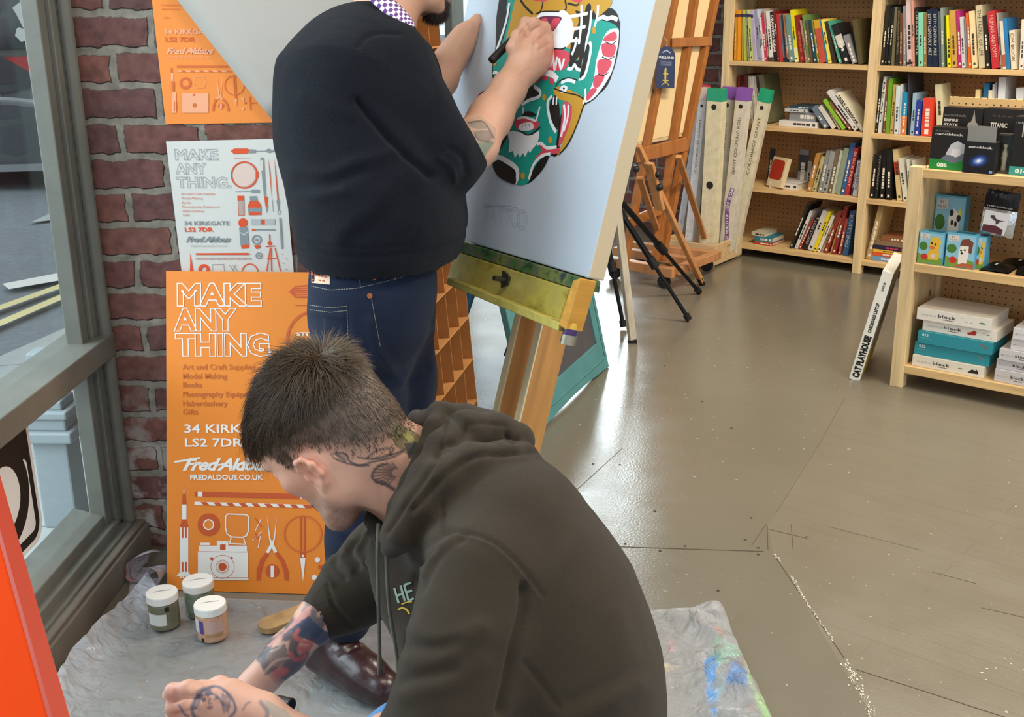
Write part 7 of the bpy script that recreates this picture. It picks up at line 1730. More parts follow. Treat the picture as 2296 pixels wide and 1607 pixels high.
paint(V1, Q1, c1, [('poly', zz1((1030, 610), (1060, 585), (1180, 650), (1250, 720), (1130, 780), (1050, 720)), '5a6040', .75), ('poly', zz1((1100, 640), (1150, 660), (1170, 690), (1120, 700)), '9a9a58', .7), ('poly', zz1((1110, 710), (1180, 700), (1190, 790), (1130, 800)), '2f3a44', .8),
    ('line', zz1((680, 775), (720, 766), (770, 775), (790, 815), (850, 835), (930, 815), (1010, 800), (1100, 760)), 2.2, INK, .9), ('line', zz1((690, 790), (730, 812), (790, 830), (850, 842), (900, 838)), 2.0, INK, .85), ('line', zz1((835, 790), (900, 800), (980, 795), (1060, 765), (1120, 735)), 2.0, INK, .9), ('line', zz1((880, 800), (940, 755), (1020, 735), (1045, 745), (1000, 780), (920, 800)), 2.0, INK, .8), ('line', zz1((720, 780), (750, 800), (760, 815)), 3.0, INK, .7), ('poly', zz1((690, 768), (770, 778), (780, 812), (735, 815)), '6b625c', .45),
    ('line', zz1((1000, 830), (960, 840), (930, 870), (918, 905), (950, 935), (1000, 950), (1060, 990), (1050, 1010)), 3.0, INK, .8)]
    +[('line', zz1((1060+30*math.cos(a), 880+24*math.sin(a)), (1015+95*math.cos(a), 890+70*math.sin(a))), 1.7, '5a5450', .8) for a in np.linspace(1.7, 4.9, 11)]
    +[('line', zz1((940, 930), (990, 940), (1040, 975)), 5, '4a4a4c', .6), ('line', zz1((1060, 1000), (1020, 1060), (1040, 1090)), 3, '3a3c3c', .7)])
# hands and forearms
zz2 = lambda a, b: (120+a/2.7333, 1160+b/2.7333)
def hch(pts, d, k=0.012): return ch([(*zz2(a, b), d+dd, r/2.7333) for a, b, dd, r in pts], k)
DL = 1.45
lh = hch([(1900, 1520, .0, 115), (1500, 1345, .0, 100), (1290, 1195, 0, 84)], DL, .03)                              # forearm, wrist
lh += hch([(1290, 1190, 0, 88), (1080, 1120, .005, 96), (930, 1100, .01, 84)], DL, .03)+hch([(1230, 1250, .01, 80), (1050, 1210, .015, 90), (900, 1200, .02, 78)], DL, .03)
lh += hch([(930, 1062, 0, 56), (830, 1052, -.008, 52), (735, 1066, .0, 48), (718, 1092, .020, 42), (790, 1105, .036, 38)], DL, .008)      # index
lh += hch([(915, 1140, .0, 58), (820, 1148, -.010, 52), (738, 1168, .0, 47), (735, 1190, .022, 42), (800, 1200, .038, 38)], DL, .008)     # middle
lh += hch([(910, 1215, .01, 56), (815, 1232, .0, 50), (748, 1254, .012, 45), (760, 1275, .034, 40), (820, 1270, .046, 36)], DL, .008)     # ring
lh += hch([(925, 1285, .02, 50), (840, 1305, .014, 45), (782, 1324, .026, 40), (800, 1340, .044, 36)], DL, .008)                          # little
lh += hch([(1130, 1060, .035, 58), (1020, 1030, .055, 50), (900, 1050, .066, 42), (830, 1085, .068, 36)], DL, .012)                      # thumb, folded across behind
V2, Q2 = skin(lh, 0.0019, 2)
V2 = sculpt(V2, Q2, [([zz2(740, 1122), zz2(800, 1106), zz2(880, 1100)], 4, -.0030), ([zz2(735, 1212), zz2(800, 1196), zz2(880, 1180)], 4, -.0028), ([zz2(845, 1020), zz2(850, 1060)], 5, -.0012), ([zz2(850, 1060), zz2(905, 1050)], 7, .0018), ([zz2(850, 1150), zz2(900, 1140)], 7, .0018), ([zz2(880, 1080), zz2(1000, 1110), zz2(1100, 1150)], 6, .0010), ([zz2(740, 1048), zz2(730, 1085)], 6, .0012)])
c2 = np.tile(np.array(lin('dfae98')), (len(V2), 1)); c2 *= (1+0.05*snoise(V2, 9, 25))[:, None]
P2, _ = to_px(V2); kn = np.zeros(len(V2))
for a, b in ((735, 1066), (738, 1168), (748, 1254), (780, 1320)): kn += np.exp(-(np.linalg.norm(P2-np.array(zz2(a, b)), axis=1)/18)**2)
mixc(c2, np.clip(kn, 0, 1)*.45, 'c97c68')
T2 = lambda *pts: [zz2(a, b) for a, b in pts]; IK = '4a5a72'
paint(V2, Q2, c2, [('line', T2((880, 1100), (930, 1050), (1000, 1035), (1060, 1070), (1100, 1120), (1115, 1180), (1080, 1225)), 3.4, IK, .85), ('line', T2((870, 1110), (850, 1160), (860, 1215), (900, 1240)), 4.5, IK, .8), ('line', T2((890, 1095), (960, 1080), (1010, 1100), (1040, 1150)), 3.0, IK, .7), ('poly', T2((920, 1050), (960, 1040), (975, 1085), (940, 1100)), '5a6a84', .75), ('poly', T2((935, 1160), (960, 1152), (985, 1158), (970, 1176), (948, 1178)), '7a5a6a', .7), ('poly', T2((880, 1060), (930, 1030), (900, 1140), (870, 1180), (850, 1150)), IK, .6), ('poly', T2((1030, 1070), (1060, 1090), (1075, 1160), (1040, 1210), (1030, 1150)), IK, .55), ('line', T2((958, 1110), (952, 1138), (968, 1140)), 2.0, IK, .6), ('poly', T2((905, 1110), (930, 1100), (935, 1125), (910, 1132)), IK, .8), ('poly', T2((985, 1095), (1012, 1092), (1012, 1118), (988, 1118)), IK, .75), ('line', T2((1060, 1070), (1080, 1130), (1065, 1190)), 2.8, IK, .7), ('line', T2((1160, 1180), (1180, 1145), (1205, 1130)), 2.2, IK, .6), ('line', T2((770, 1150), (800, 1200), (830, 1225)), 3.0, IK, .7), ('line', T2((1270, 1130), (1310, 1190), (1300, 1250)), 5.5, '5c6e78', .7), ('poly', T2((1290, 1110), (1420, 1180), (1500, 1260), (1380, 1260), (1320, 1200)), '7f9a92', .55)])
DR = 1.80
rh = ch([(745, 1358, DR+.01, 44), (716, 1385, DR, 42), (640, 1466, DR-.02, 37), (585, 1524, DR-.04, 29), (562, 1546, DR-.045, 28)], .03)
rh += ch([(562, 1546, DR-.045, 27), (530, 1580, DR-.05, 30), (505, 1610, DR-.05, 28)], .02)
for i, (a, b) in enumerate(((470, 1612), (478, 1630), (490, 1646), (505, 1656))): rh += ch([(512+i*4, 1598+i*8, DR-.05+.004*i, 13), (a+12, b-4, DR-.07, 12), (a+2, b+8, DR-.075, 11), (a+12, b+22, DR-.06, 10)], .006)
rh += ch([(555, 1572, DR-.055, 17), (575, 1592, DR-.08, 14), (566, 1612, DR-.10, 12)], .01)
V3, Q3 = skin(rh, 0.0021, 3)
c3 = np.tile(np.array(lin('d2a08a')), (len(V3), 1)); c3 *= (1+0.05*snoise(V3, 9, 25))[:, None]
P3, _ = to_px(V3); s3 = ((P3-np.array((716, 1385)))@np.array((-.727, .687))); tat = np.clip((175-s3)/25, 0, 1)
n1 = snoise(V3, 21, 22, 2); n2_ = snoise(V3, 33, 16, 2)
mixc(c3, tat*np.clip(n1*2.2+.9, 0, 1)*.85, '3b424c'); mixc(c3, tat*np.clip((n2_-.55)*4, 0, 1)*.8, 'c8685e')
paint(V3, Q3, c3, [('poly', T2((1450, 690), (1560, 600), (1640, 680), (1730, 730), (1640, 790), (1540, 740)), '2f3d54', .9), ('poly', T2((1410, 700), (1560, 540), (1580, 590), (1440, 690), (1330, 790), (1300, 790)), 'd0837a', .8), ('line', T2((1500, 690), (1480, 730), (1530, 760), (1580, 770), (1560, 800), (1500, 800)), 5, 'c9605c', .85), ('line', T2((1450, 830), (1480, 870), (1540, 850), (1520, 810)), 5, 'c9605c', .8), ('poly', T2((1230, 860), (1330, 800), (1420, 770), (1440, 850), (1380, 920), (1300, 970), (1270, 900)), '39424c', .7), ('line', T2((1290, 950), (1360, 880), (1440, 860)), 3, 'c0a090', .7), ('line', T2((1330, 820), (1380, 800), (1410, 760)), 2.5, 'b8a898', .7)])
# trunk and arms beneath the clothes, so that the body is whole
tb = ch([(985, 1165, 1.70, 95), (1120, 1260, 1.68, 120), (1200, 1400, 1.67, 150), (1235, 1560, 1.66, 150), (1245, 1720, 1.66, 150)], .05)
tb += ch([(1085, 1300, 1.50, 70), (1015, 1570, 1.45, 62), (985, 1660, 1.43, 55), (860, 1640, 1.44, 45)], .04)+ch([(940, 1230, 1.83, 70), (850, 1278, 1.83, 56), (716, 1385, 1.80, 38)], .04)
tb += [rc(D(1000, 1180, 1.70), D(1085, 1290, 1.52), .06, .06, .05), rc(D(1000, 1180, 1.70), D(945, 1235, 1.82), .06, .06, .05)]
V4, Q4 = skin(tb, 0.008, 1); c4_ = np.tile(np.array(lin('d2a08a')), (len(V4), 1))
VB, QB, CBd = joined([(V1, Q1, c1), (V2, Q2, c2), (V3, Q3, c3), (V4, Q4, c4_)])
body = under(link_mesh('body', mesh_from('body', VB, QB, CBd), SKIN), hm)
tag(body, 'skin with dark line tattoos on neck, forearms and hand')
# hair: dense short strands combed forward from the crown
N1 = vnormals(V1, Q1); rsn = np.random.RandomState(11)
mk = hair_mask(L1, .016); cand = np.where(rsn.rand(len(V1)) < mk*0.85)[0]; cand = np.tile(cand, 1)
rsn.shuffle(cand); cand = np.concatenate([cand, cand[:len(cand)//2]])[:26000]
Lc = L1[cand]; whorl = np.array((-.070, .112, .008)); dl = Lc-whorl; dl[:, 0] += .01
dW = dl@np.stack([hf, hu, hl], 1).T; Nc = N1[cand]; dW -= Nc*(dW*Nc).sum(1)[:, None]; dW /= np.maximum(np.linalg.norm(dW, axis=1), 1e-5)[:, None]
swirl = np.cross(Nc, dW); near = np.exp(-(np.linalg.norm(Lc-whorl, axis=1)/.035)**2)
lift = 0.24+0.65*near-0.12*np.clip((Lc[:, 0]-.0)/.06, 0, 1); topness = np.clip((Lc[:, 1]-.045)/.05, 0, 1)
clump = snoise(V1[cand], 17, 40, 2)
dd_ = dW*(1-lift*.4)[:, None]+Nc*lift[:, None]+swirl*(0.35*near+0.34*clump)[:, None]+rsn.normal(size=dW.shape)*.07; dd_ /= np.linalg.norm(dd_, axis=1)[:, None]
front = np.clip((Lc[:, 0]-.03)/.05, 0, 1)
ln_ = (0.010+0.034*topness+0.026*front*np.clip((Lc[:, 1]-.03)/.05, 0, 1))*(0.75+0.5*rsn.rand(len(cand)))*(0.35+0.65*hair_mask(Lc, .04))
hc = np.tile(np.array(lin('584839')), (len(cand), 1))*(1+0.30*rsn.normal(size=(len(cand), 1)).clip(-1.5, 2)+0.35*snoise(V1[cand], 41, 55, 2)[:, None]); hc = np.clip(hc+0.02*near[:, None]*np.array((1.2, .8, .4)), .003, 1)
pos = V1[cand]+rsn.normal(size=Lc.shape)*.0007-Nc*.001+Nc*(0.012*np.clip((Lc[:, 1]-.05)/.04, 0, 1)*rsn.rand(len(cand))*(.5+.5*front))[:, None]
grav = np.array([0, 0, -0.30])
h_ob = under(strands('hair', pos, Nc, dd_, ln_, 0.00060, HAIR, None, 5, bend=-Nc*0.30+grav*front[:, None], col=hc), hm)
tag(h_ob, 'short dark brown hair with a cowlick at the crown')

# the hooded top
hd = []
for dz in (-.085, -.03, .03, .085):
    rr_ = 1.0 if abs(dz) < .05 else .93
    hd += ch([(1040, 1185, 1.66+dz*.7, 112*rr_), (1128, 1212, 1.645+dz, 158*rr_), (1195, 1362, 1.635+dz, 196*rr_), (1228, 1500, 1.63+dz, 210*rr_), (1236, 1640, 1.63+dz, 212*rr_), (1240, 1760, 1.63+dz, 205*rr_)], .06)
hd += ch([(1050, 1225, 1.55, 88), (1072, 1295, 1.475, 108), (1044, 1430, 1.44, 109), (1008, 1570, 1.425, 109), (985, 1660, 1.42, 100), (900, 1665, 1.43, 62)], .045)
hd += ch([(985, 1225, 1.74, 95), (925, 1230, 1.83, 98), (850, 1277, 1.84, 84), (778, 1338, 1.825, 64), (718, 1384, 1.80, 50)], .045)
hd += ch([(900, 1245, 1.70, 70), (948, 1330, 1.70, 82), (1035, 1450, 1.69, 105), (1080, 1600, 1.68, 130)], .06)
HO = []
HO += ch([(1172, 1024, 1.61, 33), (1130, 1032, 1.575, 39), (1060, 1037, 1.545, 41), (990, 1068, 1.525, 40), (940, 1128, 1.52, 37), (902, 1192, 1.53, 33), (878, 1228, 1.555, 24)], .018)
HO += ch([(1160, 990, 1.655, 38), (1110, 968, 1.635, 40), (1045, 965, 1.605, 43), (1000, 1006, 1.575, 42), (962, 1066, 1.55, 40), (920, 1136, 1.545, 34), (885, 1196, 1.55, 26)], .016)
HO += ch([(992, 930, 1.675, 24), (978, 962, 1.64, 26), (958, 1018, 1.61, 26), (928, 1078, 1.585, 25), (893, 1138, 1.575, 22), (866, 1206, 1.575, 18)], .010)
HO += ch([(990, 930, 1.685, 26), (1045, 940, 1.70, 30), (1100, 958, 1.69, 32), (1150, 985, 1.665, 32)], .02)
HO += ch([(985, 928, 1.69, 20), (935, 940, 1.765, 18), (880, 1010, 1.80, 20), (842, 1110, 1.77, 22), (838, 1165, 1.725, 20), (852, 1208, 1.64, 16)], .012)
HO += ch([(1060, 1000, 1.66, 60), (1090, 1060, 1.65, 80)], .03)
Vh, Qh = skin(hd+HO, 0.0042, 1)
z1p = zz1; z3p = lambda *pts: [(860+a/2.211, 880+b/2.211) for a, b in pts]
Vh = sculpt(Vh, Qh, [
    (z3p((300, 690), (430, 700), (560, 750), (680, 860), (790, 1010)), 4.5, -.0035), (z3p((296, 706), (420, 716), (550, 768), (668, 878), (770, 1020)), 5, .0018),
    (z3p((295, 560), (300, 610), (290, 690)), 4, -.003), (z3p((320, 690), (210, 760), (165, 860), (150, 960)), 9, -.005), (z3p((340, 745), (260, 800), (200, 900)), 12, .005), (z3p((400, 720), (300, 790), (240, 870), (190, 980)), 9, -.004),
    (z3p((150, 1180), (240, 1215), (330, 1215), (470, 1150)), 22, .0040), (z3p((140, 1255), (260, 1262), (360, 1235)), 14, -.0040), (z3p((130, 1330), (220, 1335), (330, 1300), (500, 1180)), 24, .0045), (z3p((100, 1430), (200, 1405), (340, 1370)), 14, -.0040), (z3p((90, 1500), (200, 1470), (330, 1440), (480, 1340)), 26, .0045),
    (z3p((700, 960), (690, 1100), (640, 1300), (580, 1580)), 9, -.010),
    (z3p((700, 1340), (780, 1440), (870, 1560)), 7, -.0025), (z3p((1150, 1100), (1180, 1300), (1140, 1540)), 30, .003), (z3p((980, 720), (860, 880), (770, 1030)), 30, .004), (z3p((900, 1620), (1060, 1540), (1240, 1440)), 30, .006), (z3p((930, 1540), (1080, 1470), (1230, 1390)), 20, -.004),
    (z1p((1500, 600), (1560, 590), (1690, 605)), 4, -.004), (z1p((1870, 750), (1700, 770), (1560, 770), (1420, 830), (1280, 960), (1150, 1100)), 7, -.008), (z1p((1480, 590), (1420, 690), (1330, 720)), 7, -.006), (z1p((1700, 660), (1720, 690), (1760, 690)), 6, -.007), (z1p((1360, 530), (1420, 570), (1490, 640)), 9, -.005), (z1p((1340, 560), (1320, 700), (1250, 860), (1120, 1050), (1000, 1230)), 6, -.006),
    (z1p((1290, 1330), (1200, 1400), (1180, 1500)), 7, -.004), (z1p((850, 1260), (790, 1340), (840, 1420)), 7, -.006), (z1p((800, 1280), (740, 1370), (800, 1450)), 7, .005), (z1p((900, 1230), (840, 1330), (880, 1400)), 7, .006), (z1p((740, 1330), (700, 1410), (760, 1490)), 6, -.005), (z1p((690, 1370), (640, 1450), (680, 1530)), 8, .004),
    (z1p((1330, 1110), (1320, 1170), (1335, 1200)), 3, -.003)])
Vh = sculpt(Vh, Qh, [([(706+5*i, 1338-6*i), (724+5*i, 1382-4*i), (752+5*i, 1424-4*i)], 2.0, -.0012) for i in range(6)]+[([(732, 1310), (752, 1362), (788, 1404)], 4, -.004)])
Vh = Vh+vnormals(Vh, Qh)*(0.0016*snoise(Vh, 77, 7, 3))[:, None]
hood_m = fabric('hood', '372f25', bump=0.3, bscale=900, sheen=0.08, var=0.08, vscale=5)
hoodie = under(link_mesh('hooded_top', mesh_from('hooded_top', Vh, Qh), hood_m), hm)
tag(hoodie, 'dark olive hooded sweatshirt with the hood down')
for nm, pts in (('drawstring', [(848, 1175, 1.62), (846, 1240, 1.585), (848, 1320, 1.58), (850, 1420, 1.575), (852, 1512, 1.57)]), ('drawstring', [(866, 1215, 1.575), (868, 1290, 1.565), (874, 1370, 1.56), (886, 1445, 1.555), (896, 1516, 1.55)])):
    x = MB(); P_ = [D(*q) for q in pts]; P_ = [tuple(q) for q in smooth_line(P_, 6)]; n_ = len(P_); x.tube(P_, [.0026 if i < n_-3 else .0036 for i in range(n_)], 8); under(x.build(nm, fabric('cord', '57574a', bscale=1200), None, smooth=True), hm)
# printed letters on the chest, laid onto the cloth
from mathutils.bvhtree import BVHTree
bv = BVHTree.FromPolygons([tuple(v) for v in Vh], [tuple(q) for q in Qh])
def lay(px, py, off=0.0012):
    d = Vector(nz(ray(px, py))); h = bv.ray_cast(Vector(CAM), d); 
    return None if h[0] is None else np.array(h[0])-np.array(d)*off
def laid(name, polys_px, m, parent, off=0.0015):
    x = MB()
    for poly in polys_px:
        v = [lay(*p, off) for p in poly]
        if any(q is None for q in v): continue
        x.add(v, [tuple(range(len(v)))])
    if x.v: under(x.build(name, m, None), parent)
def strips(pts, w): return stroke([tuple(q) for q in smooth_line(pts, 3)] if len(pts) > 2 else pts, w)
let = []
for pts in ([(884, 1318), (894, 1352)], [(898, 1312), (908, 1348)], [(889, 1336), (903, 1330)], [(906, 1311), (916, 1346)], [(906, 1311), (922, 1306)], [(911, 1328), (924, 1323)], [(916, 1346), (928, 1341)]): let += stroke([((a[0]*(1-t)+b[0]*t), (a[1]*(1-t)+b[1]*t)) for a, b in [pts] for t in np.linspace(0, 1, 4)], 5)
laid('chest_lettering', let, mat('8fa394', rough=0.8), hm)
laid('chest_print', stroke([(892, 1366), (902, 1362), (912, 1366), (918, 1376)], 4)+stroke([(900, 1354), (912, 1350), (924, 1348)], 3), mat('c8ac3c', rough=0.8), hm)

# jeans and shoes (mostly below the picture)
pel = D(1240, 1740, 1.64); lk = D(925, 1705, 1.62); gz = lambda p, z: np.array([p[0], p[1], z])
la = gz(lk+np.array([0.06, -0.06, 0]), 0.09); rk = gz(pel+np.array([-0.36, 0.14, 0]), 0.075); ra_ = gz(pel+np.array([0.02, 0.16, 0]), 0.07)
jn = chain([pel+np.array([0, -.08, 0]), (pel+lk)/2+np.array([0, -.02, .01]), lk, (lk+la)/2+np.array([.02, 0, 0]), la], [.115, .10, .075, .062, .055], .05)+chain([pel+np.array([0, .08, 0]), rk, ra_], [.115, .075, .055], .05)+[el(pel, (.15, .17, .13), None, .06)]
x = skin(jn, .007, 2); DEN = fabric('denim', '5f8fc0', bump=0.3, bscale=900, sheen=0.1); under(link_mesh('jeans', mesh_from('jeans', *x), DEN), hm)
def shoe(parent, heel, toe, z0=0.0, up=0.05):
    d_ = nz(toe-heel); x = skin(chain([gz(heel, z0+.045), gz((heel+toe)/2, z0+.045), gz(toe, z0+.032)], [.04, .043, .03], .03)+[rc(gz(heel, z0+.05), gz(heel, z0+.11), .038, .04, .03)], .006, 2)
    under(link_mesh('shoe', mesh_from('shoe', *x), mat('2a2a2c', rough=0.6)), parent)
shoe(hm, la+np.array([.03, -.02, 0]), la+np.array([-.20, .06, 0])); shoe(hm, ra_+np.array([.08, 0, 0]), ra_+np.array([.23, .01, 0]), 0.0)
# marker held in the fist
m0, m1 = D(592, 1566, 1.50), D(655, 1580, 1.475); dv = nz(m1-m0)
mk_ = empty('marker_pen', loc=tuple(m1), label='black marker pen held by the crouching person', cat='pen')
x = MB(); x.tube([-dv*.10, -dv*.028], .0078, 16); x.build('barrel', mat('1d1d1f', rough=0.4), mk_)
x = MB(); x.tube([-dv*.0275, -dv*.001, (0, 0, 0)], [.0086, .0086, .0075], 16); x.build('cap', mat('141415', rough=0.35), mk_)

# ------------------------------------------------------------------ the standing man in the dark jumper
sm = empty('person', loc=(-0.42, 2.40, 0.0), label='standing person in a dark navy jumper and blue jeans, drawing on the canvas', cat='person')
bpy.context.view_layer.update()
DS_ = 2.41
sf_, su, = nz(camvec(.86, -.16, -.48)), camvec(.16, .97, .10); su = nz(su-sf_*(su@sf_)); sl = nz(np.cross(su, sf_))
if abs(np.linalg.det(np.stack([sf_, su, sl], 1))-1) > .1: sl = -sl
# (forward, up, left) must be right handed like the first head
left_true = np.cross(su, sf_)
so = D(922, -96, 2.47)
SMn = np.eye(4); SMn[:3, :3] = np.stack([sf_, su, left_true], 1); SMn[:3, 3] = so
sp_ = head_prims(SMn)
def sw(p): return so+SMn[:3, :3]@np.array(p, float)
sp_ += chain([sw((-.03, -.03, 0)), D(865, 20, 2.46), D(845, 110, 2.45)], [.058, .060, .075], .035)
V1, Q1 = skin(sp_, .0026, 2); L1 = local(SMn, V1)
c1 = head_colour(L1, 'cf9d84', beard=0.97, hairc='2a1e18', seed=8, beard_kind='goatee')
c1 = c1*1.0
# his drawing hand (z4: crop coordinates)
z4p = lambda a, b: (980+a/2.5103, b/2.5103)
def cdep(px, py): q = on_plane(px, py, CV.o, CV.n); return float((q-CAM)@FW)
dh = cdep(1190, 120)
def h4(pts, k=0.01): return ch([(*z4p(a, b), dh+dd, r/2.5103) for a, b, dd, r in pts], k)
ra4 = ch([(1010, 372, 2.33, 56), (1062, 325, 2.36, 50), (1100, 262, 2.40, 44), (1140, 200, dh-.10, 34), (1164, 162, dh-.075, 29)], .03)
ra4 += h4([(465, 400, -.075, 70), (510, 330, -.065, 78), (555, 250, -.055, 78)], .03)+h4([(500, 390, -.065, 62), (560, 320, -.05, 68), (590, 270, -.045, 60)], .03)
ra4 += h4([(565, 205, -.070, 42), (548, 135, -.075, 35), (500, 128, -.055, 31), (468, 172, -.040, 27)], .007)
ra4 += h4([(595, 225, -.062, 42), (602, 160, -.066, 36), (560, 165, -.050, 31), (520, 215, -.036, 27)], .007)
ra4 += h4([(610, 265, -.05, 40), (620, 205, -.052, 34), (592, 205, -.034, 29), (560, 240, -.022, 25)], .007)
ra4 += h4([(606, 310, -.04, 36), (620, 255, -.038, 30), (600, 250, -.022, 26), (575, 272, -.012, 22)], .007)
ra4 += h4([(455, 340, -.085, 46), (430, 270, -.090, 38), (450, 205, -.078, 32), (482, 168, -.062, 26)], .010)
V2, Q2 = skin(ra4, .0022, 1)
V2 = sculpt(V2, Q2, [([z4p(575, 150), z4p(540, 170), z4p(500, 200)], 3.2, -.0030), ([z4p(612, 190), z4p(580, 215), z4p(545, 245)], 3.2, -.0030), ([z4p(630, 245), z4p(600, 265), z4p(575, 280)], 3.2, -.0025), ([z4p(520, 120), z4p(470, 190)], 3, -.0022), ([z4p(430, 215), z4p(440, 330)], 4, .0015), ([z4p(560, 205), z4p(570, 245)], 6, .0016), ([z4p(598, 230), z4p(600, 265)], 6, .0016), ([z4p(612, 275), z4p(605, 305)], 6, .0014), ([z4p(560, 180), z4p(545, 300)], 5, -.0010)]); c2 = np.tile(np.array(lin('cb9a80')), (len(V2), 1)); c2 *= (1+.05*snoise(V2, 4, 25))[:, None]
T4 = lambda *pts: [z4p(a, b) for a, b in pts]
P2, _ = to_px(V2); kn = sum(np.exp(-(np.linalg.norm(P2-np.array(z4p(a, b)), axis=1)/12)**2) for a, b in ((560, 215), (598, 232), (612, 270), (548, 135), (602, 160))); mixc(c2, np.clip(kn, 0, 1)*.35, 'b86e58')
paint(V2, Q2, c2, [('poly', T4((150, 680), (240, 650), (330, 720), (330, 800), (250, 920), (160, 1000), (80, 1040), (130, 900), (180, 780)), 'a08a7a', .6), ('poly', T4((230, 800), (320, 800), (240, 920), (200, 900)), '5f7a66', .75), ('poly', T4((165, 725), (200, 735), (185, 780), (160, 765)), 'd2603c', .9), ('poly', T4((175, 690), (240, 680), (285, 720), (230, 730), (180, 712)), '7d7468', .8), ('poly', T4((215, 735), (290, 730), (315, 770), (290, 800), (230, 790), (205, 770)), '5c564e', .7), ('line', T4((175, 690), (250, 682), (290, 722), (318, 775)), 2.2, '4f473f', .8), ('line', T4((205, 740), (240, 790), (310, 800)), 2.2, '4f473f', .7), ('line', T4((180, 800), (200, 860), (150, 980)), 2.4, '5a5048', .7), ('line', T4((460, 420), (520, 380)), 3, 'b08068', .3)])
dl_ = cdep(1056, 72)
la4 = ch([(962, 205, 2.60, 46), (985, 175, dl_-.06, 38), (1010, 132, dl_-.035, 30), (1032, 98, dl_-.03, 25), (1044, 76, dl_-.028, 25)], .03)
la4 += ch([(1042, 84, dl_-.03, 21), (1055, 64, dl_-.034, 16), (1066, 48, dl_-.026, 11), (1069, 38, dl_-.022, 8)], .010)
for i in range(4): la4 += ch([(1044, 66+7*i, dl_-.02, 11), (1052, 60+9*i, dl_+.045, 9.5), (1066, 62+9*i, dl_+.075, 8.5), (1082, 64+9*i, dl_+.072, 7.5)], .006)
V3, Q3 = skin(la4, .0026, 2); c3 = np.tile(np.array(lin('cb9a80')), (len(V3), 1)); c3 *= (1+.05*snoise(V3, 4, 25))[:, None]
tb = ch([(845, 110, 2.45, 70), (820, 240, 2.45, 110), (830, 420, 2.45, 120), (835, 600, 2.46, 120), (830, 700, 2.47, 100)], .05)+ch([(880, 170, 2.36, 45), (1000, 350, 2.33, 42), (1062, 325, 2.36, 40)], .03)+ch([(880, 160, 2.55, 45), (940, 220, 2.60, 42), (985, 175, 2.66, 32)], .03)
tb += ch([(800, 690, 2.42, 80), (835, 1020, 2.50, 58), (775, 1400, 2.62, 40)], .05)+ch([(880, 690, 2.56, 80), (895, 1020, 2.66, 58), (905, 1380, 2.80, 40)], .05)
V4, Q4 = skin(tb, .010, 1); c4_ = np.tile(np.array(lin('cb9a80')), (len(V4), 1))
VB, QB, CBd = joined([(V1, Q1, c1), (V2, Q2, c2), (V3, Q3, c3), (V4, Q4, c4_)])
body2 = under(link_mesh('body', mesh_from('body', VB, QB, CBd), SKIN), sm)
N1 = vnormals(V1, Q1); rsn = np.random.RandomState(12); mk2 = hair_mask(L1, .012); cand = np.where(rsn.rand(len(V1)) < mk2*.5)[0][:9000]
Lc = L1[cand]; dl = Lc-np.array((-.06, .115, 0)); dW = dl@SMn[:3, :3].T; Nc = N1[cand]; dW -= Nc*(dW*Nc).sum(1)[:, None]; dW /= np.maximum(np.linalg.norm(dW, axis=1), 1e-5)[:, None]; dd_ = dW+Nc*.35; dd_ /= np.linalg.norm(dd_, axis=1)[:, None]
under(strands('hair', V1[cand], Nc, dd_, .012+.02*np.clip((Lc[:, 1]-.05)/.05, 0, 1), .0006, HAIR, None, 6, bend=-Nc*.3, col=np.tile(np.array(lin('241a15')), (len(cand), 1))), sm)
f_, u_, l_ = L1.T; bm_ = (np.clip((-.062-u_)/.008, 0, 1)*np.clip((f_-.055)/.012, 0, 1)*np.clip((.034-np.abs(l_))/.008, 0, 1)) > .5
cand = np.where(bm_ & (rsn.rand(len(V1)) < .9))[0]; Nc = N1[cand]; dn_ = np.tile(-SMn[:3, 1]*.8+SMn[:3, 0]*.1, (len(cand), 1))+Nc*.4; dn_ /= np.linalg.norm(dn_, axis=1)[:, None]
under(strands('beard', V1[cand], Nc, dn_, np.full(len(cand), .014), .0006, HAIR, None, 7, col=np.tile(np.array(lin('2a1c16')), (len(cand), 1))), sm)
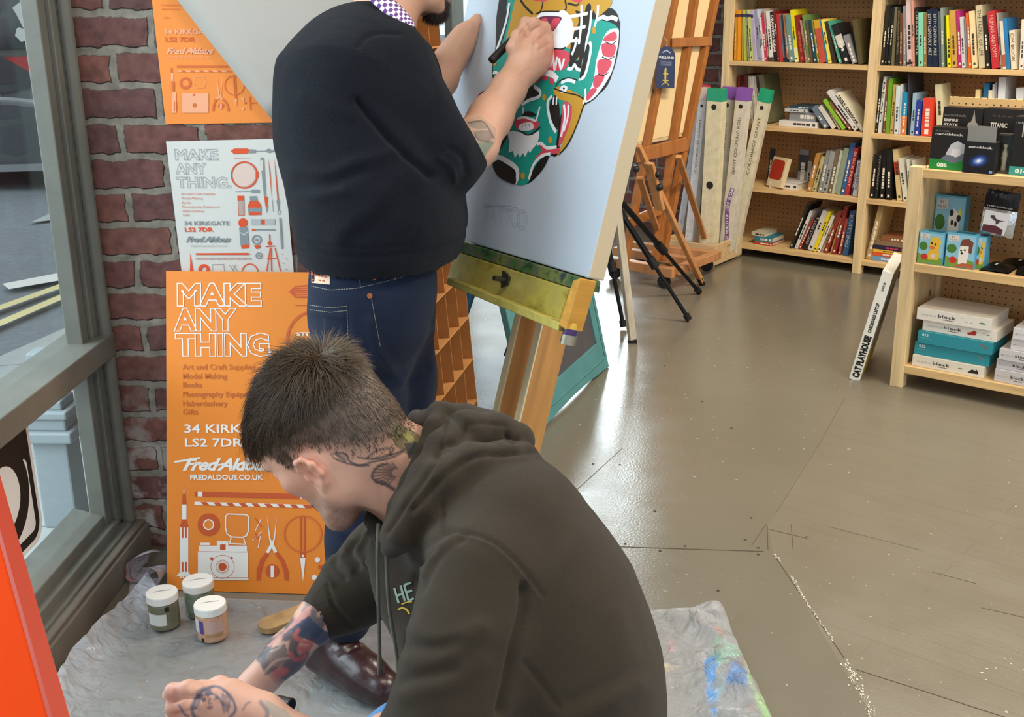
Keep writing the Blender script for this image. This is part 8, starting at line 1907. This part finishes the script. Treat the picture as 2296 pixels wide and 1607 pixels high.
# jumper
jm = []
for dz in (-.09, -.03, .03, .08):
    q_ = 1 if abs(dz) < .05 else .88
    jm += ch([(828, 122, DS_+dz*.7, 90*q_), (800, 200, DS_+dz, 156*q_), (808, 310, DS_+dz, 160*q_), (842, 420, DS_+dz, 164*q_), (852, 500, DS_+dz, 161*q_), (838, 555, DS_+dz, 146*q_)], .06)
jm += ch([(846, 132, 2.40, 70), (880, 170, 2.33, 84), (940, 265, 2.31, 72), (1000, 345, 2.31, 58), (1020, 368, 2.33, 50)], .05)
jm += ch([(1028, 372, 2.33, 46), (1044, 352, 2.345, 52)], .02)
jm += ch([(860, 120, 2.52, 66), (905, 150, 2.58, 62), (950, 205, 2.61, 52)], .05)
Vj, Qj = skin(jm, .0052, 1)
z3b = lambda *pts: [(600+a/2.472, b/2.472) for a, b in pts]
Vj = sculpt(Vj, Qj, [(z3b((500, 260), (540, 210), (620, 185), (740, 190)), 5, -.003), (z3b((500, 560), (600, 680), (700, 790), (800, 890), (900, 970)), 9, -.014), (z3b((150, 950), (330, 965), (470, 910), (700, 840)), 16, .0055), (z3b((170, 1020), (330, 1012), (520, 950)), 15, -.0055), (z3b((185, 1085), (260, 1095), (420, 1060)), 13, .0045), (z3b((400, 1320), (560, 1180), (680, 1060), (820, 930)), 26, .0045), (z3b((480, 1320), (620, 1210), (780, 1060)), 18, -.004), (z3b((240, 1345), (400, 1372), (600, 1380), (800, 1350)), 4, -.003), (z3b((200, 540), (330, 600), (450, 640)), 16, .004), (z3b((1010, 820), (1080, 870), (1100, 950)), 8, -.005), (z3b((960, 880), (1020, 930), (1040, 1000)), 8, .005), (z3b((880, 250), (930, 420), (980, 560)), 10, .002)])
Vj = Vj+vnormals(Vj, Qj)*(0.0022*snoise(Vj, 78, 5, 3))[:, None]
hz = at_d(790, 610, 2.29)[2]; below = V_b = Vj[:, 2] < hz; Qj = Qj[~V_b[Qj].any(1)]; used = np.unique(Qj); rem = np.full(len(Vj), -1); rem[used] = np.arange(len(used)); Vj = Vj[used]; Qj = rem[Qj]
lowb = np.clip(1-(Vj[:, 2]-hz)/.004, 0, 1); Vj[:, 2] -= (Vj[:, 2]-hz)*lowb*.8
band = np.exp(-((Vj[:, 2]-hz-.05)/.006)**2); Vj = Vj-vnormals(Vj, Qj)*(band*.003)[:, None]
JUM = fabric('knit', '10131b', bump=0.45, bscale=520, sheen=0.05, var=0.10, vscale=20, rough=0.95)
under(link_mesh('jumper', mesh_from('jumper', Vj, Qj), JUM), sm)
# gingham shirt collar
GING = bpy.data.materials.new('gingham'); GING.use_nodes = True; nt = GING.node_tree; N = nt.nodes; L = nt.links; bs = N['Principled BSDF']; uvn = N.new('ShaderNodeUVMap')
ckk = N.new('ShaderNodeTexChecker'); ckk.inputs['Scale'].default_value = 1.0; ckk.inputs[1].default_value = (*lin('ece4ee'), 1); ckk.inputs[2].default_value = (*lin('6a3f86'), 1)
L.new(uvn.outputs[0], ckk.inputs[0]); L.new(ckk.outputs[0], bs.inputs[0]); bs.inputs['Roughness'].default_value = 0.8
outer = [(806, -22, 2.30), (836, 8, 2.295), (868, 36, 2.295), (897, 58, 2.30), (917, 77, 2.325)]; inner = [(836, -44, 2.335), (864, -16, 2.33), (893, 12, 2.33), (915, 36, 2.335), (929, 58, 2.345)]
po_ = [D(*p) for p in outer]; pi_ = [D(*p) for p in inner]; po_ = smooth_line(po_, 5); pi_ = smooth_line(pi_, 5)
v = []; f = []; n_ = len(po_)
for i in range(n_):
    for j in range(5): t = j/4; v.append(tuple(np.array(po_[i])*(1-t)+np.array(pi_[i])*t-FW*0.012*math.sin(math.pi*t)))
for i in range(n_-1):
    for j in range(4): f.append((i*5+j, i*5+j+1, (i+1)*5+j+1, (i+1)*5+j))
x = MB(); x.add(v, f); col_ = x.build('shirt_collar', GING, None, smooth=True)
uvl = col_.data.uv_layers.new(name='UVMap')
for poly in col_.data.polygons:
    for li in poly.loop_indices: vi = col_.data.loops[li].vertex_index; uvl.data[li].uv = ((vi//5)*0.95+.02, (vi % 5)*1.1+.02)
md = col_.modifiers.new('thickness', 'SOLIDIFY'); md.thickness = .003; under(col_, sm)
# jeans
jn = []
for dz in (-.055, .055): jn += ch([(838, 580, DS_+.01+dz, 136), (836, 660, DS_+.01+dz, 128), (830, 720, DS_+.01+dz, 118)], .05)
jn += ch([(806, 720, 2.41, 104), (815, 850, 2.44, 92), (832, 1020, 2.50, 80), (808, 1200, 2.56, 70), (775, 1385, 2.615, 58)], .04)
jn += ch([(868, 720, 2.55, 106), (880, 850, 2.58, 92), (890, 1020, 2.66, 78), (905, 1200, 2.74, 66), (930, 1330, 2.80, 54)], .04)
Vn, Qn = skin(jn, .0056, 1)
Vn = sculpt(Vn, Qn, [([(690, 640), (760, 645), (850, 628), (970, 600)], 3, -.003), ([(778, 690), (782, 790), (775, 900)], 4, -.003), ([(830, 720), (845, 780), (900, 860)], 12, .005), ([(960, 740), (900, 850), (860, 900)], 12, .006), ([(820, 890), (880, 880), (960, 830)], 12, -.006), ([(700, 700), (770, 710)], 8, .003), ([(740, 1180), (790, 1200), (840, 1190)], 10, .004), ([(735, 1240), (790, 1250), (840, 1230)], 10, -.004)])
DJ = fabric('dark_denim', '1b2438', bump=0.3, bscale=900, sheen=0.05, var=0.22, vscale=9)
under(link_mesh('jeans', mesh_from('jeans', Vn, Qn), DJ), sm)
bv = BVHTree.FromPolygons([tuple(v) for v in Vn], [tuple(q) for q in Qn])
SZ = lambda *pts: [(340+a/2.1714, 600+b/2.1714) for a, b in pts]
def dense(pts, n=6): return [tuple(np.array(a)*(1-t)+np.array(b)*t) for a, b in zip(pts[:-1], pts[1:]) for t in np.linspace(0, 1, n, endpoint=False)]+[pts[-1]]
TH_ = mat('8d8678', rough=0.8)
def stitch(pts, w=2.0, gap=False):
    P_ = dense(pts, 10); out = []
    for i in range(0, len(P_)-1, 1): out += stroke([P_[i], tuple(np.array(P_[i])*.25+np.array(P_[i+1])*.75)], w)
    return out
laid('seam_stitching', stitch([(692, 640), (740, 650), (800, 646), (860, 632), (935, 612)], 1.2)+stitch([(694, 684), (740, 690), (778, 686)], 1.2)+stitch([(694, 694), (740, 700), (778, 696)], 1.2)+stitch([(778, 686), (780, 760)], 1.5)+stitch([(832, 664), (842, 720), (853, 778)], 1.2)+stitch([(806, 612), (808, 644)], 1.5)+stitch([(884, 604), (886, 628)], 1.5), TH_, sm, .0012)
laid('waist_patch', [[(691+i*8.2, 594+1.5*i), (691+(i+1)*8.2, 594+1.5*(i+1)), (690+(i+1)*8.2, 633+.8*(i+1)), (690+i*8.2, 633+.8*i)] for i in range(6)], mat('d9b99c', rough=0.75), sm, .0020)
laid('patch_print', [q for yy in (602, 608, 614) for i in range(5) for q in stroke([(697+i*7.4, yy+1.4*i), (702+i*7.4, yy+1.4*i+1)], 4)]+stroke([(698, 627), (704, 627)], 3)+stroke([(714, 628), (718, 628)], 3)+stroke([(722, 629), (727, 629)], 3), mat('c2573f', rough=0.8), sm, .0030)
for px_, py_ in ((838, 622), (829, 663), (916, 601)):
    q = lay(px_, py_, .001)
    if q is not None: x = MB(); x.tube([q, q-np.array(ray(px_, py_))*.003], .0055, 14); under(x.build('rivet', mat('9a5a34', rough=0.35, metal=0.8), None), sm)
# boots
def boot(heel, toe, nm_label):
    heel, toe = np.array(heel), np.array(toe); d_ = nz(toe-heel); s_ = np.array([-d_[1], d_[0], 0]); LL = np.linalg.norm(toe-heel); P_ = lambda a, b, z: heel+d_*a*LL+s_*b+np.array([0, 0, z])
    pr = chain([P_(.16, 0, .052), P_(.40, 0, .056), P_(.68, 0, .050), P_(.86, 0, .043)], [.036, .040, .044, .040], .03)+chain([P_(.68, .012, .045), P_(.86, .008, .042)], [.040, .038], .02)+chain([P_(.17, 0, .06), P_(.20, 0, .12), P_(.22, 0, .18)], [.040, .042, .047], .03)+chain([P_(.30, 0, .11), P_(.50, 0, .075), P_(.66, 0, .062)], [.036, .038, .036], .03)
    v, q = skin(pr, .0036, 2); v[:, 2] = np.maximum(v[:, 2], .022)
    P__, _z = to_px(v); v = sculpt(v, q, [([tuple(to_px(P_(.60, b_, .12)[None])[0][0]) for b_ in (-.05, 0, .05)], 5, -.002), ([tuple(to_px(P_(.55, b_, .13)[None])[0][0]) for b_ in (-.05, 0, .05)], 6, .002)])
    up_ = under(link_mesh('boot', mesh_from('boot', v, q), mat('2c1417', rough=0.30, spec=0.5, var=0.25, vscale=14, coat=0.15, bump=0.12, bscale=60)), sm); tag(up_, 'glossy oxblood lace-up boot')
    outl = []
    for a, w in ((-.02, .018), (.02, .034), (.12, .039), (.30, .036), (.45, .036), (.62, .044), (.80, .046), (.93, .038), (1.0, .020)): outl.append((a, w))
    poly = [P_(a, w, 0)[:2] for a, w in outl]+[P_(a, -w, 0)[:2] for a, w in outl[::-1]]; poly = smooth_poly(poly, 3)
    x = MB(); x.prism(poly, 0.0, 0.026); so_ = x.build('sole', mat('191614', rough=0.7), None, bevel=.004, recalc=True); so_.parent = up_; so_.matrix_parent_inverse = Matrix.Translation(-sm.location)
    b2 = BVHTree.FromPolygons([tuple(a) for a in v], [tuple(a) for a in q])
    for i in range(6):
        a_ = .62-.065*i; pts = []
        for b_ in np.linspace(-.026, .026, 7):
            h = b2.ray_cast(Vector(P_(a_+.02*math.sin(i+b_*40), b_, .4)), Vector((0, 0, -1)))
            if h[0] is not None: pts.append(np.array(h[0])+np.array([0, 0, .0016]))
        if len(pts) > 3: x = MB(); x.tube(pts, .0022, 6); lo_ = x.build('lace', mat('5a4a40', rough=0.8), None); lo_.parent = up_; lo_.matrix_parent_inverse = Matrix.Translation(-sm.location)
hh0, tt0 = on_floor(694, 1496), on_floor(886, 1597)
boot(hh0, tt0, ''); boot(on_floor(930, 1400)+np.array([-.05, .05, 0]), on_floor(1080, 1430)+np.array([.02, .10, 0]), '')
# his pen
q0, q1 = at_d(*z4p(305, 342), dh-.085), at_d(*z4p(520, 120), dh-.035); dv = nz(q1-q0); LL = np.linalg.norm(q1-q0)
pn = empty('marker_pen', loc=tuple(q0), label='black paint marker with white lettering held by the standing person against the canvas', cat='pen')
x = MB(); x.tube([(0, 0, 0), dv*.003, dv*LL*.42], [.0078, .0088, .0086], 18); x.build('cap', mat('161213', rough=0.35), pn)
x = MB(); x.tube([dv*LL*.425, dv*LL*.86], .0080, 18); x.build('barrel', mat('1b1718', rough=0.3), pn)
x = MB(); x.tube([dv*LL*.86, dv*LL*.97, dv*LL*1.03], [.0065, .004, .0015], 14); x.build('tip', mat('d8d4cc', rough=0.5), pn)
sd = nz(np.cross(dv, FW)); outv = -FW
for i, (a, b, h_) in enumerate(((.46, .58, .0022), (.46, .54, .0050), (.62, .70, .0030), (.72, .78, .004))):
    x = MB(); 
    for s in (-1, 1): pass
    c0, c1_ = dv*LL*a+outv*.0084, dv*LL*b+outv*.0084; x.add([c0-sd*h_/2, c1_-sd*h_/2, c1_+sd*h_/2, c0+sd*h_/2], [(0, 1, 2, 3)]); x.build('lettering_mark', mat('d8d6d2', rough=0.5), pn)
# ================================================================== SMALL THINGS ON THE FLOOR
# clear plastic dust sheet: spread under the two people, its edge crumpled up along the window ledge
PL = bpy.data.materials.new('clear_plastic'); PL.use_nodes = True; nt = PL.node_tree; N = nt.nodes; L = nt.links; bs = N['Principled BSDF']
at = N.new('ShaderNodeAttribute'); at.attribute_name = 'Col'; L.new(at.outputs['Color'], bs.inputs['Base Color']); bs.inputs['Roughness'].default_value = 0.22; bs.inputs['Specular IOR Level'].default_value = 0.6
tr = N.new('ShaderNodeBsdfTransparent'); mx = N.new('ShaderNodeMixShader'); L.new(at.outputs['Alpha'], mx.inputs[0]); L.new(tr.outputs[0], mx.inputs[1]); L.new(bs.outputs[0], mx.inputs[2]); L.new(mx.outputs[0], N['Material Output'].inputs[0])
tc = N.new('ShaderNodeTexCoord'); n1 = N.new('ShaderNodeTexNoise'); n1.inputs['Scale'].default_value = 16; n1.inputs['Detail'].default_value = 5; n1.inputs['Distortion'].default_value = 1.6; L.new(tc.outputs['Object'], n1.inputs[0])
vo = N.new('ShaderNodeTexVoronoi'); vo.feature = 'DISTANCE_TO_EDGE'; vo.inputs['Scale'].default_value = 11; L.new(tc.outputs['Object'], vo.inputs[0]); ad_ = N.new('ShaderNodeMath'); ad_.operation = 'MULTIPLY_ADD'; L.new(vo.outputs['Distance'], ad_.inputs[0]); ad_.inputs[1].default_value = 0.6; L.new(n1.outputs['Fac'], ad_.inputs[2])
bp = N.new('ShaderNodeBump'); bp.inputs['Strength'].default_value = 1.0; bp.inputs['Distance'].default_value = 0.02; L.new(ad_.outputs[0], bp.inputs['Height']); L.new(bp.outputs[0], bs.inputs['Normal'])
nx, ny = 150, 90
back = [on_floor(*p)[:2] for p in ((330, 1312), (366, 1338), (420, 1341), (700, 1350), (1000, 1350), (1330, 1352), (1425, 1365), (1530, 1378), (1625, 1390))]
frt = [on_floor(*p)[:2] for p in ((-150, 1900), (150, 1900), (600, 1900), (1000, 1900), (1400, 1900), (1550, 1880), (1700, 1850), (1810, 1800))]
back = np.array(smooth_line(back, 20)); frt = np.array(smooth_line(frt, 20)); re_ = lambda c: np.column_stack([np.interp(np.linspace(0, 1, nx+1), np.linspace(0, 1, len(c)), c[:, k]) for k in (0, 1)]); back = re_(back); frt = re_(frt) 
rs_ = np.random.RandomState(2); V = []
for j in range(ny+1):
    t = j/ny; row = back*(1-t)+frt*t
    V.append(np.column_stack([row, np.zeros(nx+1)]))
V = np.array(V).reshape(-1, 3)
V[:, 0] = np.maximum(V[:, 0], -1.183)
z = 0.004+0.0035*np.clip(snoise(V, 3, 5, 3)+.2, 0, 2); U_ = np.tile(np.linspace(0, 1, nx+1), ny+1); T_ = np.repeat(np.linspace(0, 1, ny+1), nx+1)
z += 0.046*np.clip((U_-.82)/.16, 0, 1)**1.2*np.clip(.45+.8*snoise(V, 8, 4.5, 3), 0, 1.8)*(1-np.exp(-(1-U_)*30)*.8)
rg = np.clip((U_-.80)/.1, 0, 1)*(1-np.exp(-(1-U_)*25)*.7); z += rg*(0.030*(1-np.abs(np.clip(snoise(V, 31, 2.6, 2), -1, 1)))**5+0.020*(1-np.abs(np.clip(snoise(V, 32, 5.0, 2), -1, 1)))**6)
lx = np.clip((-1.03-V[:, 0])/.15, 0, 1); z += (0.070*lx**1.5+0.020*lx*snoise(V, 5, 6, 3))*np.clip(1.2-T_*.3, 0, 1)
V[:, 2] = np.maximum(z, .0035); V[:, 0] += lx*0.012*snoise(V, 15, 7, 2)
V[:, 0] = np.maximum(V[:, 0], -1.186)
Q = np.array([[j*(nx+1)+i, j*(nx+1)+i+1, (j+1)*(nx+1)+i+1, (j+1)*(nx+1)+i] for j in range(ny) for i in range(nx)])[:, ::-1]
C = np.tile(np.array(lin('d4dbe6')), (len(V), 1)); A = np.full(len(V), .26)+0.40*lx+0.09*rg; 
P, _ = to_px(V)
def blot(pts, c, a, soft=0.0):
    w = in_poly(P, [tuple(q) for q in smooth_poly(pts, 4)])*a*np.clip(.8+.5*snoise(V, 4, 14, 2), 0, 1); mixc(C, w, c); A[:] = np.maximum(A, w*.85)
zf = lambda *pts: [(1300+a/2.305, 1100+b/2.305) for a, b in pts]
for pts, c, a in ((zf((640, 880), (690, 840), (730, 870), (700, 940), (720, 1060), (700, 1169), (660, 1100), (650, 960)), '3f8fd8', .9), (zf((790, 880), (850, 910), (870, 990), (820, 1000), (760, 980)), '3a86d6', .85), (zf((700, 740), (760, 780), (850, 830), (800, 860), (720, 900), (690, 830)), '8fc9b0', .75), (zf((860, 850), (900, 990), (960, 1090), (1000, 1169), (940, 1169), (900, 1060), (860, 930)), 'a3d08a', .85), (zf((700, 700), (740, 720), (750, 760), (715, 740)), 'e08a66', .7), (zf((610, 680), (640, 685), (630, 700)), 'dd6a5a', .8), (zf((440, 780), (490, 770), (490, 830), (450, 820)), 'df8a8a', .6), (zf((340, 930), (420, 900), (510, 905), (420, 950), (350, 980)), 'e6c98a', .7), (zf((820, 880), (850, 885), (840, 905)), 'e0785a', .8), (zf((870, 1110), (910, 1115), (900, 1150), (870, 1145)), 'e08a80', .7), (zf((340, 800), (375, 795), (370, 810)), '4060b0', .8), (zf((830, 820), (880, 840), (870, 865)), '4a94dc', .8), (zf((720, 950), (760, 960), (740, 1060), (700, 1040)), '9fc8d8', .6)): blot(pts, c, a)
# the curled end of the sheet at the foot of the wall
ro = len(V); rp_ = [(366, 1218), (345, 1218), (312, 1236), (296, 1268), (304, 1284), (335, 1276), (352, 1254), (362, 1258), (358, 1290), (345, 1340), (322, 1395), (300, 1450)]
path = [at_y(a, b, 2.80-.012*i) for i, (a, b) in enumerate(rp_)]; path = np.array(smooth_line(path, 6)); path[:, 0] = np.maximum(path[:, 0], -1.18)
rv = []
for i, p in enumerate(path):
    for k in range(7): s = k/6; rv.append(p+np.array([.012*math.sin(i*.3+3*s), .10*(s-.5), -.045*s*(1+.2*math.sin(i*.5))]))
rv = np.array(rv); rv[:, 2] = np.maximum(rv[:, 2], .006); rv[:, 0] = np.maximum(rv[:, 0], -1.183); rv[:, 1] = np.minimum(rv[:, 1], 2.86); n_ = len(path)
rq = np.array([[i*7+k, i*7+k+1, (i+1)*7+k+1, (i+1)*7+k] for i in range(n_-1) for k in range(6)])
rc_ = np.tile(np.array(lin('cbc6ce')), (len(rv), 1)); edge = np.tile(np.array([1, .3, 0, 0, 0, 0, 0]), n_)*np.repeat(np.exp(-((np.arange(n_)-18)/9.0)**2), 7); mixc(rc_, np.clip(edge, 0, 1)*.8, 'c85a70')
me = mesh_from('plastic_sheet', np.concatenate([V, rv]), np.concatenate([Q, rq+ro]), np.concatenate([C, rc_]))
c4 = np.ones((len(me.vertices), 4), np.float32); c4[:, :3] = np.concatenate([C, rc_]); c4[:, 3] = np.concatenate([A, np.full(len(rv), .62)]); me.color_attributes['Col'].data.foreach_set('color', c4.ravel())
sheet = link_mesh('plastic_sheet', me, PL)
tag(sheet, 'clear crumpled plastic dust sheet with paint smears spread on the floor under both people', 'dust sheet')

# three paint jars with white lids
def jar(px, py, r, h, paint, label, lab_c, extra):
    c = on_floor(px, py, 0.008); o = empty('paint_jar', loc=(c[0], c[1], 0.0075), label=label, cat='jar', group='paint jars')
    x = MB(); x.lathe([(r*.90, 0), (r*.98, .003), (r, .008), (r, h*.70), (r*.97, h*.75), (r*.90, h*.77)], 36); x.build('jar_body', mat(paint, rough=0.12, spec=0.6, var=0.15, vscale=25, coat=0.4), o, smooth=True)
    x = MB(); x.lathe([(r*1.0, h*.775), (r*1.03, h*.785), (r*1.03, h*.97), (r*1.0, h*.995), (r*.95, h), (.001, h)], 36); x.build('lid', mat('f1f0ea', rough=0.4), o, smooth=False)
    def wrap(a0, a1, z0, z1, nm, cc, rr=1.006):
        x = MB(); n_ = 12; v = []
        for i in range(n_+1): a = math.radians(a0+(a1-a0)*i/n_); v += [(r*rr*math.cos(a), r*rr*math.sin(a), h*z0), (r*rr*math.cos(a), r*rr*math.sin(a), h*z1)]
        x.add(v, [(2*i, 2*i+2, 2*i+3, 2*i+1) for i in range(n_)]); x.build(nm, mat(cc, rough=0.6), o, smooth=True)
    for e in extra: wrap(*e)
    x = MB(); [x.flat(q, h+.0006) for q in stroke([(-r*.5, -r*.1), (-r*.1, r*.1), (r*.5, r*.25)], .0022)]; x.build('lid_print', mat('9a9a98', rough=0.6), o)
jar(371, 1399, .0375, .092, '6f6c52', 'paint jar with olive glass and a white label, beside the window ledge', '', [(-140, -62, .18, .52, 'label', 'd6d6d0'), (-66, -48, .58, .72, 'dark_mark', '26231f', 1.007), (-40, -20, .2, .6, 'barcode', '6a6a58', 1.007)])
jar(451, 1372, .0375, .092, '76826a', 'paint jar with grey green contents, furthest back of the three', '', [(-130, -70, .2, .6, 'label', '7f8c7c'), (-60, -30, .2, .65, 'barcode', '8e9aa0')])
jar(478, 1425, .0375, .092, 'c99a7c', 'paint jar with peach contents and a purple barcode, nearest of the three', '', [(-165, -125, .3, .68, 'label', 'd5d8dc'), (-122, -104, .28, .66, 'barcode', '5a4a8a', 1.008), (-100, -30, .30, .66, 'label', 'cba79c'), (-118, -106, .04, .16, 'dark_mark', '26231f', 1.008), (-95, -30, .18, .27, 'print_band', 'b08a60')])
# yellowed wooden slat with a rounded end
sa, sb_ = on_floor(606, 1406, .012), on_floor(800, 1330, .012); sd = nz(sb_-sa); sn = np.array([-sd[1], sd[0], 0]); sl_ = np.linalg.norm(sb_-sa)
o = empty('wooden_slat', label='yellowed wooden slat with a rounded end lying on the dust sheet behind the tattooed forearm', cat='slat', mw=frame((sa[0], sa[1], .009), sd, sn, (0, 0, 1)))
x = MB(); x.prism([(sl_, -.03), (sl_, .03)]+[(.03*math.cos(a)-.0, .03*math.sin(a)) for a in np.linspace(math.pi/2, 3*math.pi/2, 12)], 0, .018); x.build('slat', mat('a5855a', rough=0.6, var=0.35, vscale=18), o, bevel=.003)
x = MB(); x.prism([(sl_*.5, -.012), (sl_, -.012), (sl_, .012), (sl_*.5, .012)], .0182, .024); x.build('slat_strip', mat('a07f3c', rough=0.6), o)
